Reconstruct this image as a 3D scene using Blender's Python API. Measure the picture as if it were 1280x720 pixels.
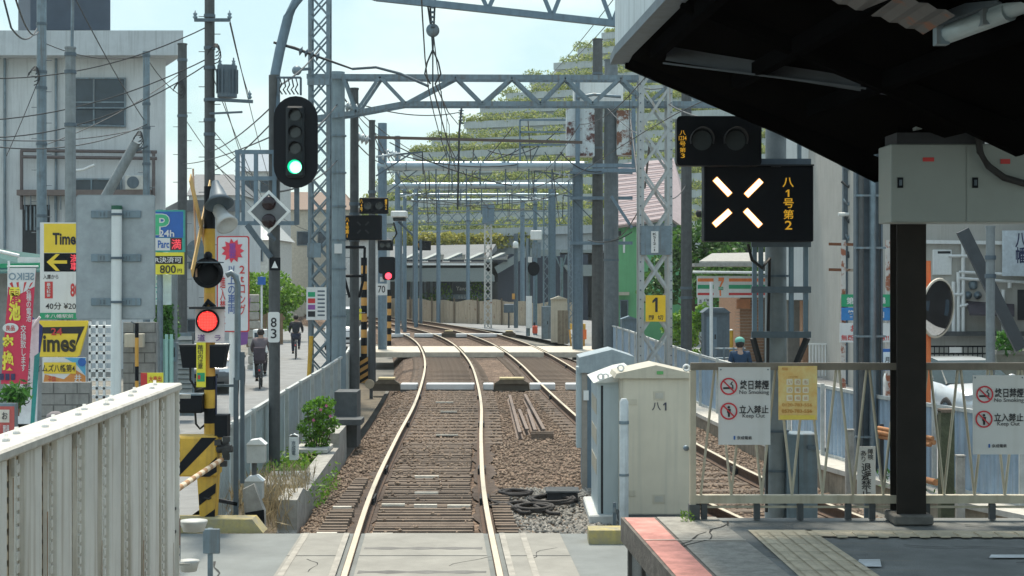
import bpy, math, random
import numpy as np
from mathutils import Vector, Matrix
random.seed(7); rng = np.random.default_rng(7)
PI = math.pi
for o in list(bpy.data.objects): bpy.data.objects.remove(o)
SC = bpy.context.scene
COL = SC.collection

# ------------------------------------------------------------------ camera, sky, sun, exposure
FPX, HOR, CAMZ = 2000.0, 345.0, 2.75          # focal length in photo pixels, horizon row, eye height above rail top
cam = bpy.data.cameras.new('camera'); camo = bpy.data.objects.new('camera', cam); COL.objects.link(camo)
camo.location = (0, 0, CAMZ); camo.rotation_euler = (PI/2, 0, 0)
cam.sensor_width = 36; cam.lens = 36*FPX/1280; cam.shift_y = (HOR-360)/1280
cam.clip_start = .1; cam.clip_end = 3000
SC.camera = camo
SUN_EL, SUN_AZ = math.radians(66), math.radians(-9)      # azimuth clockwise from +Y: high sun ahead through thin cloud
W = bpy.data.worlds.new('World'); SC.world = W; W.use_nodes = True
nt = W.node_tree; nt.nodes.clear()
out = nt.nodes.new('ShaderNodeOutputWorld'); bg = nt.nodes.new('ShaderNodeBackground')
sky = nt.nodes.new('ShaderNodeTexSky'); sky.sky_type = 'NISHITA'; sky.sun_disc = False
sky.sun_elevation = SUN_EL; sky.sun_rotation = SUN_AZ % (2*PI); sky.air_density = 1.0; sky.dust_density = 1.0; sky.ozone_density = 1.0
tc = nt.nodes.new('ShaderNodeTexCoord'); mp = nt.nodes.new('ShaderNodeMapping'); mp.inputs['Scale'].default_value = (1, 1, 2.2)
nz = nt.nodes.new('ShaderNodeTexNoise'); nz.inputs['Scale'].default_value = 3.4; nz.inputs['Detail'].default_value = 6; nz.inputs['Roughness'].default_value = .55
rp = nt.nodes.new('ShaderNodeValToRGB'); rp.color_ramp.elements[0].position = .34; rp.color_ramp.elements[1].position = .62
rp.color_ramp.elements[0].color = (.5, .5, .5, 1); rp.color_ramp.elements[1].color = (.97, .97, .97, 1)
mx = nt.nodes.new('ShaderNodeMixRGB'); 
sxyz = nt.nodes.new('ShaderNodeSeparateXYZ'); mr = nt.nodes.new('ShaderNodeMapRange'); mul = nt.nodes.new('ShaderNodeMath'); mul.operation = 'MULTIPLY'   # cloud thins out towards the zenith
mr.inputs[1].default_value = .15; mr.inputs[2].default_value = .75; mr.inputs[3].default_value = 1; mr.inputs[4].default_value = .72
mr2 = nt.nodes.new('ShaderNodeMapRange'); mr2.inputs[1].default_value = .14; mr2.inputs[2].default_value = .6; cmx = nt.nodes.new('ShaderNodeMixRGB'); cmx.inputs[1].default_value = (3.5, 4.85, 4.75, 1); cmx.inputs[2].default_value = (6.0, 7.4, 8.0, 1)
nzb = nt.nodes.new('ShaderNodeTexNoise'); nzb.inputs['Scale'].default_value = 7; nzb.inputs['Detail'].default_value = 7; nzb.inputs['Roughness'].default_value = .5; rpb = nt.nodes.new('ShaderNodeValToRGB'); rpb.color_ramp.elements[0].position = .42; rpb.color_ramp.elements[1].position = .62; clm = nt.nodes.new('ShaderNodeMixRGB'); clm.inputs[1].default_value = (4.0, 5.5, 5.35, 1); clm.inputs[2].default_value = (5.7, 6.6, 6.3, 1)   # pale teal haze low; unseen sky overhead brightened for more fill light
for a, b in ((tc.outputs['Generated'], mp.inputs[0]), (mp.outputs[0], nz.inputs['Vector']), (nz.outputs['Fac'], rp.inputs[0]),
             (tc.outputs['Generated'], sxyz.inputs[0]), (sxyz.outputs['Z'], mr2.inputs[0]), (mr2.outputs[0], cmx.inputs[0]), (mp.outputs[0], nzb.inputs['Vector']), (nzb.outputs['Fac'], rpb.inputs[0]), (rpb.outputs[0], clm.inputs[0]), (clm.outputs[0], cmx.inputs[1]), (cmx.outputs[0], mx.inputs[2]), (sxyz.outputs['Z'], mr.inputs[0]), (rp.outputs[0], mul.inputs[0]), (mr.outputs[0], mul.inputs[1]), (mul.outputs[0], mx.inputs[0]), (sky.outputs[0], mx.inputs[1]), (mx.outputs[0], bg.inputs[0]), (bg.outputs[0], out.inputs[0])):
    nt.links.new(a, b)
bg.inputs[1].default_value = .118
sun = bpy.data.lights.new('sun', 'SUN'); sun.energy = 3.5; sun.angle = math.radians(9); sun.color = (1, .91, .76)
suno = bpy.data.objects.new('sun', sun); COL.objects.link(suno)
sd = Vector((math.sin(SUN_AZ)*math.cos(SUN_EL), math.cos(SUN_AZ)*math.cos(SUN_EL), math.sin(SUN_EL)))
suno.rotation_euler = sd.to_track_quat('Z', 'Y').to_euler(); suno.location = (0, 0, 60)
vs = SC.view_settings; vs.view_transform = 'Standard'; vs.look = 'None'; vs.exposure = .55; vs.gamma = 1; vs.use_curve_mapping = False

# ------------------------------------------------------------------ helpers
def P(px, py, Y):                              # photo pixel at distance Y -> point
    return Vector(((px-640)*Y/FPX, Y, CAMZ+(HOR-py)*Y/FPX))
def PX(px, Y): return (px-640)*Y/FPX
def PZ(py, Y): return CAMZ+(HOR-py)*Y/FPX
MATS = {}
def mat(name, col, rough=.7, metal=0, var=.18, scale=6, bump=0, streak=0, bscale=None, dirt=None, emit=0, coat=0, col2=None, spec=None):
    if name in MATS: return MATS[name]
    m = bpy.data.materials.new(name); m.use_nodes = True; n = m.node_tree; b = n.nodes['Principled BSDF']; L = n.links
    b.inputs['Roughness'].default_value = rough; b.inputs['Metallic'].default_value = metal
    if spec is not None: b.inputs['Specular IOR Level'].default_value = spec
    t = n.nodes.new('ShaderNodeTexCoord'); co = t.outputs['Object']
    mapn = n.nodes.new('ShaderNodeMapping'); L.new(co, mapn.inputs[0])
    no = n.nodes.new('ShaderNodeTexNoise'); no.inputs['Scale'].default_value = scale; no.inputs['Detail'].default_value = 7; no.inputs['Roughness'].default_value = .65
    L.new(mapn.outputs[0], no.inputs['Vector'])
    r = n.nodes.new('ShaderNodeValToRGB'); r.color_ramp.elements[0].position = .32; r.color_ramp.elements[1].position = .7
    c2 = col2 or tuple(min(1, c*(1+var*.7)) for c in col)
    r.color_ramp.elements[0].color = tuple(c*(1-var) for c in col)+(1,) if not col2 else tuple(col)+(1,)
    r.color_ramp.elements[1].color = tuple(c2)+(1,)
    L.new(no.outputs['Fac'], r.inputs[0]); last = r.outputs[0]
    if streak:
        ms = n.nodes.new('ShaderNodeMapping'); ms.inputs['Scale'].default_value = (14, 14, .7); L.new(co, ms.inputs[0])
        n2 = n.nodes.new('ShaderNodeTexNoise'); n2.inputs['Scale'].default_value = 1.0; n2.inputs['Detail'].default_value = 6; L.new(ms.outputs[0], n2.inputs['Vector'])
        r2 = n.nodes.new('ShaderNodeValToRGB'); r2.color_ramp.elements[0].position = .5; r2.color_ramp.elements[1].position = .72
        r2.color_ramp.elements[0].color = (0, 0, 0, 1); r2.color_ramp.elements[1].color = (streak,)*3+(1,)
        L.new(n2.outputs['Fac'], r2.inputs[0])
        mm = n.nodes.new('ShaderNodeMixRGB'); L.new(r2.outputs[0], mm.inputs[0]); L.new(last, mm.inputs[1])
        mm.inputs[2].default_value = tuple(dirt or tuple(c*.45 for c in col))+(1,); last = mm.outputs[0]
    L.new(last, b.inputs['Base Color'])
    if bump:
        nb = n.nodes.new('ShaderNodeTexNoise'); nb.inputs['Scale'].default_value = bscale or scale*4; nb.inputs['Detail'].default_value = 5; L.new(co, nb.inputs['Vector'])
        bp = n.nodes.new('ShaderNodeBump'); bp.inputs['Strength'].default_value = bump; bp.inputs['Distance'].default_value = .02
        L.new(nb.outputs['Fac'], bp.inputs['Height']); L.new(bp.outputs[0], b.inputs['Normal'])
    if coat: b.inputs['Coat Weight'].default_value = coat
    if emit:
        b.inputs['Emission Color'].default_value = tuple(col)+(1,); b.inputs['Emission Strength'].default_value = emit
    MATS[name] = m; return m
def rustmat(name, col, amount=.55, rust=(.16, .055, .02), scale=3.5, rough=.6):
    if name in MATS: return MATS[name]
    m = mat(name, col, rough, var=.12, scale=5, streak=.5, dirt=tuple(c*.6 for c in col)); n = m.node_tree; L = n.links; b = n.nodes['Principled BSDF']
    src = b.inputs['Base Color'].links[0].from_socket
    t = n.nodes.new('ShaderNodeTexCoord'); no = n.nodes.new('ShaderNodeTexNoise'); no.inputs['Scale'].default_value = scale; no.inputs['Detail'].default_value = 9; no.inputs['Roughness'].default_value = .7
    L.new(t.outputs['Object'], no.inputs['Vector']); r = n.nodes.new('ShaderNodeValToRGB')
    r.color_ramp.elements[0].position = amount; r.color_ramp.elements[1].position = amount+.05; L.new(no.outputs['Fac'], r.inputs[0])
    mm = n.nodes.new('ShaderNodeMixRGB'); L.new(r.outputs[0], mm.inputs[0]); L.new(src, mm.inputs[1]); mm.inputs[2].default_value = rust+(1,); L.new(mm.outputs[0], b.inputs['Base Color'])
    return m
def leafmat(name, c1, c2):
    if name in MATS: return MATS[name]
    m = bpy.data.materials.new(name); m.use_nodes = True; n = m.node_tree; b = n.nodes['Principled BSDF']; L = n.links
    g = n.nodes.new('ShaderNodeNewGeometry'); r = n.nodes.new('ShaderNodeValToRGB')
    r.color_ramp.elements[0].color = tuple(c1)+(1,); r.color_ramp.elements[1].color = tuple(c2)+(1,)
    L.new(g.outputs['Random Per Island'], r.inputs[0]); L.new(r.outputs[0], b.inputs['Base Color']); b.inputs['Roughness'].default_value = .55
    tr = n.nodes.new('ShaderNodeBsdfTranslucent'); L.new(r.outputs[0], tr.inputs[0]); ms = n.nodes.new('ShaderNodeMixShader'); ms.inputs[0].default_value = .35
    L.new(b.outputs[0], ms.inputs[1]); L.new(tr.outputs[0], ms.inputs[2]); L.new(ms.outputs[0], n.nodes['Material Output'].inputs[0])
    MATS[name] = m; return m
def glassmat(name, col=(.05, .07, .09), rough=.08):
    m = mat(name, col, rough, 0, var=.25, scale=1.5); m.node_tree.nodes['Principled BSDF'].inputs['Specular IOR Level'].default_value = .35; return m

class MB:
    def __init__(s): s.v = []; s.f = []; s.sm = []
    def add(s, vs, fs, smooth=False):
        k = len(s.v); s.v += [tuple(v) for v in vs]
        for f in fs: s.f.append(tuple(i+k for i in f)); s.sm.append(smooth)
        return s
    def box(s, x0, y0, z0, x1, y1, z1, M=None, bev=0):
        if x0 > x1: x0, x1 = x1, x0
        if y0 > y1: y0, y1 = y1, y0
        if z0 > z1: z0, z1 = z1, z0
        if bev:
            b = min(bev, (x1-x0)*.45, (y1-y0)*.45, (z1-z0)*.45)
            vs = []; idx = {}
            for ix, (x, sx) in enumerate(((x0, 1), (x1, -1))):
                for iy, (y, sy) in enumerate(((y0, 1), (y1, -1))):
                    for iz, (z, sz) in enumerate(((z0, 1), (z1, -1))):
                        for a, p in enumerate(((x, y+sy*b, z+sz*b), (x+sx*b, y, z+sz*b), (x+sx*b, y+sy*b, z))):
                            idx[ix, iy, iz, a] = len(vs); vs.append(Vector(p))
            I = idx; fs = []
            for i in (0, 1):
                q = [I[i, 0, 0, 0], I[i, 1, 0, 0], I[i, 1, 1, 0], I[i, 0, 1, 0]]; fs.append(q if i else q[::-1])
                q = [I[0, i, 0, 1], I[1, i, 0, 1], I[1, i, 1, 1], I[0, i, 1, 1]]; fs.append(q[::-1] if i else q)
                q = [I[0, 0, i, 2], I[1, 0, i, 2], I[1, 1, i, 2], I[0, 1, i, 2]]; fs.append(q if i else q[::-1])
            for i in (0, 1):
                for j in (0, 1):
                    fs.append([I[i, j, 0, 0], I[i, j, 1, 0], I[i, j, 1, 1], I[i, j, 0, 1]])
                    fs.append([I[i, 0, j, 0], I[i, 1, j, 0], I[i, 1, j, 2], I[i, 0, j, 2]])
                    fs.append([I[0, i, j, 1], I[1, i, j, 1], I[1, i, j, 2], I[0, i, j, 2]])
            for i in (0, 1):
                for j in (0, 1):
                    for k in (0, 1): fs.append([I[i, j, k, 0], I[i, j, k, 1], I[i, j, k, 2]])
        else:
            vs = [Vector(p) for p in ((x0, y0, z0), (x1, y0, z0), (x1, y1, z0), (x0, y1, z0), (x0, y0, z1), (x1, y0, z1), (x1, y1, z1), (x0, y1, z1))]
            fs = [(0, 3, 2, 1), (4, 5, 6, 7), (0, 1, 5, 4), (1, 2, 6, 5), (2, 3, 7, 6), (3, 0, 4, 7)]
        if M is not None: vs = [M @ v for v in vs]
        return s.add(vs, fs)
    def tube(s, pts, r, n=8, cap=True, smooth=True):
        pts = [Vector(p) for p in pts]; rs = r if isinstance(r, (list, tuple)) else [r]*len(pts)
        rings = []
        for i, p in enumerate(pts):
            d = (pts[min(i+1, len(pts)-1)]-pts[max(i-1, 0)])
            if d.length < 1e-9: d = Vector((0, 0, 1))
            d.normalize(); up = Vector((0, 0, 1)) if abs(d.z) < .9 else Vector((0, 1, 0))
            a = d.cross(up).normalized(); b = a.cross(d).normalized()
            rings.append([p+rs[i]*(math.cos(2*PI*k/n+PI/n)*a+math.sin(2*PI*k/n+PI/n)*b) for k in range(n)])
        vs = [v for g in rings for v in g]; fs = []
        for i in range(len(pts)-1):
            for k in range(n): fs.append((i*n+k, i*n+(k+1) % n, (i+1)*n+(k+1) % n, (i+1)*n+k))
        s.add(vs, fs, smooth)
        if cap: s.add(rings[0], [tuple(range(n))[::-1]]); s.add(rings[-1], [tuple(range(n))])
        return s
    def bar(s, p, q, w, h=None):               # square bar between two points
        p, q = Vector(p), Vector(q); h = h or w; d = (q-p).normalized(); up = Vector((0, 0, 1)) if abs(d.z) < .95 else Vector((0, 1, 0))
        a = d.cross(up).normalized()*w/2; b = a.normalized().cross(d).normalized()*h/2
        vs = [p-a-b, p+a-b, p+a+b, p-a+b, q-a-b, q+a-b, q+a+b, q-a+b]
        return s.add(vs, [(0, 3, 2, 1), (4, 5, 6, 7), (0, 1, 5, 4), (1, 2, 6, 5), (2, 3, 7, 6), (3, 0, 4, 7)])
    def prism(s, poly, vec):                   # closed polygon (3d points) extruded by vec
        poly = [Vector(p) for p in poly]; vec = Vector(vec); n = len(poly)
        return s.add(poly+[p+vec for p in poly], [tuple(range(n))[::-1], tuple(range(n, 2*n))]+[(i, (i+1) % n, n+(i+1) % n, n+i) for i in range(n)])
    def disc(s, c, r, axis=(0, -1, 0), t=.01, n=20, rz=None):
        c = Vector(c); ax = Vector(axis).normalized(); up = Vector((0, 0, 1)) if abs(ax.z) < .9 else Vector((1, 0, 0))
        a = ax.cross(up).normalized(); b = a.cross(ax).normalized(); rz = rz or r
        return s.prism([c+r*math.cos(2*PI*k/n)*a+rz*math.sin(2*PI*k/n)*b for k in range(n)], ax*t)
    def lathe(s, c, axis, prof, n=16, smooth=True):   # prof: (distance along axis, radius)
        c = Vector(c); ax = Vector(axis).normalized(); up = Vector((0, 0, 1)) if abs(ax.z) < .9 else Vector((1, 0, 0))
        a = ax.cross(up).normalized(); b = a.cross(ax).normalized()
        vs = [c+ax*h+r*(math.cos(2*PI*k/n)*a+math.sin(2*PI*k/n)*b) for h, r in prof for k in range(n)]
        fs = [(i*n+k, i*n+(k+1) % n, (i+1)*n+(k+1) % n, (i+1)*n+k) for i in range(len(prof)-1) for k in range(n)]
        return s.add(vs, fs, smooth)
    def ball(s, c, r, n=10, m=7):
        c = Vector(c); r = r if isinstance(r, (tuple, list)) else (r, r, r)
        return s.add([c+Vector((r[0]*math.sin(PI*i/m)*math.cos(2*PI*k/n), r[1]*math.sin(PI*i/m)*math.sin(2*PI*k/n), r[2]*math.cos(PI*i/m))) for i in range(m+1) for k in range(n)],
                     [(i*n+k, (i+1)*n+k, (i+1)*n+(k+1) % n, i*n+(k+1) % n) for i in range(m) for k in range(n)], True)
    def build(s, name, m, parent=None, world=True):
        me = bpy.data.meshes.new(name); vs = s.v
        if parent is not None and world:
            off = wloc(parent); vs = [(x-off[0], y-off[1], z-off[2]) for x, y, z in vs]
        me.from_pydata(vs, [], s.f); me.polygons.foreach_set('use_smooth', s.sm); me.update()
        return link(name, me, m, parent)
def wloc(o):
    l = Vector((0, 0, 0))
    while o is not None: l += o.location; o = o.parent
    return l
def link(name, me, m, parent=None):
    o = bpy.data.objects.new(name, me); COL.objects.link(o)
    if m is not None: me.materials.append(m)
    if parent is not None: o.parent = parent
    return o
def tag(o, label, cat, group=None, kind=None):
    o['label'] = label; o['category'] = cat
    if group: o['group'] = group
    if kind: o['kind'] = kind
    return o
def thing(name, label, cat, loc=(0, 0, 0), group=None):
    o = bpy.data.objects.new(name, None); COL.objects.link(o); o.location = loc; o.empty_display_size = .2
    return tag(o, label, cat, group)
def struct(name, mb, m):
    o = mb.build(name, m); o['kind'] = 'structure'; return o
def copytree(o, parent=None):
    c = o.copy(); COL.objects.link(c); c.parent = parent
    for ch in list(o.children): copytree(ch, c)
    return c
def npmesh(name, V, F, m, parent=None, smooth=False):      # V (n,3), F (k,4) or (k,3) numpy
    me = bpy.data.meshes.new(name); k = F.shape[1]
    me.vertices.add(len(V)); me.vertices.foreach_set('co', V.astype(np.float32).ravel())
    me.loops.add(F.size); me.loops.foreach_set('vertex_index', F.astype(np.int32).ravel())
    me.polygons.add(len(F)); me.polygons.foreach_set('loop_start', np.arange(0, F.size, k, dtype=np.int32)); me.polygons.foreach_set('loop_total', np.full(len(F), k, dtype=np.int32))
    me.update(calc_edges=True); me.validate()
    return link(name, me, m, parent)
def leaves(C, size, aspect=.6, droop=.3):       # C (n,3) centres -> folded leaf quads
    n = len(C); d = rng.normal(size=(n, 3)); d[:, 2] -= droop; d /= np.linalg.norm(d, axis=1)[:, None]
    e = rng.normal(size=(n, 3)); e -= (e*d).sum(1)[:, None]*d; e /= np.linalg.norm(e, axis=1)[:, None]
    s = size*(.6+.8*rng.random(n))[:, None]
    V = np.stack([C-d*s*.5, C+e*s*aspect*.5, C+d*s*.5, C-e*s*aspect*.5], 1).reshape(-1, 3)
    return V, np.arange(4*n).reshape(n, 4)
def clump_points(clumps, n):                    # clumps: (x,y,z,rx,ry,rz); leaves mostly near clump surfaces
    cl = np.array(clumps); w = (cl[:, 3]*cl[:, 4]*cl[:, 5])**.67; pick = rng.choice(len(cl), n, p=w/w.sum())
    u = rng.normal(size=(n, 3)); u /= np.linalg.norm(u, axis=1)[:, None]
    return cl[pick, :3]+u*cl[pick, 3:]*(.55+.5*rng.random(n)**.6)[:, None]
TEXTC = {}
def textmesh(s, bold):
    key = (s, bold)
    if key in TEXTC: return TEXTC[key]
    c = bpy.data.curves.new('lettering', 'FONT'); c.body = s; c.align_x = 'CENTER'; c.fill_mode = 'FRONT'; c.space_line = .92; c.offset = bold; c.resolution_u = 3
    o = bpy.data.objects.new('lettering', c); COL.objects.link(o)
    dg = bpy.context.evaluated_depsgraph_get(); me = bpy.data.meshes.new_from_object(o.evaluated_get(dg))
    bpy.data.objects.remove(o)
    v = np.zeros(len(me.vertices)*3); me.vertices.foreach_get('co', v); v = v.reshape(-1, 3); fs = [tuple(p.vertices) for p in me.polygons]
    bpy.data.meshes.remove(me); TEXTC[key] = (v, fs); return v, fs
def lettering(parent, s, x0, z0, x1, z1, y, m, bold=.012, mirror=False, name='lettering', M=None):
    """flat lettering filling the world rectangle x0..x1, z0..z1 on the plane Y=y (faces the camera side)"""
    v, fs = textmesh(s, bold)
    if not len(v): return None
    a, b = v.min(0), v.max(0); q = np.zeros_like(v)
    u = (v[:, 0]-a[0])/max(1e-6, b[0]-a[0]); q[:, 0] = x0+(1-u if mirror else u)*(x1-x0); q[:, 1] = y
    q[:, 2] = z0+(v[:, 1]-a[1])/max(1e-6, b[1]-a[1])*(z1-z0)
    pts = [Vector(p) for p in q]
    if M is not None: pts = [M @ p for p in pts]
    mb = MB(); mb.add(pts, [f[::-1] for f in fs] if mirror else fs); return mb.build(name, m, parent)
class Face:                                     # flat items on a camera-facing board, measured on the photo at distance Y
    def __init__(s, t, Y): s.t = t; s.Y = Y
    def rect(s, name, x0, y0, x1, y1, m, layer=0, th=.02, bev=0):
        y = s.Y-.004*layer
        mb = MB().box(PX(x0, s.Y), y-.0, PZ(y1, s.Y), PX(x1, s.Y), y+th, PZ(y0, s.Y), bev=bev); return mb.build(name, m, s.t)
    def flat(s, name, pts, m, layer=1, th=.003):
        y = s.Y-.004*layer
        return MB().prism([(PX(a, s.Y), y, PZ(b, s.Y)) for a, b in pts], (0, th, 0)).build(name, m, s.t)
    def txt(s, st, x0, y0, x1, y1, m, layer=1, bold=.012, mirror=False):
        return lettering(s.t, st, PX(x0, s.Y), PZ(y1, s.Y), PX(x1, s.Y), PZ(y0, s.Y), s.Y-.004*layer-.001, m, bold, mirror)
def one(f, x0, y0, x1, y1, m, layer=1):
    w, h = x1-x0, y1-y0; return f.flat('digit', [(x0, y0+.22*h), (x0+.6*w, y0), (x1, y0), (x1, y1), (x0+.55*w, y1), (x0+.55*w, y0+.24*h), (x0, y0+.40*h)], m, layer)
def skin(name, V, E, R, m, parent=None, sub=2):
    me = bpy.data.meshes.new(name); me.from_pydata(V, E, []); o = bpy.data.objects.new(name, me); COL.objects.link(o)
    md = o.modifiers.new('s', 'SKIN'); md.use_smooth_shade = True
    for i, r in enumerate(R): me.skin_vertices[0].data[i].radius = (r, r) if not isinstance(r, tuple) else r
    me.skin_vertices[0].data[0].use_root = True
    sb = o.modifiers.new('u', 'SUBSURF'); sb.levels = sub; sb.render_levels = sub
    dg = bpy.context.evaluated_depsgraph_get(); nm = bpy.data.meshes.new_from_object(o.evaluated_get(dg)); bpy.data.objects.remove(o)
    nm.name = name; nm.materials.clear(); r = link(name, nm, m, parent); return r

# ------------------------------------------------------------------ materials
galv = mat('galvanised steel', (.175, .235, .275), .5, .3, var=.25, scale=5, streak=.6, dirt=(.13, .10, .08))
galvd = mat('dull painted steel', (.10, .135, .165), .55, .2, var=.18, scale=9, streak=.3)
steelblue = mat('blue grey painted steel', (.145, .21, .265), .5, .2, var=.15, scale=8, streak=.3)
conc = mat('pole concrete', (.23, .26, .27), .85, var=.18, scale=7, bump=.15, streak=.45)
concd = mat('dark weathered pole', (.085, .092, .095), .8, var=.25, scale=6, bump=.15, streak=.4)
concrete = mat('kerb concrete', (.36, .35, .32), .9, var=.3, scale=5, bump=.4, streak=.4, dirt=(.12, .11, .09))
black = mat('black enamel', (.004, .006, .010), .55, var=.2, scale=10, spec=.2)
rubber = mat('black rubber', (.02, .02, .02), .7)
dark = mat('dark grey paint', (.03, .033, .038), .6, spec=.3)
white = mat('white paint', (.74, .76, .75), .5, var=.08, streak=.3, dirt=(.45, .44, .4))
signwhite = mat('white sign face', (.68, .69, .68), .45, var=.07, scale=2.5, streak=.25, dirt=(.5, .49, .45))
red = mat('red paint', (.55, .04, .04), .5, var=.1)
yellow = mat('yellow paint', (.60, .36, .04), .55, var=.2, streak=.5, dirt=(.25, .15, .04))
sulphur = mat('lemon yellow sign', (.78, .70, .05), .5, var=.06)
blue = mat('blue paint', (.02, .12, .42), .45, var=.1)
green = mat('green paint', (.02, .32, .15), .5, var=.1)
ink = mat('black ink', (.02, .02, .025), .6)
amber = mat('amber lettering', (.85, .45, .03), .5, emit=.25)
beige = mat('beige sheet steel', (.50, .465, .375), .5, .1, var=.10, scale=3, streak=.6, dirt=(.33, .31, .25))
rusty = rustmat('rusty painted steel', (.62, .64, .64), .56)
wire = mat('wire', (.03, .035, .04), .6)
lens = mat('dark lens', (.03, .035, .04), .12, var=.1)
# ------------------------------------------------------------------ track alignment
def curve(pts):
    a = np.array(pts, float); ys, xs = a[:, 0], a[:, 1]; m = np.gradient(xs, ys)
    def f(y):
        y = min(max(y, ys[0]), ys[-1]); i = min(int(np.searchsorted(ys, y, 'right')-1), len(ys)-2); h = ys[i+1]-ys[i]; t = (y-ys[i])/h
        return float((2*t**3-3*t*t+1)*xs[i]+(t**3-2*t*t+t)*h*m[i]+(-2*t**3+3*t*t)*xs[i+1]+(t**3-t*t)*h*m[i+1])
    return f
Lc = curve([(3, -.30), (10, -.6), (15, -.84), (20, -1.06), (27, -1.24), (34, -1.37), (41, -1.60), (50, -2.0), (60, -2.68), (66, -3.2), (72.5, -3.95), (80, -5.1), (91, -7.4), (110, -12.7), (130, -19), (150, -26)])
Rc = curve([(3, 7.2), (10, 5.2), (14, 4.15), (18, 3.35), (21.6, 2.75), (25.8, 2.35), (31.6, 1.98), (41, 1.45), (50, 1.0), (60, .34), (66, -.18), (72.5, -.95), (80, -2.05), (91, -4.35), (110, -9.5), (130, -15.7), (150, -22.5)])
def yrange(a, b, s): n = max(1, int(round((b-a)/s))); return [a+(b-a)*i/n for i in range(n+1)]
def strip(mb, ys, xl, xr, z, zr=None):          # ribbon between two lateral functions
    vs = []
    for y in ys: vs += [(xl(y), y, z), (xr(y), y, z if zr is None else zr)]
    mb.add(vs, [(2*i, 2*i+1, 2*i+3, 2*i+2) for i in range(len(ys)-1)]); return mb

# ------------------------------------------------------------------ ground, streets, ballast
earth = mat('bare ground', (.20, .19, .165), .95, var=.3, scale=.6, bump=.3)
asph = mat('asphalt', (.24, .245, .245), .9, var=.2, scale=1.6, bump=.35, bscale=90, streak=0)
asphold = mat('crossing asphalt', (.19, .205, .20), .85, var=.2, scale=1.3, bump=.3, bscale=70)
struct('ground', MB().add([(-900, -50, -.62), (900, -50, -.62), (900, 1500, -.62), (-900, 1500, -.62)], [(0, 1, 2, 3)]), earth)
def sz(y): t = min(1, max(0, (y-17.6)/9)); return -.035-.465*t*t*(3-2*t)
mb = MB(); ys = yrange(17.3, 34, 1)+yrange(36, 150, 4); vs = []
for y in ys: vs += [(Lc(y)-2.75, y, sz(y)), (Lc(y)-(7.7 if y > 45 else 9), y, sz(y))]
mb.add(vs, [(2*i, 2*i+2, 2*i+3, 2*i+1) for i in range(len(ys)-1)]); struct('street', mb, asph)
struct('road', MB().add([(-40, 11.6, -.035), (40, 11.6, -.035), (40, 17.3, -.035), (-40, 17.3, -.035)], [(0, 1, 2, 3)]), asphold)
mb = MB(); vs = []
for y in ys: vs += [(Rc(y)+3.6+max(0, (30-y)*.07), y, -.41), (Rc(y)+16, y, -.41)]
mb.add(vs, [(2*i, 2*i+1, 2*i+3, 2*i+2) for i in range(len(ys)-1)]); struct('side_street', mb, asph)
mb = MB(); mk = MB()
for y0 in (24, 30, 36, 44, 52, 62): mk.add([(Lc(y0)-4.35, y0, sz(y0)+.004), (Lc(y0)-4.2, y0, sz(y0)+.004), (Lc(y0+4)-4.2, y0+4, sz(y0+4)+.004), (Lc(y0+4)-4.35, y0+4, sz(y0+4)+.004)], [(3, 2, 1, 0)])
struct('painted_road_line', mk, mat('road paint', (.6, .6, .57), .8, var=.25, scale=9))
# ballast: stone-coloured cells with real relief, plus loose stones on top
bal = bpy.data.materials.new('ballast'); bal.use_nodes = True; n = bal.node_tree; b = n.nodes['Principled BSDF']; b.inputs['Roughness'].default_value = .95
t = n.nodes.new('ShaderNodeTexCoord'); v = n.nodes.new('ShaderNodeTexVoronoi'); v.inputs['Scale'].default_value = 17; n.links.new(t.outputs['Object'], v.inputs['Vector'])
r = n.nodes.new('ShaderNodeValToRGB'); cr = r.color_ramp
cr.elements[0].color = (.075, .05, .036, 1); cr.elements[1].color = (.31, .23, .17, 1); e = cr.elements.new(.5); e.color = (.16, .112, .082, 1)
sx = n.nodes.new('ShaderNodeSeparateColor'); n.links.new(v.outputs['Color'], sx.inputs[0]); n.links.new(sx.outputs[0], r.inputs[0])
n2 = n.nodes.new('ShaderNodeTexNoise'); n2.inputs['Scale'].default_value = 1.1; n2.inputs['Detail'].default_value = 5; n.links.new(t.outputs['Object'], n2.inputs['Vector'])
mm = n.nodes.new('ShaderNodeMixRGB'); mm.blend_type = 'MULTIPLY'; mm.inputs[0].default_value = .7; n.links.new(r.outputs[0], mm.inputs[1])
r3 = n.nodes.new('ShaderNodeValToRGB'); r3.color_ramp.elements[0].position = .3; r3.color_ramp.elements[0].color = (.55, .5, .46, 1); r3.color_ramp.elements[1].position = .7; r3.color_ramp.elements[1].color = (1.2, 1.15, 1.1, 1)
n.links.new(n2.outputs['Fac'], r3.inputs[0]); n.links.new(r3.outputs[0], mm.inputs[2]); n.links.new(mm.outputs[0], b.inputs['Base Color'])
bp = n.nodes.new('ShaderNodeBump'); bp.inputs['Strength'].default_value = 1; bp.inputs['Distance'].default_value = .05; bp.invert = True
n.links.new(v.outputs['Distance'], bp.inputs['Height']); n.links.new(bp.outputs[0], b.inputs['Normal'])
ys2 = yrange(17.2, 60, .8)+yrange(62, 150, 3)
wr = lambda y: 1.9 if y > 20 else 1.9
mb = MB(); k = []
for y in ys2:
    k += [(Lc(y)-1.75, y, -.6), (Lc(y)-1.42, y, -.26), (Lc(y)-1.0, y, -.165), ((Lc(y)+Rc(y))/2, y, -.2), (Rc(y)+1.1, y, -.165), (Rc(y)+1.6, y, -.3), (Rc(y)+2.3, y, -.56)]
mb.add(k, [(7*i+j, 7*i+j+1, 7*i+7+j+1, 7*i+7+j) for i in range(len(ys2)-1) for j in range(6)]); struct('ballast_bed', mb, bal)
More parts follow.
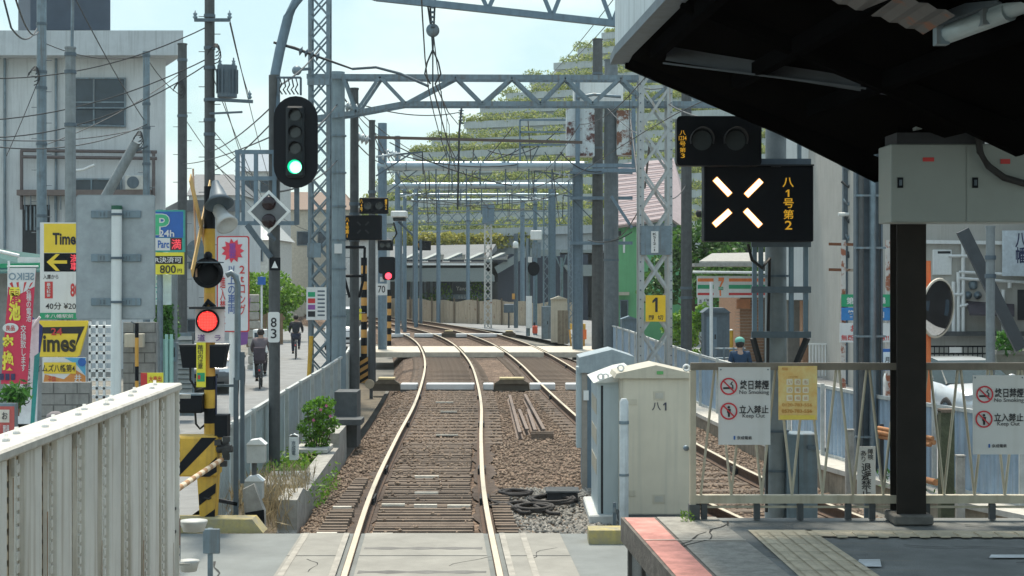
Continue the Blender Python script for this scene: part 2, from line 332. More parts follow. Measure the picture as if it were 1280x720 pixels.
def bz(x, y):
    l, r_ = Lc(y), Rc(y); ks = [(l-1.75, -.6), (l-1.42, -.26), (l-1.0, -.165), ((l+r_)/2, -.2), (r_+1.1, -.165), (r_+1.6, -.3), (r_+2.3, -.56)]
    return float(np.interp(x, [a for a, _ in ks], [c for _, c in ks]))
base = np.array([(1, 0, 0), (-1, 0, 0), (0, 1, 0), (0, -1, 0), (0, 0, 1), (0, 0, -1)], float)
tri = np.array([(0, 2, 4), (2, 1, 4), (1, 3, 4), (3, 0, 4), (2, 0, 5), (1, 2, 5), (3, 1, 5), (0, 3, 5)])
V = []; F = []; cnt = 0
while cnt < 31000:
    y = 17.3+25*rng.random()**1.5; l, r_ = Lc(y), Rc(y); x = l-1.5+rng.random()*(r_+2.2-l+1.5)
    inl = abs(x-l) < .78
    if inl and ((y < 27.4 and rng.random() < .97-.45*max(0, (y-19.5)/8)) or rng.random() < .15): continue
    if abs(abs(x-l)-.7175) < .09+.13*rng.random() or abs(abs(x-r_)-.7175) < .09+.13*rng.random(): continue
    if y < 21 and 0 < abs(x-l)-.78 < .3: continue
    s = .014+.03*rng.random()**1.6; a = rng.normal(size=3); q = Matrix.Rotation(rng.random()*6.28, 3, Vector(a).normalized())
    V.append((base*(s*(.7+.6*rng.random((6, 1))))*[1, 1, .8] @ np.array(q))+[x, y, bz(x, y)+s*.25+(.075 if inl and y < 27.4 else 0)]); F.append(tri+6*cnt); cnt += 1
stone = mat('loose stone', (.08, .053, .037), .95, scale=14, col2=(.34, .255, .188))
o = npmesh('ballast_stones', np.concatenate(V), np.concatenate(F), stone); tag(o, 'brown crushed stone ballast lying loose around the rails', 'ballast', kind='stuff')
V = []; F = []; cnt = 0
while cnt < 2600:                                  # paler fresh stone between the crossing and the relay cabinets
    y = 17.4+4.5*rng.random(); x = -.02+1.5*rng.random()
    if abs(x-Lc(y)) < 1.0: continue
    s = .02+.022*rng.random(); q = Matrix.Rotation(rng.random()*6.28, 3, Vector(rng.normal(size=3)).normalized())
    V.append((base*(s*(.7+.6*rng.random((6, 1)))) @ np.array(q))+[x, y, bz(x, y)+s*.5+.02*rng.random()]); F.append(tri+6*cnt); cnt += 1
o = npmesh('grey_stones', np.concatenate(V), np.concatenate(F), mat('grey stone', (.10, .095, .085), .95, scale=14, col2=(.37, .35, .315)))
tag(o, 'paler grey stones heaped at the foot of the relay cabinets', 'gravel', kind='stuff')

railband = mat('dark brown band', (.045, .032, .025), .9, var=.35, scale=9, col2=(.12, .088, .068), bump=.6, bscale=50)  # darker brown strips along both sides of each rail
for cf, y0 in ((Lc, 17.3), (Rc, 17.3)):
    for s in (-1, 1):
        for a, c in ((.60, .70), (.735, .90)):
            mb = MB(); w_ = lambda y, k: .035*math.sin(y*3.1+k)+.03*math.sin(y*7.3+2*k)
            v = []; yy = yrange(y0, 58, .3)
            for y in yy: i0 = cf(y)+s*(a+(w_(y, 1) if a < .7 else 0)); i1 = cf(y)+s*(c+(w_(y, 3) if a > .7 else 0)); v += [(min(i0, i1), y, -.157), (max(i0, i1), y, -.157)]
            mb.add(v, [(2*i, 2*i+1, 2*i+3, 2*i+2) for i in range(len(yy)-1)]); struct('ballast_band', mb, railband)
# ------------------------------------------------------------------ rails, sleepers, crossing boards
railrust = mat('rail rust', (.10, .058, .036), .8, .1, var=.3, scale=12)
railtop = mat('worn rail head', (.64, .56, .43), .42, .55, var=.12, scale=3)
def rail(cf, off, label, y0=4, y1=140, guard=False):
    ys = yrange(y0, 60, 1)+yrange(61.5, y1, 1.5); prof = [(-.065, -.15), (.065, -.15), (.065, -.138), (.012, -.115), (.012, -.042), (.034, -.032), (.034, -.003), (-.034, -.003), (-.034, -.032), (-.012, -.042), (-.012, -.115), (-.065, -.138)]
    t = thing('rail', label, 'rail', (cf(y0)+off, y0, -.15), 'running rails of the two tracks'); m = MB(); h = MB(); v = []; hv = []
    for y in ys:
        d = (cf(y+.3)-cf(y-.3))/.6; c = 1/math.sqrt(1+d*d); x = cf(y)+off*c
        v += [(x+px*c, y-px*d*c, pz) for px, pz in prof]; hv += [(x-.028*c, y+.028*d*c, .0), (x+.028*c, y-.028*d*c, .0)]
    k = len(prof); m.add(v, [(i*k+j, i*k+(j+1) % k, (i+1)*k+(j+1) % k, (i+1)*k+j) for i in range(len(ys)-1) for j in range(k)])
    m.add(v[:k], [tuple(range(k))]); m.add(v[-k:], [tuple(range(k))[::-1]])
    h.add(hv, [(2*i, 2*i+1, 2*i+3, 2*i+2) for i in range(len(ys)-1)])
    m.build('rail_body', railrust, t); h.build('running_surface', railtop, t)
    for y in (20.3, 23.4, 30.6, 37.5, 50): MB().box(cf(y)+off-.055, y-.22, -.12, cf(y)+off+.055, y+.22, -.04).build('fishplate', dark, t)
rail(Lc, -.7175, 'left rail of the near track that runs up the middle over the crossing')
rail(Lc, .7175, 'right rail of the near track that runs up the middle over the crossing')
rail(Rc, -.7175, 'left rail of the second track passing behind the relay cabinets')
rail(Rc, .7175, 'right rail of the second track nearest the pale blue metal fence')
slp = mat('sleeper timber', (.17, .13, .10), .95, var=.35, scale=8, bump=.5)
def sleepers(cf, y0, y1, label, group):
    y = y0; proto = None
    while y < y1:
        d = (cf(y+.3)-cf(y-.3))/.6
        if proto is None:
            proto = MB().box(-1.1, -.11, -.12, 1.1, .11, 0, bev=.012).build('sleeper', slp); o = proto; tag(o, label, 'sleeper', group)
        else: o = proto.copy(); COL.objects.link(o)
        o.location = (cf(y), y, -.153); o.rotation_euler = (0, 0, -math.atan(d)+random.uniform(-.01, .01)); y += .62
sleepers(Lc, 27.9, 62, 'brown timber sleeper bedded in ballast under the near middle track', 'sleepers of the near track')
sleepers(Rc, 18, 62, 'brown timber sleeper bedded in ballast under the second track', 'sleepers of the second track')
panelm = mat('crossing board', (.27, .26, .23), .85, var=.22, scale=1.6, bump=.25, streak=0)
steelstrip = mat('edge steel', (.33, .31, .27), .6, .3, var=.3, scale=6)
def board(xl, xr, label, edges):
    ys = yrange(11.6, 17.15, .7); t = thing('crossing_board', label, 'crossing board', (xl(14), 14, -.15), 'boards of the level crossing'); m = MB()
    v = []
    for y in ys: v += [(xl(y), y, -.15), (xl(y), y, -.006), (xr(y), y, -.006), (xr(y), y, -.15)]
    m.add(v, [(4*i+j, 4*i+j+1, 4*i+5+j, 4*i+4+j) for i in range(len(ys)-1) for j in range(3)]+[(4*len(ys)-4, 4*len(ys)-3, 4*len(ys)-2, 4*len(ys)-1)]); m.build('slab', panelm, t)
    for f in edges:
        e = MB(); strip(e, ys, lambda y: f(y)-.03, lambda y: f(y)+.03, -.002); e.build('edge_strip', steelstrip, t)
    j = MB()
    for y in (12.9, 14.35, 15.75): j.add([(xl(y), y, -.003), (xr(y), y, -.003), (xr(y), y+.018, -.003), (xl(y), y+.018, -.003)], [(0, 1, 2, 3)])
    j.build('joint', dark, t)
board(lambda y: Lc(y)-1.36+.02*(y-15), lambda y: Lc(y)-.80, 'grey crossing board outside the left rail', [lambda y: Lc(y)-1.30+.02*(y-15), lambda y: Lc(y)-.83])
board(lambda y: Lc(y)-.63, lambda y: Lc(y)+.63, 'wide grey crossing board between the two rails', [])
board(lambda y: Lc(y)+.80, lambda y: Lc(y)+1.45, 'grey crossing board outside the right rail', [lambda y: Lc(y)+.83, lambda y: Lc(y)+1.05])
rib = mat('ribbed timber', (.13, .098, .076), .95, var=.4, scale=5, col2=(.215, .165, .125), bump=.4); pale = mat('worn white strip', (.62, .58, .5), .8, var=.2, scale=14)
def ribbed(xl, xr, y1, label, whites, step=.21):
    t = thing('trespass_panel', label, 'trespass panel', ((xl(18)+xr(18))/2, 17.2, -.165), 'slatted trespass panels next to the crossing'); m = MB(); y = 17.22
    while y < y1:
        h_ = -.09+random.uniform(-.008, .006); m.prism([(xl(y)+random.uniform(0, .03), y-.05, -.16), (xl(y), y+.06, -.16), (xl(y), y+.035, h_), (xl(y)+random.uniform(0, .02), y-.035, h_+random.uniform(-.006, 0))], (xr(y)-xl(y)-random.uniform(0, .03), random.uniform(-.01, .01), 0)); y += step
    m.build('slats', rib, t)
    w = MB()
    for f0, f1, y, dz in whites: a = xl(y)+(xr(y)-xl(y))*f0; c = xl(y)+(xr(y)-xl(y))*f1; w.box(a, y-.03, -.12, c, y+.035, -.072+dz)
    if whites: w.build('white_strips', pale, t)
ribbed(lambda y: Lc(y)-1.24+.03*(y-17), lambda y: Lc(y)-.88, 22.5, 'slatted brown trespass panel left of the left rail', [(.1, .75, 17.6, 0), (.05, .85, 19.6, 0)])
ribbed(lambda y: Lc(y)-.58, lambda y: Lc(y)+.56, 27.5, 'slatted brown trespass panel between the rails', [(.0, .2, 17.55, 0), (.22, .62, 17.42, 0), (.64, .98, 17.42, 0), (.02, .27, 19.75, .01), (.37, .62, 19.7, .01), (.73, .98, 19.65, .01), (.35, .62, 20.9, 0), (.3, .6, 22.6, 0)])
ribbed(lambda y: Lc(y)+.80, lambda y: Lc(y)+1.05, 21, 'narrow slatted trespass panel right of the right rail', [])
for y, a, c in ((25.2, -.2, .25), (29.0, -.1, .3), (34, -.15, .2), (36.5, -.3, .1)): tag(MB().box(Lc(y)+a, y, -.15, Lc(y)+c, y+.05, -.12).build('track_marker', pale), 'short white strip lying across the near track between its rails', 'track marking', 'white strips along the near track')

# cable ducts crossing the tracks
ductm = mat('pale duct cover', (.60, .54, .44), .7, var=.15, scale=5, streak=.2); ductw = mat('white duct cover', (.66, .68, .68), .6, var=.1, scale=4)
hump = mat('yellowed hump cover', (.50, .42, .24), .8, var=.25, scale=8)
def duct(Y, segs, label, m1, deep=0):
    t = thing('cable_duct', label, 'cable duct', (PX((segs[0][0]+segs[-1][1])/2, Y), Y, -.17), 'cable ducts across the tracks')
    for x0, x1, h in segs:
        a, c = PX(x0, Y), PX(x1, Y)
        if h: MB().prism([(a, Y-.16, -.17), (c, Y-.16, -.17), (c-.02, Y-.16, .0), (c-.18, Y-.16, .10), (a+.18, Y-.16, .10), (a+.02, Y-.16, .0)], (0, .34, 0)).build('hump_side', mat('hump brown', (.10, .085, .065), .9), t); MB().prism([(a+.0, Y-.2, .01), (c-.0, Y-.2, .01), (c-.17, Y-.2, .12), (a+.17, Y-.2, .12)], (0, .02, 0)).build('hump_edge', mat('hump edge', (.16, .135, .10), .9, var=.3), t); MB().box(a+.15, Y-.22, .121, c-.15, Y+.3, .16).build('hump_cover', hump, t)
        else: MB().box(a, Y-.15, -.19, c, Y+.15, -.145).build('duct_side', concd, t); MB().box(a, Y-.18, -.144, c, Y+.3+deep, .012, bev=.015).build('cover', m1, t)
duct(40.8, [(466, 501, 1), (501, 522, 0), (533, 593, 0), (604, 617, 0), (617, 662, 1), (662, 694, 0), (707, 735, 0)], 'nearer white cable duct with raised dark humps crossing the tracks', ductw)
dk_ = thing('crossing_board', 'pale cream boards of the far level crossing over both tracks', 'crossing board', (-1, 60, -.15), 'boards of the level crossing')
for xl, xr in ((lambda y: Lc(y)-2.6, lambda y: Lc(y)-.80), (lambda y: Lc(y)-.63, lambda y: Lc(y)+.63), (lambda y: Lc(y)+.8, lambda y: Rc(y)-.8), (lambda y: Rc(y)-.63, lambda y: Rc(y)+.63), (lambda y: Rc(y)+.8, lambda y: Rc(y)+3.2)):
    m = MB(); v = []
    for y in yrange(57.6, 62.6, 1): v += [(xl(y), y, -.18), (xl(y), y, .004), (xr(y), y, .004), (xr(y), y, -.18)]
    m.add(v, [(4*i+j, 4*i+j+1, 4*i+5+j, 4*i+4+j) for i in range(5) for j in range(3)]+[(3, 2, 1, 0)]); m.build('slab', ductm, dk_)
duct(76, [(489, 512, 0), (518, 552, 0), (552, 570, 1), (570, 628, 0), (628, 645, 1)], 'farthest white cable duct crossing where the tracks curve left', ductw)

# spare rails and cable coils between the tracks
sp = thing('spare_rails', 'bundle of short rusty spare rails stored on the ballast between the tracks', 'spare rails', (1.0, 30, -.2), None)
rr = mat('weathered spare rail', (.20, .155, .13), .8, .2, var=.3, scale=10)
for x0, y0, x1, y1 in ((637, 494, 650, 541), (656, 493, 680, 537), (649, 512, 659, 537), (660, 512, 669, 538)):
    Y0, Y1 = FPX*2.82/(y0-HOR), FPX*2.82/(y1-HOR); a = Vector((PX(x0, Y0), Y0, -.07)); c = Vector((PX(x1, Y1), Y1, -.07)); m = MB()
    m.bar(a, c, .06, .03); m.bar(a+Vector((0, 0, -.06)), c+Vector((0, 0, -.06)), .02, .11); m.bar(a+Vector((0, 0, -.11)), c+Vector((0, 0, -.11)), .12, .02); m.build('rail_length', rr, sp)
m = MB(); Yb = 28.8
for k in range(3): m.box(PX(664, Yb)+.0, Yb+.1*k, -.2, PX(692, Yb), Yb+.07+.1*k, -.08+.02*(k == 1))
m.build('support_timber', slp, sp)
cb = mat('old black cable', (.035, .03, .028), .75)
def coil(px, py, Y, r, label, turns=3):
    m = MB(); c = Vector((PX(px, Y), Y, -.13)); pts = []
    for i in range(turns*14+1):
        a = 2*PI*i/14; k = r*(1+.12*math.sin(i*.7)); pts.append((c.x+k*math.cos(a), c.y+k*1.2*math.sin(a), c.z+.012*i/14+.03))
    m.tube(pts, .022, 6); return tag(m.build('cable_coil', cb), label, 'cable coil')
coil(690, 622, 20.3, .27, 'coil of black cable on the ballast beside the right rail'); coil(668, 632, 19.6, .22, 'smaller coil of black cable nearest the crossing'); coil(645, 612, 21, .2, 'loose ring of black cable touching the right rail', 2)
for i, (a, c, lb) in enumerate((((606, 622), (700, 640), 'upper of two slack black cables running from the rail to the coils'), ((606, 628), (668, 640), 'lower of two slack black cables running from the rail to the coils'))):
    pts = []
    for k in range(9):
        px = a[0]+(c[0]-a[0])*k/8; py = a[1]+(c[1]-a[1])*k/8+4*math.sin(k*1.1+i); Y = FPX*2.85/(py-HOR); pts.append((PX(px, Y), Y, -.10))
    tag(MB().tube(pts, .025, 6).build('loose_cable', cb), lb, 'cable')

# ------------------------------------------------------------------ platform
plz = 1.1
PL = curve([(2, 1.36), (6, 1.09), (8.8, .91), (11, .77)]); PR = curve([(2, 6.0), (6, 4.95), (9, 4.05), (11, 3.45)])
ys = yrange(2, 10.95, .6)
pasph = mat('platform asphalt', (.19, .20, .195), .85, var=.38, scale=1.4, bump=.4, bscale=110)
pconc = mat('platform slab', (.31, .30, .27), .9, var=.3, scale=16, bump=.4, bscale=60)
coping = mat('worn pink edge paint', (.62, .28, .24), .85, var=.35, scale=7, bump=.3, streak=0)
mb = MB(); v = []
for y in ys: v += [(PL(y)+.02, y, -.3), (PL(y)+.02, y, plz-.006), (PR(y), y, plz-.006), (PR(y), y, -.3)]
mb.add(v, [(4*i+j, 4*i+j+1, 4*i+5+j, 4*i+4+j) for i in range(len(ys)-1) for j in range(3)]+[(4*len(ys)-1, 4*len(ys)-2, 4*len(ys)-3, 4*len(ys)-4)]); struct('platform', mb, pasph)
mb = MB(); v = []
for y in ys: v += [(PL(y)-.03, y, plz-.16), (PL(y)-.03, y, plz), (PL(y)+.21, y, plz), (PL(y)+.21, y, plz-.16)]
mb.add(v, [(4*i+j, 4*i+j+1, 4*i+5+j, 4*i+4+j) for i in range(len(ys)-1) for j in range(3)]+[(4*len(ys)-1, 4*len(ys)-2, 4*len(ys)-3, 4*len(ys)-4)]); struct('platform_coping', mb, mat('coping side', (.17, .15, .13), .9, var=.35, scale=9, bump=.4))
mb = MB(); strip(mb, yrange(2, 10.9, .6), lambda y: PL(y)-.01, lambda y: PL(y)+.19, plz+.004); struct('platform_edge_paint', mb, coping)
mb = MB(); strip(mb, ys, lambda y: PL(y)+.215, lambda y: PL(y)+.62, plz+.002); struct('platform_edge_slab', mb, pconc)
mb = MB()
for y in (9.95,): strip(mb, [y, y+.02], lambda q: PL(q)-.01, lambda q: PL(q)+.62, plz+.008)
struct('platform_joint', mb, mat('joint mortar', (.5, .48, .42), .9))
tact = mat('tactile paving', (.56, .49, .36), .85, var=.22, scale=7, bump=.3)
mb = MB(); strip(mb, yrange(2, 10.38, .6), lambda y: 1.53+.028*(10.38-y), lambda y: 1.94+.05*(10.38-y), plz+.004)
mb.add([(1.95, 10.12, plz+.004), (6, 10.0, plz+.004), (6, 10.26, plz+.004), (1.9, 10.38, plz+.004)], [(0, 1, 2, 3)])
for k in range(5):
    f = .1+.2*k; strip(mb, yrange(2, 10.3, .9), lambda y, f=f: 1.53+.028*(10.38-y)+f*(.41+.022*(10.38-y))-.012, lambda y, f=f: 1.53+.028*(10.38-y)+f*(.41+.022*(10.38-y))+.03, plz+.010)
for k in range(30): mb.box(2.05+.13*k, 10.06, plz+.004, 2.11+.13*k, 10.3-.03, plz+.011)
struct('tactile_paving', mb, tact)
mb = MB()
for k in range(28): y = 10.1-.3*k; mb.add([(1.5, y, plz+.0125), (2.3, y, plz+.0125), (2.3, y+.008, plz+.0125), (1.5, y+.008, plz+.0125)], [(0, 1, 2, 3)])
struct('tactile_joint', mb, mat('tile joint', (.25, .22, .16), .9))
mk = MB()
for x0, y0, x1, y1, s in ((1068, 700, 1102, 709, 6), (1236, 694, 1284, 698, 3)):
    def q(px, py): Y = FPX*(CAMZ-plz)/(py-HOR); return (PX(px, Y), Y, plz+.004)
    mk.add([q(x0+s, y0), q(x0, y1)[:2]+(plz+.004,), q(x1, y1), q(x1-s+4, y0)], [(0, 1, 2, 3)])
struct('platform_paint_mark', mk, mat('platform paint', (.66, .70, .72), .8, var=.2))
mb = MB()
for k in range(14):
    y = 10.8-.62*k; mb.box(PL(y)+.0, y-.05, -.25, PL(y)+.05, y+.05, plz-.17)
struct('platform_pile', mb, mat('pile', (.09, .085, .08), .9, var=.3))
# weed on the platform joint
def weed(loc, n, h, label, col=((.07, .16, .015), (.25, .42, .05))):
    C = np.array(loc)+rng.normal(size=(n, 3))*[h*.35, h*.3, 0]; C[:, 2] = loc[2]+rng.random(n)*h; V, F = leaves(C, h*.4, .3, -1.2)
    return tag(npmesh('weed', V, F, leafmat('fresh leaf', *col)), label, 'weed')
weed((PX(857, 10.75), 10.75, plz), 60, .07, 'tuft of bright weed at the foot of the platform gate')

# ------------------------------------------------------------------ canopy
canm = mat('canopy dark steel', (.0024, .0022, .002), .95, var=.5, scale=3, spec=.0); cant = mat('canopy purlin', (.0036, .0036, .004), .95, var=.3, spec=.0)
fasm = mat('weathered fascia sheet', (.48, .54, .57), .5, .2, var=.12, scale=3, streak=.7, dirt=(.24, .29, .31))
cn = thing('platform_canopy', 'dark butterfly canopy roof over the right hand platform', 'canopy', (2.66, 8, 3.6))
YE = 11.5; cy = yrange(1.5, YE, .5)
EL = lambda y: PL(y)-.01; CX = lambda y: 2.66+.09*(10.8-y)
m = MB(); v = []
for y in cy: v += [(EL(y), y, 4.33), (CX(y), y, 3.62), (CX(y)+2.4, y, 4.33), (CX(y)+2.4, y, 4.45), (CX(y), y, 3.76), (EL(y), y, 4.45)]
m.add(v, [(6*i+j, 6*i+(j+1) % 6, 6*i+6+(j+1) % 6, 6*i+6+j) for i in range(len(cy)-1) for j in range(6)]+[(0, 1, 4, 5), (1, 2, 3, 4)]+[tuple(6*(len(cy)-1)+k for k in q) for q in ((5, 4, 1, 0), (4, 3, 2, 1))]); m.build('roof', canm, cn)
m = MB(); v = []
for y in cy: v += [(EL(y)-.02, y, 4.29), (EL(y)-.02, y, 5.35), (EL(y)+.04, y, 5.35), (EL(y)+.04, y, 4.29)]
m.add(v, [(4*i+j, 4*i+(j+1) % 4, 4*i+4+(j+1) % 4, 4*i+4+j) for i in range(len(cy)-1) for j in range(4)]+[tuple(4*(len(cy)-1)+k for k in (3, 2, 1, 0))]); m.build('fascia', fasm, cn)
m = MB(); v = []
for y in cy: v += [(EL(y)-.055, y, 4.27), (EL(y)-.055, y, 4.33), (EL(y)+.07, y, 4.33), (EL(y)+.07, y, 4.27)]
m.add(v, [(4*i+j, 4*i+(j+1) % 4, 4*i+4+(j+1) % 4, 4*i+4+j) for i in range(len(cy)-1) for j in range(4)]+[tuple(4*(len(cy)-1)+k for k in (3, 2, 1, 0))]); m.build('fascia_trim', galvd, cn)
def roofz(x, y): c, e = CX(y), EL(y); return 4.33-.71*(x-e)/(c-e) if x < c else 3.62+.71*(x-c)/2.4
for y in (11.4, 8.9, 6.4, 4.0):                # cantilever frames with haunches
    m = MB(); c = CX(y); e = EL(y)+.05; X1 = e+(c-e)*.62
    m.prism([(e, y, 4.31), (e, y, 4.24), (X1, y, roofz(X1, y)-.12), (c, y, 3.42), (c, y, 3.6)], (0, .09, 0))
    X2 = c+2.4*.4; m.prism([(c, y, 3.6), (c, y, 3.42), (X2, y, roofz(X2, y)-.12), (c+2.35, y, 4.24), (c+2.35, y, 4.31)], (0, .09, 0))
    m.build('frame', canm, cn)
for f in (.08, .36, .62):                        # purlins seen from below
    m = MB(); pts = []
    for y in cy[::3]: x = EL(y)+(CX(y)-EL(y))*f; pts.append(Vector((x, y, roofz(x, y)-.05)))
    for a, c in zip(pts, pts[1:]): m.bar(a, c, .07, .09)
    m.build('purlin', cant, cn)
for a, c in ((P(835, 47, 10.4), P(1122, 98, 9.1)),):   # the pale flanged brace that catches light
    m = MB(); m.bar(a, c, .10, .012); m.bar(a+Vector((0, 0, -.17)), c+Vector((0, 0, -.08)), .10, .012); m.bar(a+Vector((0, .03, -.085)), c+Vector((0, .03, -.04)), .012, .12); m.build('cross_beam', mat('cross beam steel', (.04, .046, .055), .5, .2), cn)
m = MB(); pts = []
y = 7.0
for k in range(20): x = 1.18+.04*k; pts.append((x, roofz(x, 7.3)-.09-.012*(k % 2)))
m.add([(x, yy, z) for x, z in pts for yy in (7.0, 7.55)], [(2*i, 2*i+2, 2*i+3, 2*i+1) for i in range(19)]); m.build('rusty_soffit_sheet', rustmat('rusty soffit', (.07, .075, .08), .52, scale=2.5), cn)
pstm = mat('post dark brown', (.017, .0135, .011), .6, var=.3, spec=.25)
def post(x, y, nm='post'):
    m = MB(); m.box(x-.097, y-.1, plz, x+.097, y-.085, 3.75); m.box(x-.097, y+.085, plz, x+.097, y+.1, 3.75); m.box(x-.06, y-.084, plz, x+.06, y+.084, 3.75); return m.build('post', pstm, cn)
post(2.66, 10.75); MB().box(2.53, 10.58, plz, 2.79, 10.88, plz+.065, bev=.01).build('post_plinth', mat('plinth concrete', (.14, .135, .125), .9, var=.3, scale=12), cn)
post(3.1, 4.5)
m = MB(); m.bar((2.35, 7.4, 3.95), (4.2, 7.0, 4.05), .16, .02); m.bar((2.35, 7.4, 4.06), (4.2, 7.0, 4.16), .02, .2); m.build('beam', galvd, cn)
def lampfix(px0, py0, px1, py1, Y, label):
    t = thing('strip_light', label, 'light fitting', P((px0+px1)/2, (py0+py1)/2, Y), 'strip lights under the canopy'); a, c = P(px0, py0, Y+.15), P(px1, py1, Y-.25)
    MB().bar(a+Vector((0, 0, .06)), c+Vector((0, 0, .06)), .13, .05).build('housing', galvd, t); MB().tube([a, c], .045, 10).build('tube_cover', mat('opal cover', (.30, .38, .41), .4), t); MB().box(a.x-.06, a.y-.02, a.z-.05, a.x-.0, a.y+.05, a.z+.07).build('end_cap', galv, t)
lampfix(1186, 42, 1262, 14, 7.2, 'lower strip light under the canopy near the right edge'); lampfix(1244, 17, 1330, -14, 6.9, 'upper strip light under the canopy in the right corner')

m = MB().box(PX(684, 20.6), 20.5, -.2, PX(722, 20.6), 20.9, -.03, bev=.01); t = thing('cable_box', 'low dark box behind the cable coils beside the cabinets', 'box', (PX(703, 20.6), 20.7, -.2)); m.build('box', dark, t); MB().box(PX(682, 20.6), 20.48, -.029, PX(724, 20.6), 20.92, -.005).build('lid', concd, t)

# cracks, patches and wear on the paved surfaces
crk = mat('crack', (.035, .035, .033), .95)
def crack(x, y, z, n, step, ang, w=.008):
    pts = [(x, y)]
    for _ in range(n): ang += random.uniform(-.5, .5); x += step*math.cos(ang); y += step*math.sin(ang); pts.append((x, y))
    v = []
    for i, (a, c) in enumerate(pts): ww = w*(.4+random.random()); v += [(a-ww*math.sin(ang), c+ww*math.cos(ang), z), (a+ww*math.sin(ang), c-ww*math.cos(ang), z)]
    struct('paving_crack', MB().add(v, [(2*i, 2*i+1, 2*i+3, 2*i+2) for i in range(len(pts)-1)]), crk)
for x, y, n, a in ((1.45, 10.75, 9, -1.7), (1.25, 10.3, 7, -2.4), (2.4, 9.8, 12, -.3), (2.9, 9.2, 10, .5), (1.5, 9.4, 6, -1.2), (3.0, 10.6, 8, -.2)): crack(x, y, plz+.0035, n, .13, a)
for x, y, n, a in ((-3.3, 13.2, 12, .3), (-2.9, 15.6, 9, -1.0), (1.2, 15.4, 8, 1.2), (-4.2, 14.6, 8, .6)): crack(x, y, -.031, n, .16, a, .01)
for x, y, n, a in ((-1.2, 13.0, 7, 1.4), (-.6, 15.2, 6, 1.7), (-1.9, 14.9, 6, 1.5), (.2, 15.6, 6, 1.3)): crack(x, y, -.0045, n, .12, a, .006)
patch = mat('asphalt patch', (.145, .155, .15), .9, var=.25, scale=5, bump=.5, bscale=90)
mb = MB(); mb.add([(-4.6, 13.4, -.031), (-3.0, 13.5, -.031), (-3.1, 14.6, -.031), (-4.6, 14.5, -.031)], [(0, 1, 2, 3)]); struct('road_patch', mb, patch)
tyre = mat('tyre dirt', (.16, .155, .145), .9, var=.35, scale=3)
for y in (13.4, 14.9, 16.2):
    mb = MB(); v = []
    for k in range(14): x = -1.15+.088*k+(.0); w_ = .07+.03*math.sin(k*1.7+y); v += [(Lc(y)-.6+.092*k, y-w_, -.0046), (Lc(y)-.6+.092*k, y+w_*.8, -.0046)]
    mb.add(v, [(2*i, 2*i+2, 2*i+3, 2*i+1) for i in range(13)]); struct('tyre_mark', mb, tyre)
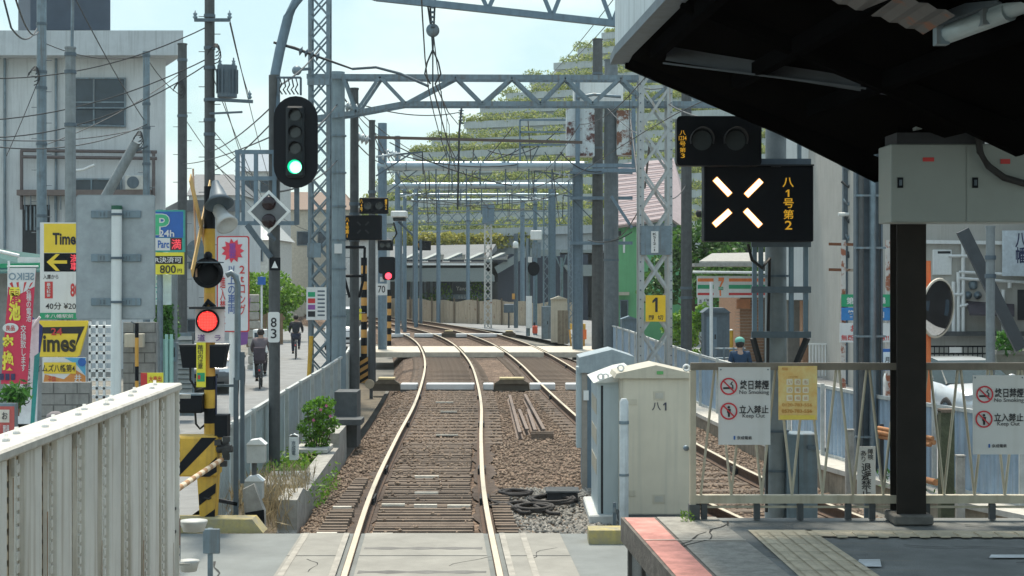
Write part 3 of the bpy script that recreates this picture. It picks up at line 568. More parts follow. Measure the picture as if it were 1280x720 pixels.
# ------------------------------------------------------------------ walls and fences beside the track
def gapwall():
    t = thing('platform_wall', 'white steel panel wall with bolted top rail along the left platform', 'wall', (-2.38, 8, 0))
    A = Vector((-2.365, 7.4, 0)); B = Vector((-2.50, 11.9, 0)); d = (B-A).normalized(); n = Vector((d.y, -d.x, 0))
    def M(u): q = A+d*u; return Matrix(((n.x, d.x, 0, q.x), (n.y, d.y, 0, q.y), (0, 0, 1, 0), (0, 0, 0, 1)))
    wp = mat('wall white paint', (.74, .725, .67), .55, var=.12, scale=2, streak=.75, dirt=(.34, .28, .20)); capm = mat('top rail paint', (.54, .52, .47), .7, var=.2, scale=10, streak=.3)
    brown = mat('ribbed infill', (.66, .54, .38), .8, var=.2, scale=6, streak=.4); L = 4.5
    m = MB(); z = -.1                                 # ribbed infill sheet behind the posts
    while z < 1.88: m.prism([(-.09, -3.4, z), (-.024, -3.4, z+.0), (-.024, -3.4, z+.04), (-.05, -3.4, z+.07), (-.09, -3.4, z+.07)], (0, 3.4+L-.12, 0)); z += .075
    m.v = [tuple(M(0) @ Vector(p)) for p in m.v]; m.build('infill_sheet', brown, t)
    u = -3.35
    while u < L-.3:
        MB().box(-.02, u, -.12, .02, u+.30, 1.9, M(0), bev=.006).build('post_face', wp, t)
        m = MB(); m.box(-.02, u+.47, -.12, .004, u+.50, 1.9, M(0)); z = -.05
        while z < 1.86: m.box(-.02, u+.502, z, .012, u+.545, z+.04, M(0)); m.box(-.02, u+.502, z+.04, .002, u+.545, z+.06, M(0)); z += .06
        m.build('perforated_flange', wp, t)
        MB().box(-.002, u+.445, 1.80, .012, u+.462, 1.90, M(0)).build('clip', capm, t); u += .617
    MB().box(-.02, L-.3, -.12, .0, L-.05, 1.9, M(0)).build('end_panel', wp, t)
    MB().box(-.16, L-.045, -.12, .03, L-.02, 1.9, M(0)).build('end_frame', wp, t)
    MB().box(-.20, -3.5, 1.90, .045, L+.02, 1.955, M(0), bev=.012).build('top_rail', capm, t)
    rr_ = mat('rust run', (.30, .19, .11), .9, var=.4, scale=12)
    for u_, z_, l_ in ((-.9, 1.78, .5), (.13, 1.80, .35), (.75, 1.55, .6), (1.36, 1.82, .3), (1.98, 1.2, .7), (2.62, 1.8, .45), (3.2, 1.0, .5), (3.75, 1.84, .5), (4.3, .8, .5), (1.05, .9, .4), (2.3, .7, .5)):
        w_ = random.uniform(.006, .014); a_ = [M(u_+s*w_*f) @ Vector((.0215, 0, z_-l_*t_)) for t_, f in ((0, 1), (.5, .7), (1, .15)) for s in (-1, 1)]; MB().add(a_, [(0, 1, 3, 2), (2, 3, 5, 4)]).build('rust_run', rr_, t)
    bm = mat('bolt heads', (.72, .71, .67), .5)
    for k in range(22):
        m = MB(); c = M(-3.3+.36*k) @ Vector((-.06-.05*(k % 2), 0, 1.955)); m.lathe(c, (0, 0, 1), [(0, .02), (.014, .02), (.014, .012), (.035, .011), (.035, 0)], 8); m.build('bolt', bm, t)
    MB().box(-.01, L-.02, .75, .035, L-.005, .95, M(0)).build('hinge_strip', mat('rust red', (.20, .08, .05), .8), t)
    for z in (.85, 1.02): MB().box(.0, L-.28, z, .012, L-.05, z+.018, M(0)).build('latch', dark, t)
    m = MB(); m.bar(M(L-.32) @ Vector((.03, 0, .15)), M(L) @ Vector((.03, 0, .42)), .03, .05); m.build('brace', wp, t)
    MB().box(-.02, L-.02, 1.84, .11, L+.0, 1.87, M(0)).build('bracket', capm, t); MB().box(-.02, L-.02, .60, .11, L, .615, M(0)).build('bracket', capm, t)
    MB().box(.002, L-.31, .25, .03, L-.2, .42, M(0)).build('rusted_foot', rustmat('rusted foot', (.5, .5, .47), .48), t)
gapwall()
t = thing('warning_lamp_dish', 'upper pale dish on a bracket at the end of the white wall', 'dish', P(240, 655, 12.1), 'dishes on the wall end')
dm = mat('pale dish', (.50, .51, .49), .6, var=.12)
def dish(t, y, px, r):
    c = P(px, y, 12.1); MB().lathe(c, (0, 0, 1), [(-.035, .0), (-.035, r*.75), (.035, r), (.045, r), (.045, 0)], 20).build('dish', dm, t); MB().tube([c+Vector((-.11, 0, -.3)), c+Vector((-.11, 0, .0)), c+Vector((0, 0, 0))], .012, 6).build('bracket', galvd, t)
dish(t, 658, 242, .105)
t = thing('warning_lamp_dish', 'lower pale dish half out of the picture at the end of the white wall', 'dish', P(236, 708, 12.1), 'dishes on the wall end'); dish(t, 708, 236, .08)
t = thing('marker_post', 'short grey marker post with a small box in front of the yellow kerb', 'post', (PX(263, 13.4), 13.4, -.03))
MB().box(PX(260, 13.4), 13.38, -.03, PX(266, 13.4), 13.41, PZ(660, 13.4)).build('post', galv, t); MB().box(PX(255, 13.4), 13.35, PZ(691, 13.4), PX(276, 13.4), 13.378, PZ(660, 13.4), bev=.006).build('plate', galv, t)
# yellow kerbs either side of the crossing
kerbm = mat('worn yellow kerb', (.27, .255, .20), .9, var=.4, scale=7, col2=(.46, .37, .12), bump=.3, streak=.5, dirt=(.17, .16, .13))
def kerb(x0, x1, y, label, slope):
    m = MB(); m.prism([(x0, y, -.04), (x1, y, -.04), (x1-slope, y, .11), (x0, y, .11)], (0, .32, 0)); tag(m.build('road_kerb', kerbm), label, 'kerb', 'yellow kerbs beside the crossing')
kerb(-4.6, PX(328, 17.3), 17.35, 'long worn yellow concrete kerb left of the crossing below the barrier', .12); kerb(PX(736, 16.6), PX(800, 16.6), 16.6, 'short yellow kerb piece in front of the relay cabinets', .02)
t = thing('retaining_wall', 'stepped grey concrete retaining wall left of the ballast', 'wall', (-2.55, 20, -.4))
m = MB(); secs = [(18.4, -.52), (19.2, -.3), (19.21, .06), (20.0, .10), (20.6, -.02), (25.5, .02), (25.51, .24), (27.0, .24)]
v = []
for y, z in secs: x = Lc(y)-1.55; v += [(x-.24, y, -.62), (x-.24, y, z), (x, y, z), (x, y, -.62)]
m.add(v, [(4*i+j, 4*i+j+1, 4*i+5+j, 4*i+4+j) for i in range(len(secs)-1) for j in range(3)]+[(3, 2, 1, 0)]+[(28, 29, 30, 31)]); m.build('wall', concrete, t)
MB().box(Lc(20.8)-2.25, 20.8, -.25, Lc(20.8)-1.7, 22.2, .05, bev=.02).build('cover_slab', concrete, t)
MB().box(Lc(26)-2.15, 24.6, .02, Lc(26)-1.62, 25.4, .09, bev=.01).build('cover_slab', mat('pale slab', (.5, .49, .45), .9), t)
box_m = MB().box(PX(418, 27.5), 27.5, -.2, PX(446, 27.5), 28.2, PZ(490, 27.5)); box_m.build('block', concd, t)
MB().box(PX(408, 27), 26.9, PZ(531, 27), PX(452, 27), 27.5, PZ(524, 27)).build('ledge', concd, t)
soil = mat('verge soil', (.15, .125, .09), .95, var=.35, scale=3, bump=.4)
mb = MB(); strip(mb, yrange(17.7, 46, 1), lambda y: Lc(y)-2.8, lambda y: Lc(y)-1.7, -.32); struct('verge', mb, soil)
# blue grey sheet fence left
fb = mat('pale blue fence sheet', (.40, .47, .49), .5, .2, var=.12, scale=4, streak=.55, dirt=(.24, .25, .24)); fbr = mat('fence top rail', (.50, .52, .50), .6, var=.2, streak=.3)
def sheetfence(path, h, z0, label, grp, panel=2.0, rib=.16, mats=(fb, fbr), zf=None):
    t = thing('sheet_metal_fence', label, 'fence', (path[0][0], path[0][1], z0), grp); pts = [Vector((x, y, 0)) for x, y in path]; dist = [0]
    for a, c in zip(pts, pts[1:]): dist.append(dist[-1]+(c-a).length)
    def at(s):
        for i in range(len(pts)-1):
            if s <= dist[i+1] or i == len(pts)-2: f = (s-dist[i])/(dist[i+1]-dist[i]); return pts[i].lerp(pts[i+1], f)
    S = 0
    while S < dist[-1]-.2:
        e = min(S+panel, dist[-1]); a, c = at(S), at(e); d = (c-a).normalized(); nrm = Vector((d.y, -d.x, 0)); L = (c-a).length; z = z0 if zf is None else zf(a.y)
        m = MB(); u = .03; vs = []; k = 0
        while u < L-.02:
            for q, o in ((0, 0), (.06, 0), (.085, -.03), (.145, -.03)):
                if u+q < L-.02: p = a+d*(u+q)+nrm*o; vs += [(p.x, p.y, z+.06), (p.x, p.y, z+h-.05)]
            u += .17
        m.add(vs, [(2*i, 2*i+2, 2*i+3, 2*i+1) for i in range(len(vs)//2-1)]); m.build('panel', mats[0], t)
        MB().bar(a+Vector((0, 0, z+h-.03)), c+Vector((0, 0, z+h-.03)), .06, .05).build('top_rail', mats[1], t); MB().bar(a+Vector((0, 0, z+.08)), c+Vector((0, 0, z+.08)), .045, .045).build('bottom_rail', mats[1], t)
        MB().box(a.x-.03+nrm.x*.04, a.y-.03, z-.05, a.x+.03+nrm.x*.04, a.y+.03, z+h+.02).build('fence_post', mats[1], t); S = e
fl = [(Lc(y)-2.55-(.12 if y > 40 else 0), y) for y in (18.6, 20, 22, 24, 26, 28, 30, 32, 34, 36, 38, 40, 42, 44, 46, 48, 52, 56, 60)]
sheetfence(fl, 1.22, -.36, 'pale blue sheet metal fence between the left street and the track', None)
fr = [(3.55, 60), (3.85, 52), (4.0, 44), (4.25, 36.4), (4.6, 31), (5.2, 25), (6.1, 21.2), (7.0, 18.9), (7.9, 17.4)]
sheetfence(fr, 1.2, -.22, 'pale blue sheet metal fence with white posts beyond the second track', None, mats=(mat('sky blue fence sheet', (.33, .44, .55), .5, .2, var=.14, scale=4, streak=.5, dirt=(.26, .28, .30)), fbr))
t = thing('track_side_wall', 'low concrete wall with pale cap in front of the right blue fence', 'wall', (5, 25, -.5)); m = MB(); c = MB(); v = []; w = []
for x, y in fr[::-1]: v += [(x-.42, y-.15, -.62), (x-.42, y-.15, -.24), (x+.1, y+.02, -.24), (x+.1, y+.02, -.62)]; w += [(x-.46, y-.17, -.238), (x-.46, y-.17, -.165), (x+.08, y+.02, -.165), (x+.08, y+.02, -.238)]
fs = [(4*i+j, 4*i+(j+1) % 4, 4*i+4+(j+1) % 4, 4*i+4+j) for i in range(len(fr)-1) for j in range(4)]+[(0, 3, 2, 1), tuple(len(fr)*4-4+k for k in range(4))]
m.add(v, fs); m.build('wall', mat('stained wall concrete', (.30, .26, .20), .9, var=.35, scale=4, bump=.3, streak=.6, dirt=(.12, .10, .07)), t); c.add(w, fs); c.build('cap', mat('pale cap concrete', (.52, .50, .45), .9, var=.2, scale=6), t)
# rusty far fence
t = thing('rusty_sheet_fence', 'tall brown rusty sheet fence at the far bend of the track', 'fence', (-2.5, 104, -.3)); fx0, fy0, fx1, fy1 = -8.6, 113, 4.2, 98
bm_ = rustmat('rusted fence sheet', (.45, .375, .28), .60, rust=(.26, .18, .12), scale=2.5); L = math.hypot(fx1-fx0, fy1-fy0); d = Vector(((fx1-fx0)/L, (fy1-fy0)/L, 0)); nrm = Vector((d.y, -d.x, 0)); m = MB(); vs = []; u = 0; k = 0
while u < L:
    p = Vector((fx0, fy0, 0))+d*u+nrm*(.06*(k % 4 in (1, 2))); top = 1.12+.06*math.sin(u*2.3)+.05*math.sin(u*.7); vs += [(p.x, p.y, -.6), (p.x, p.y, top)]; u += (.03 if k % 2 else .13); k += 1
m.add(vs, [(2*i, 2*i+2, 2*i+3, 2*i+1) for i in range(len(vs)//2-1)]); m.build('sheet', bm_, t)
for i in range(9): p = Vector((fx0, fy0, 0))+d*(L*i/8)+nrm*.1; MB().box(p.x-.05, p.y-.05, -.6, p.x+.05, p.y+.05, 1.3).build('fence_post', mat('old timber', (.17, .13, .09), .9), t)

# ------------------------------------------------------------------ poles
def pole(name, px, Y, ytop, r, m, label, cat='utility pole', zb=-.5, group=None, taper=.85, bands=(), steps=0, n=14, lean=0):
    x = PX(px, Y); zt = PZ(ytop, Y); t = thing(name, label, cat, (x, Y, zb), group)
    MB().tube([(x, Y, zb), (x+lean*.5, Y, (zb+zt)/2), (x+lean, Y, zt)], [r, r*(1+taper)/2, r*taper], n).build('shaft', m, t)
    MB().tube([(x+lean, Y, zt), (x+lean, Y, zt+.04)], [r*taper*1.12]*2, n).build('cap', m, t)
    for b in bands:
        z = PZ(b, Y); rr = r*(1+(taper-1)*(z-zb)/(zt-zb)); MB().tube([(x+lean*(z-zb)/(zt-zb), Y, z-.04), (x+lean*(z-zb)/(zt-zb), Y, z+.04)], rr+.02, n).build('band', galvd, t)
    if steps:
        for i in range(steps):
            z = zb+1.8+.45*i
            if z < zt-.2: s = 1 if i % 2 else -1; MB().tube([(x, Y, z), (x+s*(r+.14), Y, z)], .012, 5).build('step_bolt', galvd, t)
    return t
def lattice(t, cx, Y, w, z0, z1, nseg, m, th=.055, brace=.035, wy=None, names=True):
    wy = wy or w
    for sx in (-1, 1):
        for sy in (-1, 1): a = MB(); x, y = cx+sx*w/2, Y+sy*wy/2; a.box(x-th/2, y-.006*1, z0, x+th/2, y+.006, z1); a.box(x-.006+sx*th/2, y-th/2*0, z0, x+.006+sx*th/2, y-sy*th, z1); a.build('leg', m, t)
    h = (z1-z0)/nseg; b = MB()
    for i in range(nseg):
        za, zb = z0+h*i, z0+h*(i+1)
        for y, o in ((Y-wy/2-.012, 1), (Y+wy/2+.012, -1)):
            b.bar((cx-w/2*o, y, za), (cx+w/2*o, y, zb), .008, brace); b.bar((cx+w/2*o, y+.012*o, za), (cx-w/2*o, y+.012*o, zb), .008, brace)
        for x, o in ((cx-w/2-.012, 1), (cx+w/2+.012, -1)): b.bar((x, Y-wy/2*o, za), (x, Y+wy/2*o, zb), .008, brace)
    b.build('bracing', m, t)
# gantry over the signal (nearest): bent leg left, arched truss, H post right
t = thing('track_gantry', 'nearest catenary gantry with a bent left leg and arched truss high overhead', 'gantry', (PX(343, 24), 24, -.35), 'catenary gantries over the tracks'); Y = 24
MB().tube([P(343, 605, Y), P(343, 94, Y)], .085, 12).build('left_leg', concd, t)
MB().tube([P(344, 150, Y-.01), P(344, 92, Y), P(350, 62, Y), P(360, 22, Y), P(371, 0, Y), P(395, -30, Y)], .075, 10).build('bent_arm', steelblue, t)
ch = [(395, -30), (470, -3), (600, 11), (765, 29), (930, 44), (1085, 50)]
m = MB()
for a, c in zip(ch, ch[1:]): m.bar(P(*a, Y), P(*c, Y), .10, .10)
m.build('bottom_chord', steelblue, t); m = MB()
up = [(395, -100), (600, -80), (765, -70), (1085, -60)]
for a, c in zip(up, up[1:]): m.bar(P(*a, Y), P(*c, Y), .09, .09)
m.build('top_chord', steelblue, t); m = MB(); xs = [430, 520, 610, 690, 765, 840, 920, 1000, 1080]
def lerp_y(poly, x):
    for (a, b_), (c, d_) in zip(poly, poly[1:]):
        if a <= x <= c: return b_+(d_-b_)*(x-a)/(c-a)
    return poly[-1][1]
for i in range(len(xs)-1): mid = (xs[i]+xs[i+1])/2; m.bar(P(xs[i], lerp_y(ch, xs[i]), Y), P(mid, lerp_y(up, mid), Y), .06, .06); m.bar(P(mid, lerp_y(up, mid), Y), P(xs[i+1], lerp_y(ch, xs[i+1]), Y), .06, .06)
m.build('diagonals', steelblue, t)
x = PX(1085, Y); m = MB(); m.box(x-.2, Y-.1, -.3, x-.17, Y+.1, PZ(40, Y)); m.box(x+.17, Y-.1, -.3, x+.2, Y+.1, PZ(40, Y)); m.box(x-.16, Y-.02, -.3, x+.16, Y+.02, PZ(40, Y)); m.build('right_leg', galvd, t)
MB().tube([(x+.04, Y-.14, -.3), (x+.04, Y-.14, PZ(60, Y))], .05, 10).build('conduit', galv, t); MB().tube([(x-.13, Y-.13, -.3), (x-.13, Y-.13, PZ(60, Y))], .04, 10).build('conduit', concd, t)
for py in (205, 245, 310, 420, 545): MB().box(x-.23, Y-.17, PZ(py, Y)-.015, x+.23, Y-.11, PZ(py, Y)+.015).build('clamp', galv, t)
for py, s in ((100, 0), (620, 0)): pass
# gantry 2: concrete pole left, lattice tower right, flat truss
t = thing('track_gantry', 'second catenary gantry, flat triangulated truss from concrete pole to lattice tower', 'gantry', (PX(422, 38), 38, -.4), 'catenary gantries over the tracks'); Y = 38
x = PX(421, Y); MB().tube([(x, Y, -.5), (x, Y, PZ(90, Y))], [.225, .19], 16).build('left_pole', mat('pale blue concrete', (.235, .30, .33), .85, var=.14, scale=5, streak=.5), t)
for py in (170, 216, 258, 300, 336, 395): MB().tube([(x, Y, PZ(py, Y)-.02), (x, Y, PZ(py, Y)+.02)], .23, 16).build('band', galv, t)
MB().box(PX(422, Y)-.05, Y-.26, PZ(317, Y), PX(422, Y)+.13, Y-.235, PZ(305, Y)).build('number_plate', signwhite, t)
def truss(t, Y, top, bot, nodes, w1, wd, m):
    for nm, ch in (('top_chord', top), ('bottom_chord', bot)):
        for dy in (-.25, .25):
            k = MB()
            for a, c in zip(ch, ch[1:]): k.bar(P(*a, Y+0)+Vector((0, dy, 0)), P(*c, Y)+Vector((0, dy, 0)), .04, w1)
            k.build(nm, m, t)
    k = MB()
    for i in range(len(nodes)-1):
        a, c = nodes[i], nodes[i+1]; A, B = (top, bot) if i % 2 == 0 else (bot, top)
        for dy in (-.29, .29): k.bar(P(a, lerp_y(A, a), Y)+Vector((0, dy, 0)), P(c, lerp_y(B, c), Y)+Vector((0, dy, 0)), .012, wd)
    for a in nodes[::2]: k.bar(P(a, lerp_y(top, a), Y)+Vector((0, -.25, 0)), P(a, lerp_y(top, a), Y)+Vector((0, .25, 0)), .04, .04)
    k.build('diagonals', m, t)
truss(t, 38, [(385, 97), (900, 99)], [(385, 150), (440, 143), (505, 131), (900, 131)], [430, 446, 476, 508, 570, 603, 640, 675, 706, 740, 775, 808, 845, 880], .115, .075, galv)
lx = PX(818, Y); lattice(t, lx, Y, .66, -.5, PZ(60, Y), 9, mat('lattice paint', (.42, .455, .46), .55, .2, var=.12, streak=.5, dirt=(.33, .22, .14)), th=.12, brace=.06)
MB().box(lx-.37, Y-.40, PZ(319, Y), lx+.37, Y-.37, PZ(283, Y)).build('gusset_plate', galv, t)
f = Face(t, Y-.4); f.Y = Y-.42; f.rect('number_board', 814, 289, 823, 316, signwhite, 0); f.txt('K\nS\n1\n2\n-\n1', 816, 291, 821, 314, ink, 1)
f.rect('warning_board', 807, 369, 832, 402, mat('yellow sign', (.86, .55, .02), .5, var=.08), 0); one(f, 815.5, 372, 822, 390, ink, 2); f.txt('閉  切', 811, 394, 829, 400, ink, 1)
rb = MB()
for sx in (-1, 1):
    for i in range(40): z = 0+.22*i; rb.ball((lx+sx*.36, Y-.39, z), .018, 6, 4)
rb.build('rivets', galvd, t)
# left lattice tower beside it
t = thing('lattice_tower', 'slender grey lattice tower left of the concrete gantry pole', 'lattice tower', (PX(400, 36), 36, -.5)); lattice(t, PX(400, 36), 36, .40, -.5, PZ(-30, 36), 22, galv, th=.075, brace=.04)
f = Face(t, 35.7); MB().box(PX(386, 36), 35.72, PZ(108, 36), PX(413, 36), 35.76, PZ(100, 36)).build('tie_plate', galv, t); MB().box(PX(386, 36), 35.72, PZ(322, 36), PX(403, 36), 35.74, PZ(304, 36)).build('tie_plate', galv, t)
f.rect('timetable_board', 383, 359, 408, 400, signwhite, 1); f.rect('board_band', 385, 365, 394, 371, green, 2, .004); f.rect('board_band', 385, 373, 394, 379, red, 2, .004); f.rect('board_band', 385, 381, 394, 387, mat('violet ink', (.25, .08, .3), .5), 2, .004); f.rect('board_band', 385, 389, 394, 396, dark, 2, .004)
for k in range(7): f.rect('board_line', 397, 363+5*k, 406, 365+5*k, galvd, 2, .004)
tt = thing('reflector_board', 'yellow and black cable guard strip on the lattice tower foot', 'guard', (PX(386, 35.5), 35.5, -.4)); MB().tube([P(386, 475, 35.4), P(389, 420, 35.4)], .05, 8).build('guard', yellow, tt)
# gantry 3 and 4: pipe beams
def pipegantry(Y, xl, xr, py, rl, ytl, ytr, label, rb, hang, lat):
    t = thing('track_gantry', label, 'gantry', (PX(xl, Y), Y, -.4), 'catenary gantries over the tracks'); pm = mat('pipe beam', (.34, .43, .48), .4, .4, var=.1)
    MB().tube([P(xl-6, py, Y), P(xr+8, py, Y)], rb, 14).build('pipe_beam', pm, t)
    MB().tube([P(xl, HOR+2000*3.0/Y, Y), P(xl, ytl, Y)], rl, 12).build('left_post', steelblue, t)
    if lat: lattice(t, PX(xr, Y), Y, .4, -.4, PZ(ytr, Y), 14, galv, th=.08, brace=.03)
    else: x = PX(xr, Y); m = MB(); m.box(x-.2, Y-.12, -.4, x-.18, Y+.12, PZ(ytr, Y)); m.box(x+.18, Y-.12, -.4, x+.2, Y+.12, PZ(ytr, Y)); m.box(x-.17, Y-.015, -.4, x+.17, Y+.015, PZ(ytr, Y)); m.build('right_post', steelblue, t)
    for q in range(5): a = xl+(xr-xl)*(.12+.19*q); MB().tube([P(a, py, Y), P(a+1.5, py, Y)], rb+.025, 14).build('coupling', galv, t)
    for a, top, bot in hang:
        m = MB(); m.bar(P(a, py+4, Y-.1), P(a, bot, Y-.1), .05, .05); m.bar(P(a-9, top, Y-.1), P(a, py-2, Y-.1), .04, .04); m.bar(P(a+13, top, Y-.1), P(a+1, py-2, Y-.1), .04, .04); m.build('hanger', galvd, t)
    return t
g3 = pipegantry(60, 478, 722, 207.5, .17, 154, 204, 'third catenary gantry with a thick round pipe beam above the red signal', .175, [(565, 182, 238), (661, 182, 250), (600, 190, 232), (545, 192, 246), (583, 196, 258), (632, 186, 240), (690, 190, 236)], False)
f = MB()
for a, c in (((650, 150), (650, 202)), ((650, 150), (720, 150)), ((650, 165), (735, 165)), ((650, 181), (730, 181))): f.bar(P(*a, 59.7), P(*c, 59.7), .07, .07)
f.build('outrigger_frame', steelblue, g3)
for py in (214, 246, 302): MB().box(PX(712, 60), 59.7, PZ(py+4, 60), PX(790, 60), 59.85, PZ(py, 60)).build('tie_bar', steelblue, g3)
pipegantry(76, 497, 716, 232, .13, 170, 226, 'fourth catenary gantry with a thinner pipe beam just below the third', .14, [(548, 216, 252), (602, 216, 268), (640, 216, 262), (522, 222, 258), (576, 220, 250), (622, 222, 256), (664, 220, 250)], True)
t = pipegantry(92, 520, 684, 250, .12, 232, 240, 'farthest small catenary gantry in front of the terraced building', .06, [(560, 244, 268), (610, 244, 272)], True)
t = thing('lattice_tower', 'thin rust streaked lattice tower in front of the rusty fence', 'lattice tower', (PX(610, 97), 97, -.5)); lattice(t, PX(610, 97), 97, .38, -.5, PZ(262, 97), 16, rustmat('rust streaked lattice', (.5, .5, .48), .58, rust=(.25, .13, .08)), th=.09, brace=.05)
MB().box(PX(603, 96.7), 96.6, PZ(280, 96.7), PX(618, 96.7), 96.65, PZ(255, 96.7)).build('top_plate', steelblue, t)
# thin horizontal feeder arm behind gantry 2
t = thing('cross_arm', 'long thin brown horizontal rod crossing in front of the terraces', 'cross arm', P(480, 172, 50)); m = MB(); m.bar(P(440, 171, 50), P(728, 178, 50), .06, .09); m.build('rod', mat('brown rod', (.13, .10, .085), .7, .3), t)
# plain poles
pole('track_pole', 443, 39, 112, .125, concd, 'dark pole carrying the unlit black signal panel, left of the near track', 'pole', -.4, None, .8, (255, 268, 300), 6)
pole('track_pole', 465, 45, 152, .11, concd, 'thin dark pole just left of the pole with the 70 plate', 'pole', -.4, None, .8, (240,), 0)
pole('track_pole', 747, 60, 50, .23, concd, 'darker left one of two tall poles carrying the rusty boxes', 'pole', -.4, 'tall twin poles right of the tracks', .8, (92, 132, 185), 0)
pole('track_pole', 764, 58, 76, .285, mat('mid grey concrete', (.14, .165, .18), .85, var=.2, scale=5, streak=.4), 'thicker lighter right one of two tall poles carrying the rusty boxes', 'pole', -.4, 'tall twin poles right of the tracks', .85, (130, 300, 325), 0)
pole('track_pole', 858, 48, 90, .17, concd, 'slim dark pole between the lattice tower and the convenience store', 'pole', -.4, None, .9, (360, 372), 0)
pole('utility_pole', 52, 46, -20, .15, galv, 'grey pole at the far left in front of the white building', 'utility pole', -.5, None, .9, (30, 90, 110, 180, 270, 286), 18)
pole('utility_pole', 88, 35, 61, .13, conc, 'pale concrete pole passing in front of the yellow parking signs', 'utility pole', -.5, None, .85, (68, 90, 156))
m = MB().tube([P(90, 62, 35), P(91, -20, 35)], .035, 8); tag(m.build('pole_extension', galv), 'thin grey rod standing on top of the pale concrete pole', 'rod')
t = pole('utility_pole', 183, 47, 66, .11, galv, 'slim pole with a slanting brace in front of the white building', 'utility pole', -.5, None, .9, (70, 130, 160, 190, 205), 14)
MB().tube([P(131, 248, 46.9), P(170, 178, 46.9)], [.15, .14], 12).build('brace', conc, t); MB().tube([P(163, 192, 46.9), P(185, 182, 46.9)], .03, 6).build('brace_clamp', galvd, t)
pole('utility_pole', 228, 52, 56, .16, concd, 'dark pole at the right corner of the white building', 'utility pole', -.5, None, .9, (75, 145), 16)
t = pole('utility_pole', 262, 41, -30, .14, concd, 'dark pole with a grey transformer and cross arms', 'utility pole', -.5, None, .9, (20, 60, 85, 125, 150, 168), 24)
MB().bar(P(243, 25, 40.8), P(288, 25, 40.8), .08, .08).build('cross_arm', galvd, t); MB().bar(P(260, 124, 40.8), P(316, 127, 40.8), .1, .08).build('cross_arm', galvd, t); MB().bar(P(262, 142, 40.8), P(303, 140, 40.8), .05, .05).build('cross_arm', galvd, t)
m = MB(); m.tube([P(284, 122, 40.9), P(284, 82, 40.9)], .25, 18); tr = m.build('transformer', galvd, t)
m = MB()
for k in range(14): a = 2*PI*k/14; c = P(284, 102, 40.9); m.bar(c+Vector((.27*math.cos(a), .27*math.sin(a), -.3)), c+Vector((.27*math.cos(a), .27*math.sin(a), .3)), .02, .05)
m.build('cooling_fins', galvd, tr)
for px in (275, 292): MB().lathe(P(px, 82, 40.9), (0, 0, 1), [(0, .04), (.05, .055), (.06, .03), (.12, .05), (.13, .02), (.2, .02)], 8).build('bushing', galv, tr)
for px in (244, 287, 312): MB().lathe(P(px, 24 if px < 300 else 124, 40.8), (0, 0, 1), [(0, .03), (.06, .07), (.08, .03), (.14, .06), (.16, .03), (.24, .0)], 8).build('insulator', galv, t)
pole('sign_pole', 216, 34, 292, .10, conc, 'grey pole below the blue parking sign', 'pole', -.5, None, .95)
pole('concrete_pole', 1238, 30, 285, .085, conc, 'round grey concrete pole right of the convex mirror', 'pole', -.42, None, .97, (322, 345))
t = thing('diagonal_strut', 'dark slanting steel strut crossing behind the right concrete pole', 'strut', P(1240, 360, 31)); MB().bar(P(1203, 288, 31), P(1276, 436, 31), .1, .24).build('strut', mat('strut dark', (.055, .065, .075), .6), t)
# ------------------------------------------------------------------ buildings
def facade(Y): return Face(None, Y)
wallw = mat('aged white render', (.54, .57, .585), .9, var=.12, scale=.8, streak=.6, dirt=(.36, .38, .39), bump=.1); glass = glassmat('window glass'); parap = mat('parapet paint', (.48, .52, .545), .8, var=.1, scale=2, streak=.4)
def block(t, name, x0, x1, y0, y1, Y, depth, m, skew=0, bev=0):
    a, c = P(x0, y1, Y), P(x1, y0, Y); return MB().prism([(a.x, Y, a.z), (c.x, Y, a.z), (c.x, Y, c.z), (a.x, Y, c.z)], (skew*depth, depth, 0)).build(name, m, t)
def window(t, x0, y0, x1, y1, Y, mull=(), cross=(), fr=None):
    fr = fr or galv; f = Face(t, Y-.05); w = f.rect('window', x0, y0, x1, y1, glass, 0, .03); k = MB(); y = Y-.09; s = .05
    a, c = P(x0, y1, Y), P(x1, y0, Y); k.box(a.x-s, y, a.z-s, a.x, Y-.02, c.z+s); k.box(c.x, y, a.z-s, c.x+s, Y-.02, c.z+s); k.box(a.x, y, a.z-s, c.x, Y-.02, a.z); k.box(a.x, y, c.z, c.x, Y-.02, c.z+s)
    for q in mull: k.box(PX(q, Y)-.03, y, a.z, PX(q, Y)+.03, Y-.055, c.z)
    for q in cross: k.box(a.x, y+.01, PZ(q, Y)-.025, c.x, Y-.055, PZ(q, Y)+.025)
    k.build('frame', fr, w); return w
# white apartment block at left
Y = 58; t = thing('apartment_building', 'white flat roofed building with sliding windows at upper left', 'building', P(60, 445, Y))
block(t, 'wall', -90, 207, 66, 462, Y, 9, wallw, -.42); block(t, 'parapet', -100, 229, 38, 69, Y-.9, 9, parap, -.42); block(t, 'rooftop_tank_house', 38, 138, -40, 37.5, Y+.5, 4, mat('dark tank cladding', (.055, .075, .105), .7, var=.15, scale=2), -.42)
window(t, 94, 99, 156, 157, Y, (118,), (128,)); window(t, 92, 225, 151, 256, Y, (115,), ())
m = MB(); m.tube([P(93, 135, Y-.25), P(157, 135, Y-.25)], .035, 6); m.tube([P(93, 156, Y-.25), P(157, 158, Y-.25)], .035, 6); m.build('window_railing', galv, t)
m = MB(); 
for py in (188, 196): m.tube([P(26, py, Y-.3), P(196, py+2, Y-.3)], .06, 6)
for px in (27, 192): m.tube([P(px, 188, Y-.3), P(px, 262, Y-.3)], .06, 6)
m.build('balcony_frame', mat('brown pipe', (.12, .10, .10), .7), t)
m = MB(); m.box(PX(26, Y), Y-.5, PZ(245, Y), PX(192, Y), Y-.02, PZ(238, Y)); m.build('balcony_slab', mat('balcony brown', (.16, .13, .12), .8), t)
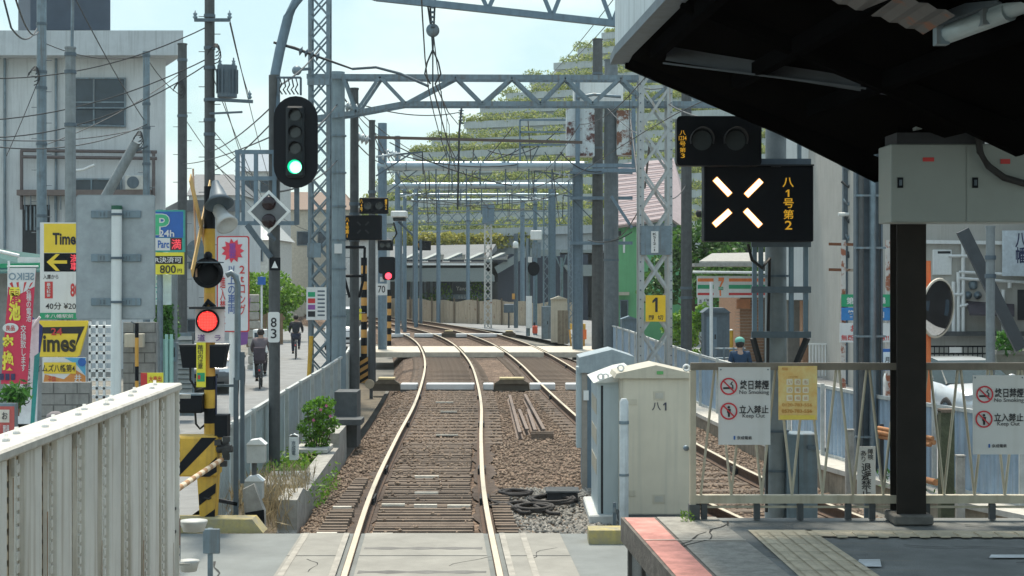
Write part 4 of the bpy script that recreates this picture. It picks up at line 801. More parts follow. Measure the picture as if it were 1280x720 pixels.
m = MB()
for k in range(22): m.bar(P(31+7.5*k, 262, Y-.42), P(31+7.5*k, 240, Y-.42), .03, .03)
m.build('balcony_bars', galvd, t); m = MB().tube([P(94, 213, Y-.6), P(104, 212, Y-.6), P(118, 206, Y-.6)], .05, 8); m.build('wall_lamp', white, t)
block(t, 'dark_recess', 28, 62, 256, 330, Y-.03, .05, dark); m = MB()
for k in range(6): m.box(PX(33+5*k, Y), Y-.10, PZ(288, Y), PX(35+5*k, Y), Y-.06, PZ(258, Y))
m.build('screen_bars', galv, t)
for px in (6, 70): MB().tube([P(px, 70, Y-.1), P(px, 330, Y-.1)], .05, 8).build('downpipe', galv, t)
# green awning shop far left
Y = 33; t = thing('shop_front', 'low shop with green and blue awning at far left', 'shop', P(20, 470, Y)); block(t, 'wall', -120, 68, 335, 530, Y+.9, 3, mat('shop wall', (.32, .33, .33), .9, streak=.3)); a = [P(-100, 300, Y+.9), P(55, 321, Y+.9), P(58, 340, Y-.4), P(-100, 345, Y-.4)]
MB().prism(a, (0, .03, .04)).build('awning', mat('dark green canvas', (.02, .10, .095), .8), t); MB().prism([P(22, 321, Y-.2), P(54, 322, Y-.2), P(54, 328, Y-.2), P(22, 328, Y-.2)], (0, .02, 0)).build('awning_trim', white, t)
MB().prism([P(-20, 330, Y-.25), P(55, 328.5, Y-.25), P(55, 336, Y-.25), P(-20, 338, Y-.25)], (0, .02, 0)).build('awning_band', green, t); MB().tube([P(-2, 314, Y-.4), P(24, 320, Y-.4)], .04, 6).build('awning_rail', white, t)
# grey low house behind the crossing mast
Y = 62; t = thing('low_house', 'pale grey house wall with a round vent behind the crossing mast', 'house', P(260, 440, Y)); block(t, 'wall', 233, 300, 262, 450, Y, 6, wallw, -.3); block(t, 'roof', 226, 306, 250, 264, Y-.3, 7, mat('grey roof tile', (.16, .17, .18), .7, scale=4), -.3)
MB().disc((PX(247, Y), Y-.03, PZ(313, Y)), .42, (0, -1, 0), .05, 22).build('round_vent', galv, t); window(t, 228+7, 400, 248, 440, Y, (), (415,)); m = MB().box(PX(236, Y), Y-.06, PZ(336, Y), PX(246, Y), Y-.01, PZ(327, Y)); m.build('meter_box', galvd, t)
# rooftops behind
rt = mat('dark roof tile', (.13, .14, .15), .7, var=.2, scale=5)
def gable(name, x0, x1, yr, ye, yb, Y, wm, rm, label, rh=0, grp='houses along the left street', wins=()):
    t = thing(name, label, 'house', P((x0+x1)/2, yb, Y), grp); block(t, 'wall', x0, x1, ye, yb, Y, 7, wm); a, c = P(x0-3, ye, Y-.3), P(x1+3, ye, Y-.3); r1, r2 = P(x0+rh, yr, Y+3.5), P(x1-rh, yr, Y+3.5)
    MB().add([a, c, r2, r1, a+Vector((0, 7.6, 0)), c+Vector((0, 7.6, 0))], [(0, 1, 2, 3), (5, 4, 3, 2), (1, 5, 2), (4, 0, 3), (0, 4, 5, 1)]).build('roof', rm, t)
    for w in wins: window(t, *w, Y)
    return t
gable('house', 236, 300, 218, 244, 420, 85, wallw, rt, 'house with dark tiled roof seen between the transformer pole and the signal', 8, wins=[(246, 258, 262, 280)])
gable('house', 296, 345, 190, 214, 420, 105, mat('pale house wall', (.55, .56, .55), .9), mat('blue grey roof', (.13, .19, .25), .6), 'taller house with a blue grey roof behind the empty signal frame', 4, wins=[(306, 226, 318, 240), (326, 226, 337, 240)])
gable('house', 290, 345, 272, 300, 420, 98, mat('pale stone wall', (.55, .55, .52), .9), mat('silver sheet roof', (.45, .47, .47), .6, streak=.3), 'low house with grey roof behind the red bordered truck sign', 6, wins=[(318, 312, 328, 326)])
gable('house', 352, 440, 240, 262, 420, 115, mat('cream wall', (.50, .47, .40), .9), mat('brown roof', (.16, .10, .07), .7), 'cream house with brown roof far down the street behind the lattice tower', 10, wins=[(372, 290, 386, 306), (398, 290, 412, 306)])
gable('house', 425, 478, 286, 300, 410, 110, mat('white far wall', (.6, .61, .6), .9), rt, 'small white house behind the dark track poles', 6)
# concrete block wall and gate posts on the left street
bw = mat('concrete block', (.26, .26, .245), .95, var=.2, scale=7, bump=.3, streak=.4)
def blockwall(x0, x1, y0, y1, Y, label):
    t = thing('block_wall', label, 'wall', P((x0+x1)/2, y1, Y), 'concrete block walls'); a, c = P(x0, y1, Y), P(x1, y0, Y); MB().box(a.x, Y, a.z, c.x, Y+.15, c.z).build('blocks', bw, t); m = MB(); z = c.z-.19; i = 0
    while z > a.z: m.box(a.x, Y-.003, z-.008, c.x, Y+.001, z+.008); z -= .19
    z = c.z
    while z > a.z:
        x = a.x+.2+.2*(i % 2)
        while x < c.x: m.box(x-.008, Y-.0031, max(a.z, z-.18), x+.008, Y+.001, z-.012); x += .4
        z -= .19; i += 1
    m.build('joints', mat('dark mortar', (.10, .10, .095), .95), t)
blockwall(110-58, 112, 478, 545, 27, 'concrete block wall below the lower parking sign'); blockwall(154, 195, 403, 545, 30, 'taller concrete block wall with a grey box beside the blank board')
t = thing('meter_box', 'small grey box on the taller concrete block wall', 'box', P(168, 425, 29.9)); MB().box(PX(156, 29.8), 29.75, PZ(434, 29.8), PX(180, 29.8), 29.9, PZ(417, 29.8), bev=.01).build('box', beige, t); MB().tube([P(168, 417, 29.85), P(170, 405, 29.85), P(164, 402, 29.85)], .015, 6).build('conduit', galvd, t)
t = thing('white_shelf', 'white lattice rack standing beside the lower parking sign', 'rack', P(125, 500, 28)); m = MB()
for px in (112, 121, 130, 140): m.box(PX(px, 28)-.02, 28, PZ(520, 28), PX(px, 28)+.02, 28.04, PZ(402, 28))
m.build('uprights', white, t); m = MB()
for k in range(9): m.box(PX(111, 28), 28.0, PZ(410+11*k, 28), PX(141, 28), 28.3, PZ(407+11*k, 28))
m.build('shelves', white, t)
t = thing('teal_fence', 'pale teal slatted fence below the clipped hedge', 'fence', P(204, 475, 33)); tm = mat('teal paint', (.30, .52, .48), .6, var=.1); m = MB(); 
for px in (194, 201, 208, 214): MB().box(PX(px, 33)-.03, 33, PZ(540, 33), PX(px, 33)+.03, 33.04, PZ(418, 33)).build('upright', tm, t)
m.box(PX(193, 33), 33.05, PZ(540, 33), PX(216, 33), 33.07, PZ(424, 33)); m.build('panel', tm, t)
t = thing('shutter', 'grey louvred shutter door beside the crossing mast foot', 'shutter', P(232, 480, 36)); m = MB()
for k in range(16): m.prism([P(222, 420+6*k, 36), P(240, 420+6*k, 36), P(240, 425+6*k, 35.95), P(222, 425+6*k, 35.95)], (0, .02, 0))
m.build('louvres', mat('louvre', (.28, .30, .29), .7), t); MB().box(PX(220, 36), 36.03, PZ(520, 36), PX(242, 36), 36.08, PZ(416, 36)).build('frame', galv, t)
# wooden fence at the end of the street, kerb stones, street vegetation walls
t = thing('wooden_fence', 'brown board fence in front of the bright green bush down the street', 'fence', P(330, 435, 76)); m = MB(); wdm = mat('fence boards', (.22, .15, .09), .85, var=.3, scale=5)
for k in range(11): MB().box(PX(308+4.2*k, 76), 76, PZ(440, 76), PX(311.6+4.2*k, 76), 76.04, PZ(391+(k % 3), 76)).build('board', wdm, t)
MB().box(PX(306, 76), 76.05, PZ(400, 76), PX(356, 76), 76.1, PZ(396, 76)).build('rail', wdm, t)
t = thing('stone_pillar', 'pale stacked stone gate pillar behind the first cyclist', 'pillar', P(315, 470, 56))
for k in range(9): MB().box(PX(309+random.uniform(-1, 1), 56), 56, PZ(466-11*k, 56), PX(322+random.uniform(-1, 1), 56), 56.5, PZ(456-11*k, 56), bev=.03).build('stone', mat('pillar stone', (.38, .36, .32), .9, var=.25), t)
# terraced garden building with black glazed front (far)
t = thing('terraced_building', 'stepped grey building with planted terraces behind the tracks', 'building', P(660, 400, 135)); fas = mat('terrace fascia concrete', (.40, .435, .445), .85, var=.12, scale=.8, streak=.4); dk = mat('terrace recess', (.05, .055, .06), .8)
rows = [(43, 752, 22), (63, 722, 20), (81, 692, 19), (100, 662, 18), (119, 632, 17), (137, 600, 16), (155, 580, 16), (178, 540, 16), (194, 516, 16), (214, 497, 16), (235, 470, 16), (256, 455, 17), (275, 440, 18), (296, 425, 18)]
veg = []; vegr = []
for i, (py, xl, h) in enumerate(rows):
    Yf = 150-(i*1.9); R = 1010
    a = P(xl, py+6, Yf+3); c = P(R, py-14, Yf-9); dz = 15*Yf/FPX*.55
    m = MB(); m.prism([a, c, c+Vector((0, 0, .62)), a+Vector((0, 0, .62))], (0, .3, 0)); m.build('terrace_fascia', fas, t)
    m = MB(); m.prism([a+Vector((.2, .35, -1.4)), c+Vector((0, .35, -1.4)), c+Vector((0, .35, .5)), a+Vector((.2, .35, .5))], (0, 30-i*.2, 0)); m.build('terrace_slab', fas, t)
    n_ = int(125*(R-xl)/400); 
    for q in range(n_): f_ = rng.random(); p = a.lerp(c, f_); s_ = .29+.44*rng.random()**2; veg.append((p.x, p.y+.35+.6*rng.random(), p.z+.56+s_*.5, s_*1.5, .5, s_*.95))
v4 = clump_points(veg, 150000); V, F = leaves(v4, .17, .7, 0); o = npmesh('terrace_planting', V, F, leafmat('terrace leaf', (.09, .16, .04), (.50, .52, .18)), t); o['kind'] = 'stuff'; o.parent = t; o.location = -t.location
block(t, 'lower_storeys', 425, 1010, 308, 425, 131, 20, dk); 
Y = 118; t = thing('glazed_hall', 'low dark glazed hall with sloping eaves below the planted terraces', 'building', P(600, 400, Y)); eave = mat('eave grey', (.20, .235, .235), .5, .2, var=.06); blk = mat('black glazing', (.018, .022, .032), .25, var=.3, scale=.8); nav = mat('navy panel', (.025, .035, .06), .4)
block(t, 'wall', 486, 735, 345, 420, Y+2.5, 10, blk); block(t, 'dark_wall', 622, 735, 318, 420, Y+1.5, 10, nav)
MB().prism([P(480, 335, Y-1), P(604, 335, Y-1), P(618, 345, Y-1), P(618, 352, Y-1), P(480, 352, Y-1)], (0, 4, 0)).build('eave', eave, t)
MB().prism([P(478, 329, Y-1.2), P(606, 329, Y-1.2), P(606, 331.5, Y-1.2), P(478, 331.5, Y-1.2)], (0, 1, 0)).build('gutter', white, t)
MB().prism([P(478, 308, Y+4), P(620, 305, Y+4), P(622, 312, Y+4), P(606, 328, Y-1), P(478, 328, Y-1)], (0, .3, .0)).build('roof_slope', mat('hall roof', (.13, .145, .155), .7, scale=1), t)
for k in range(5): MB().prism([P(500+27*k, 328, Y-.6), P(518+27*k, 320, Y+1), P(524+27*k, 320, Y+1), P(506+27*k, 328, Y-.6)], (0, 0, .25)).build('roof_rib', eave, t); MB().prism([P(508+27*k, 327, Y-.8), P(522+27*k, 320.5, Y+1.2), P(528+27*k, 320.5, Y+1.2), P(526+27*k, 327, Y-.8)], (0, .0, .14)).build('roof_light', blk, t)
MB().prism([P(618, 334, Y-.5), P(655, 312, Y-.5), P(700, 312, Y-.5), P(700, 320, Y-.5), P(660, 320, Y-.5), P(622, 342, Y-.5)], (0, .5, 0)).build('verge_trim', eave, t)
MB().prism([P(702, 312, Y-.6), P(745, 312, Y-.6), P(745, 316, Y-.6), P(702, 316, Y-.6)], (0, .5, 0)).build('verge_trim', eave, t); MB().prism([P(704, 331, Y-.5), P(745, 331, Y-.5), P(745, 345, Y-.5), P(713, 345, Y-.5)], (0, 2, 0)).build('eave', eave, t)
for x0, x1 in ((524, 548), (551, 562), (566, 610), (612, 640), (642, 662)): window(t, x0, 354, x1, 378, Y+2.4, (), (), galvd)
for px in (505, 513, 530, 538, 623, 632): MB().box(PX(px, Y+2.3), Y+2.2, PZ(378, Y), PX(px+3, Y+2.3), Y+2.3, PZ(352, Y)).build('mullion', galv, t)
f = Face(t, Y+2); f.rect('sign_band', 545, 368, 612, 374, galv, 0, .06); f.txt('ららら KITCHEN', 573, 369.5, 597, 373, signwhite, 1); f.txt('Yawata', 570, 358, 590, 363, signwhite, 1)
weedp = clump_points([(PX(553, Y+1), Y+1.2, PZ(372, Y), .8, .4, 1.1), (PX(596, Y+1), Y+1.2, PZ(365, Y), .8, .4, 1.0), (PX(533, Y+1), Y+1.2, PZ(380, Y), .8, .4, .8)], 700)
V, F = leaves(weedp, .22); tag(npmesh('shrub_bed', V, F, leafmat('mid leaf', (.04, .12, .015), (.2, .36, .04))), 'row of leafy shrubs in front of the dark glazed hall', 'shrubs', kind='stuff')
C = clump_points([(PX(500+rng.random()*165, 123), 123+rng.random(), PZ(297+rng.random()*6, 123), .7, .5, .55) for _ in range(40)], 4200); V, F_ = leaves(C, .24, .6, 0); tag(npmesh('roof_shrubs', V, F_, leafmat('olive leaf', (.16, .19, .03), (.55, .50, .12))), 'row of olive yellow shrubs along the back of the glazed hall roof', 'shrubs', kind='stuff')
# green house with pink roof
Y = 78; gs = mat('green siding', (.15, .42, .20), .7, var=.08, scale=2, streak=.25); t = thing('green_house', 'green clad house with a pink tiled roof right of the twin poles', 'house', P(810, 440, Y)); block(t, 'wall', 768, 862, 278, 440, Y, 8, gs); block(t, 'lower_wall', 858, 900, 320, 395, Y+1, 6, mat('bright green fence', (.08, .38, .10), .7, var=.1), 0); block(t, 'base_wall', 840, 900, 395, 445, Y+.9, 6, white)
rf = mat('pink roof tile', (.42, .34, .345), .8, var=.1, scale=6); a, c = P(762, 282, Y-.6), P(838, 274, Y-.6); MB().prism([P(760, 284, Y-.6), P(838, 272, Y-.6), P(862, 290, Y-.6), P(862, 262, Y+3), P(842, 198, Y+4), P(772, 205, Y+4)], (0, .1, -.12)).build('roof', rf, t)
m = MB()
for k in range(14): f_ = k/14; A = P(760, 284, Y-.6).lerp(P(772, 205, Y+4), f_); B = P(838, 272, Y-.6).lerp(P(842, 198, Y+4), f_); m.bar(A+Vector((0, -.02, .03)), B+Vector((0, -.02, .03)), .03, .03)
m.build('tile_courses', mat('tile shadow line', (.34, .25, .26), .8), t)
window(t, 776, 376, 784, 412, Y, (), ()); MB().box(PX(768, Y), Y-.35, PZ(369, Y), PX(786, Y), Y, PZ(365, Y)).build('window_hood', beige, t); MB().box(PX(769, Y), Y-.3, PZ(295, Y), PX(776, Y), Y, PZ(289, Y)).build('vent_hood', dark, t); MB().tube([P(780, 296, Y-.08), P(780, 316, Y-.08)], .06, 6).build('downpipe', white, t)
MB().box(PX(764, Y), Y-.3, PZ(284, Y), PX(862, Y), Y-.22, PZ(279, Y)).build('gutter', galv, t); 
# convenience store
Y = 58; t = thing('convenience_store', 'convenience store with striped orange green and red fascia sign', 'shop', P(930, 450, Y)); brick = mat('orange brick', (.40, .22, .13), .85, var=.25, scale=14, bump=.2); f = Face(t, Y)
block(t, 'wall', 925, 1050, 372, 465, Y+1.2, 6, brick); m = MB()
for k in range(22): m.box(PX(925, Y), Y+1.19, PZ(375+4*k, Y)-.008, PX(1050, Y), Y+1.21, PZ(375+4*k, Y)+.008)
m.build('brick_joints', mat('brick mortar', (.5, .44, .37), .9), t)
block(t, 'canopy_roof', 868, 1000, 329, 333, Y-.8, 3, mat('grey roof sheet', (.33, .33, .31), .8, streak=.3)); MB().prism([P(874, 330, Y-.6), P(1000, 330, Y-.6), P(985, 318, Y+2), P(890, 320, Y+2)], (0, .02, .1)).build('roof_slope', mat('grey roof sheet', (.33, .33, .31)), t)
f.rect('fascia', 872, 345, 962, 372, signwhite, 0, .3); MB().tube([P(866, 340, Y-.9), P(966, 341, Y-.9)], .05, 8).build('roof_edge', white, t)
for y0, y1, m_ in ((348, 352, mat('orange stripe', (.85, .22, .05), .5)), (356, 361, green), (366, 369, red)):
    f.rect('stripe', 872, y0, 892, y1, m_, 1, .003); f.rect('stripe', 911, y0, 962, y1, m_, 1, .003)
f.flat('numeral', [(898, 347), (905, 347), (905, 351), (901, 359), (901.5, 370), (899.5, 370), (899, 359), (902, 351.5), (898, 351.5)], mat('orange stripe', (.85, .22, .05)), 1, .003); f.rect('numeral_band', 898, 358.5, 904, 362.5, green, 3, .003); f.txt('ELEVEn', 898.2, 359.4, 903.8, 361.6, signwhite, 4)
f.rect('side_sign', 872, 372, 887, 383, signwhite, 0, .05); f.txt('酒', 873.5, 374.5, 877, 379, ink, 1); f.txt('ATM\n銀行', 879.5, 373.5, 886, 382, ink, 1); block(t, 'poster', 921, 938, 374, 386, Y+.9, .1, mat('orange poster', (.6, .25, .12), .6)); 
t = thing('equipment_cabinet', 'grey pitched roof cabinet in front of the convenience store', 'cabinet', P(898, 455, 50)); f = Face(t, 50); f.rect('body', 880, 391, 912, 450, galvd, 0, .7); f.t = t; MB().prism([P(878, 391, 49.9), P(914, 391, 49.9), P(906, 385, 49.9), P(886, 385, 49.9)], (0, .9, 0)).build('roof', galvd, t); f.rect('door', 883, 396, 896, 444, steelblue, 1, .01); f.rect('handle', 893, 418, 895, 424, dark, 2, .01)
t = thing('sign_pole', 'thin white pole in front of the striped store fascia', 'pole', P(889, 455, 46)); MB().tube([P(889, 465, 46), P(889, 352, 46)], .05, 8).build('pole', white, t); 
t = thing('tubular_railing', 'light grey tubular railing beside the store wall', 'railing', P(905, 455, 47)); 
for px in (893, 905, 917, 929): MB().tube([P(px, 465, 47), P(px, 434, 47)], .03, 6).build('baluster', galv, t)
for py in (436, 448): MB().tube([P(892, py, 47), P(932, py, 47)], .03, 6).build('rail', galv, t)
t = thing('bollard', 'short yellow post between the grey cabinet and the store', 'bollard', P(914, 440, 55)); MB().tube([P(914, 440, 55), P(914, 413, 55)], .07, 10).build('post', yellow, t); MB().lathe(P(914, 413, 55), (0, 0, 1), [(0, .07), (.03, .06), (.05, .0)], 10).build('cap', white, t)
# white building right of the store
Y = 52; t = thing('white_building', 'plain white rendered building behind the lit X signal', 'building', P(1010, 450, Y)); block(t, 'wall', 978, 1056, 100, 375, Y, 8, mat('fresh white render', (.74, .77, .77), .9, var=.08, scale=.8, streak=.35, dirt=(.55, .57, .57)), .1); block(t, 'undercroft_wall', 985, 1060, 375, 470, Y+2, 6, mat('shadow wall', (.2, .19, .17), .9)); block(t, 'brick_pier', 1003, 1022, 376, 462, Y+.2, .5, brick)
m = MB(); 
for k in range(9): m.box(PX(1026+3.6*k, Y), Y+.6, PZ(447-7*k, Y), PX(1030+3.6*k, Y), Y+1.6, PZ(443-7*k, Y))
m.build('stair_treads', galvd, t); MB().bar(P(1024, 437, Y+.5), P(1058, 372, Y+.5), .05, .05).build('stair_rail', white, t); MB().box(PX(1036, Y)-.01, Y-.012, PZ(374, Y), PX(1036, Y)+.01, Y-.001, PZ(110, Y)).build('joint', galv, t); MB().box(PX(1040, Y), Y-.03, PZ(328, Y), PX(1058, Y), Y-.005, PZ(304, Y)).build('panel', white, t)
m = MB()
for k in range(8): m.tube([P(1012+4*k, 470, Y-3), P(1012+4*k, 430, Y-3)], .025, 6)
m.build('gate_bars', white, t); MB().bar(P(1010, 430, Y-3), P(1042, 430, Y-3), .05, .05).build('gate_rail', white, t)
# beige building at right
Y = 44; bwl = mat('beige render', (.43, .42, .385), .9, var=.1, scale=1.2, streak=.45, dirt=(.31, .29, .25)); t = thing('beige_building', 'beige rendered building with pipes and a gas heater at far right', 'building', P(1170, 470, Y)); block(t, 'wall', 1078, 1420, 60, 500, Y, 8, bwl); f = Face(t, Y-.05)
f.rect('gas_heater', 1166, 312, 1190, 344, white, 3, .3, .02); f.rect('heater_slot', 1172, 314, 1188, 317, dark, 4, .01); MB().bar(P(1142, 302, Y-.1), P(1290, 304, Y-.1), .08, .1).build('string_course', white, t); MB().bar(P(1142, 417, Y-.25), P(1290, 417, Y-.25), .25, .12).build('ledge', concd, t)
for px, y0, y1 in ((1204, 292, 418), (1198, 340, 415), (1192, 352, 415), (1262, 350, 360), (1254, 362, 415)): MB().tube([P(px, y0, Y-.18), P(px, y1, Y-.18)], .055, 8).build('pipe', white, t)
for a, c in (((1186, 320), (1220, 320)), ((1199, 340), (1282, 344)), ((1199, 348), (1282, 353)), ((1187, 368), (1203, 368)), ((1199, 383), (1210, 381))): MB().tube([P(*a, Y-.2), P(*c, Y-.2)], .045, 8).build('pipe', white, t)
for px in (1209, 1221): MB().lathe(P(px, 369, Y-.02), (0, -1, 0), [(0, .09), (.1, .11), (.16, .0)], 12).build('vent_cap', galv, t)
MB().lathe(P(1216, 354, Y-.02), (0, -.6, -1), [(0, .13), (.14, .11), (.2, .0)], 12).build('lamp', galv, t); MB().prism([P(1208, 378, Y), P(1268, 382, Y), P(1268, 396, Y-.8), P(1212, 394, Y-.8)], (0, .02, .05)).build('awning', mat('dark awning', (.06, .05, .06), .8), t)
f.rect('dark_opening', 1272, 362, 1300, 400, dark, 1, .02); block(t, 'side_strip', 1141, 1146, 330, 420, Y-.03, .02, blue)
f = Face(t, Y-.4); f.rect('signboard', 1254, 288, 1330, 345, mat('pale blue sign', (.62, .70, .76), .5), 0, .1); f.txt('八\n幡', 1269, 291, 1282.5, 329, mat('navy ink', (.03, .04, .12), .5), 1, .02)
t = thing('block_wall', 'low mossy block wall at right below the beige building', 'wall', P(1265, 460, 36), 'concrete block walls'); block(t, 'wall', 1246, 1330, 442, 490, 36, .2, mat('mossy block', (.24, .24, .20), .95, var=.3, scale=4)); block(t, 'coping', 1245, 1330, 438, 443, 35.95, .3, concrete)
t = thing('iron_railing', 'black iron railing behind the silver car', 'railing', P(1190, 440, 40)); m = MB()
for px in range(1150, 1284, 6): m.bar(P(px, 452, 40), P(px, 433, 40), .02, .02)
m.build('bars', black, t)
for py in (433, 442): MB().bar(P(1146, py, 40), P(1284, py, 40), .04, .04).build('rail', black, t)
t = thing('equipment_plate', 'small white plate on the black iron railing', 'plate', P(1195, 438, 39.9)); Face(t, 39.9).rect('plate', 1187, 434, 1202, 441, signwhite, 0); MB().box(PX(1194, 39.92), 39.93, PZ(442, 39.9), PX(1195, 39.9), 39.96, PZ(433, 39.9)).build('strap', galvd, t)
# ------------------------------------------------------------------ signals
def glow(name, col, s): return mat(name, col, .4, var=0, emit=s)
sigg = glow('green lamp core', (.30, 1, .60), 1.9); siggr = glow('green lamp halo', (.0, .62, .30), .8); sigr = glow('red lamp lit', (1, .055, .04), 1.6); warm = glow('warm white lamp', (1, .84, .62), 1.5); warmhalo = glow('orange lamp halo', (1, .48, .14), .7); sigred2 = glow('small red lamp', (1, .05, .08), 2.2)
def pill(x0, y0, x1, y1, Y, th, n=12):
    r = (x1-x0)/2; cx = (x0+x1)/2; pts = [(cx+r*math.cos(PI*k/n), y0+r-r*math.sin(PI*k/n)) for k in range(n+1)]+[(cx-r*math.cos(PI*k/n), y1-r+r*math.sin(PI*k/n)) for k in range(n+1)]
    return MB().prism([(PX(a, Y), Y, PZ(b, Y)) for a, b in pts], (0, th, 0))
def rrect(x0, y0, x1, y1, r, Y, th, n=4):
    pts = []
    for cx, cy_, a0 in ((x1-r, y0+r, 0), (x0+r, y0+r, 90), (x0+r, y1-r, 180), (x1-r, y1-r, 270)):
        for k in range(n+1): a = math.radians(a0+90*k/n); pts.append((cx+r*math.cos(a), cy_-r*math.sin(a)))
    return MB().prism([(PX(a, Y), Y, PZ(b, Y)) for a, b in pts], (0, th, 0))
def hood(t, px, py, r, Y, L=.14, m=None, a0=-20, a1=200, par=None):
    c = P(px, py, Y); R = r*Y/FPX; vs = []; fs = []; n = 14
    for k in range(n+1):
        a = math.radians(a0+(a1-a0)*k/n); l = L*(.55+.45*max(0, math.sin(a)))
        vs += [(c.x+R*math.cos(a), c.y, c.z+R*math.sin(a)), (c.x+R*math.cos(a), c.y-l, c.z+R*math.sin(a)), (c.x+R*.93*math.cos(a), c.y-l, c.z+R*.93*math.sin(a)), (c.x+R*.93*math.cos(a), c.y, c.z+R*.93*math.sin(a))]
    for k in range(n): i = 4*k; fs += [(i, i+1, i+5, i+4), (i+1, i+2, i+6, i+5), (i+2, i+3, i+7, i+6)]
    return MB().add(vs, fs, True).build('hood', m or black, t)
Y = 23.7; t = thing('colour_light_signal', 'tall black oval signal head showing a green light', 'signal', P(370, 235, Y)); pill(342, 120, 397, 235, Y, .04).build('backplate', black, t)
hs = MB().box(PX(358, Y), Y-.10, PZ(222, Y), PX(381, Y), Y-.004, PZ(133, Y), bev=.03).build('housing', mat('lamp housing', (.012, .018, .022), .5, spec=.3), t)
for py in (145, 166, 186): MB().disc((PX(370, Y), Y-.105, PZ(py, Y)), .085, (0, -1, 0), .012, 20).build('lens', lens, hs); hood(hs, 370, py, 8.6, Y-.1, .2)
MB().disc((PX(369.5, Y), Y-.105, PZ(209, Y)), .105, (0, -1, 0), .01, 24).build('halo_ring', siggr, hs); MB().lathe(P(369.5, 209, Y-.115), (0, -1, 0), [(0, .088), (.02, .075), (.03, 0)], 20).build('lit_lens', sigg, hs); hood(hs, 369.5, 209, 11, Y-.1, .12)  # lamp's green halo imitated by a glowing ring around the lens
MB().bar(P(346, 178, Y+.1), P(372, 178, Y+.1), .06, .06).build('bracket', galvd, t)
t = thing('repeater_signal', 'white edged diamond signal with two dark red lenses', 'signal', P(336, 292, 23.6)); Y = 23.6
def dia(h, y, th): return MB().prism([P(336+h, 264.5, y), P(336, 264.5-h, y), P(336-h, 264.5, y), P(336, 264.5+h, y)], (0, th, 0))
dia(27, Y, .03).build('border', white, t); dia(22.5, Y-.006, .004).build('plate', mat('repeater grey', (.13, .14, .15), .6), t)
for py in (254, 276): MB().lathe(P(336, py, Y-.008), (0, -1, 0), [(0, .105), (.03, .10), (.05, .06), (.06, 0)], 18).build('lens', mat('dark red lens', (.014, .004, .008), .2), t)
MB().bar(P(336, 292, Y+.05), P(343, 300, Y+.15), .05, .05).build('bracket', galvd, t)
Y = 23.9; t = thing('service_frame', 'empty rectangular steel frame hung on the signal post', 'frame', P(320, 280, Y))
for px in (297, 320, 343): MB().bar(P(px, 188, Y), P(px, 281, Y), .06, .05).build('upright', steelblue, t)
for py in (190, 223, 279): MB().bar(P(294, py, Y), P(372 if py == 279 else 346, py, Y), .059, .06).build('rail', steelblue, t)
MB().bar(P(309, 281, Y), P(339, 322, Y), .08, .08).build('strut', galvd, t); MB().bar(P(371, 235, Y), P(371, 281, Y), .07, .07).build('upright', galvd, t); MB().bar(P(304, 189, Y+.6), P(304, 281, Y+.6), .05, .05).build('upright', steelblue, t)
t = thing('number_plate', 'white plate numbered 83 on the signal post', 'plate', P(342, 428, 23.8)); rrect(335, 390, 349.5, 428, 2.5, 23.8, .012).build('plate', signwhite, t); f = Face(t, 23.8); f.txt('8', 338.5, 397, 345.8, 409, ink, 1, .01); f.txt('3', 338.5, 411, 345.8, 423, ink, 1, .01)
t = thing('triangle_plate', 'black plate with a white triangle below the diamond signal', 'plate', P(343, 337, 23.8)); f = Face(t, 23.8); f.rect('plate', 337, 322, 350.5, 338, black, 0, .012); f.flat('triangle', [(343.5, 326), (347.5, 335), (339.5, 335)], white, 1)
for i, (px0, py, lab) in enumerate(((336, 168, 'upper'),)): pass
# X-shaped obstruction signal, lit, right
Y = 11.75; t = thing('obstruction_signal', 'black board with a lit white X and amber characters', 'signal', P(948, 302, Y)); f = Face(t, Y)
MB().box(PX(880, Y), Y, PZ(302, Y), PX(1017, Y), Y+.16, PZ(207, Y), bev=.008).build('board', black, t); f.rect('frame_edge', 879.5, 205.5, 1017.5, 207.5, dark, 1, .17)
for a, c in (((894, 224), (912, 243)), ((951, 226), (933, 244)), ((893, 281), (912, 264)), ((932, 263), (950, 282))):
    d = Vector((c[0]-a[0], c[1]-a[1])).normalized(); nn = Vector((-d.y, d.x))*3.1; pp = [(a[0]+nn.x, a[1]+nn.y), (c[0]+nn.x, c[1]+nn.y), (c[0]-nn.x, c[1]-nn.y), (a[0]-nn.x, a[1]-nn.y)]; f.flat('light_bar', pp, warm, 3, .006); pr = [(a[0]+nn.x*1.25-d.x, a[1]+nn.y*1.25-d.y), (c[0]+nn.x*1.25+d.x, c[1]+nn.y*1.25+d.y), (c[0]-nn.x*1.25+d.x, c[1]-nn.y*1.25+d.y), (a[0]-nn.x*1.25-d.x, a[1]-nn.y*1.25-d.y)]; f.flat('light_bar_halo', pr, warmhalo, 1, .003)  # glow around each bar imitated by a wider orange emitting strip
for k in range(3): f.rect('visor', 884+40*k, 206+.5*k, 896+40*k, 209, dark, 2, .01)
f.txt('八', 978, 222, 992, 234, amber, 1, .012); one(f, 982, 237, 986.5, 246, amber, 2); f.txt('号', 979, 248, 992, 260, amber, 1, .012); f.txt('第', 979, 262, 992, 274, amber, 1, .012); f.txt('2', 981, 276, 990, 287, amber, 1, .012)
MB().lathe(P(876, 267, Y+.1), (-1, 0, 0), [(0, .03), (.03, .025), (.04, 0)], 12).build('side_knob', dark, t)
Y = 11.6; t = thing('obstruction_signal', 'black box with two unlit round lenses above the lit X board', 'signal', P(900, 207, Y)); rrect(846, 145, 952, 207, 5, Y, .12).build('box', black, t); f = Face(t, Y)
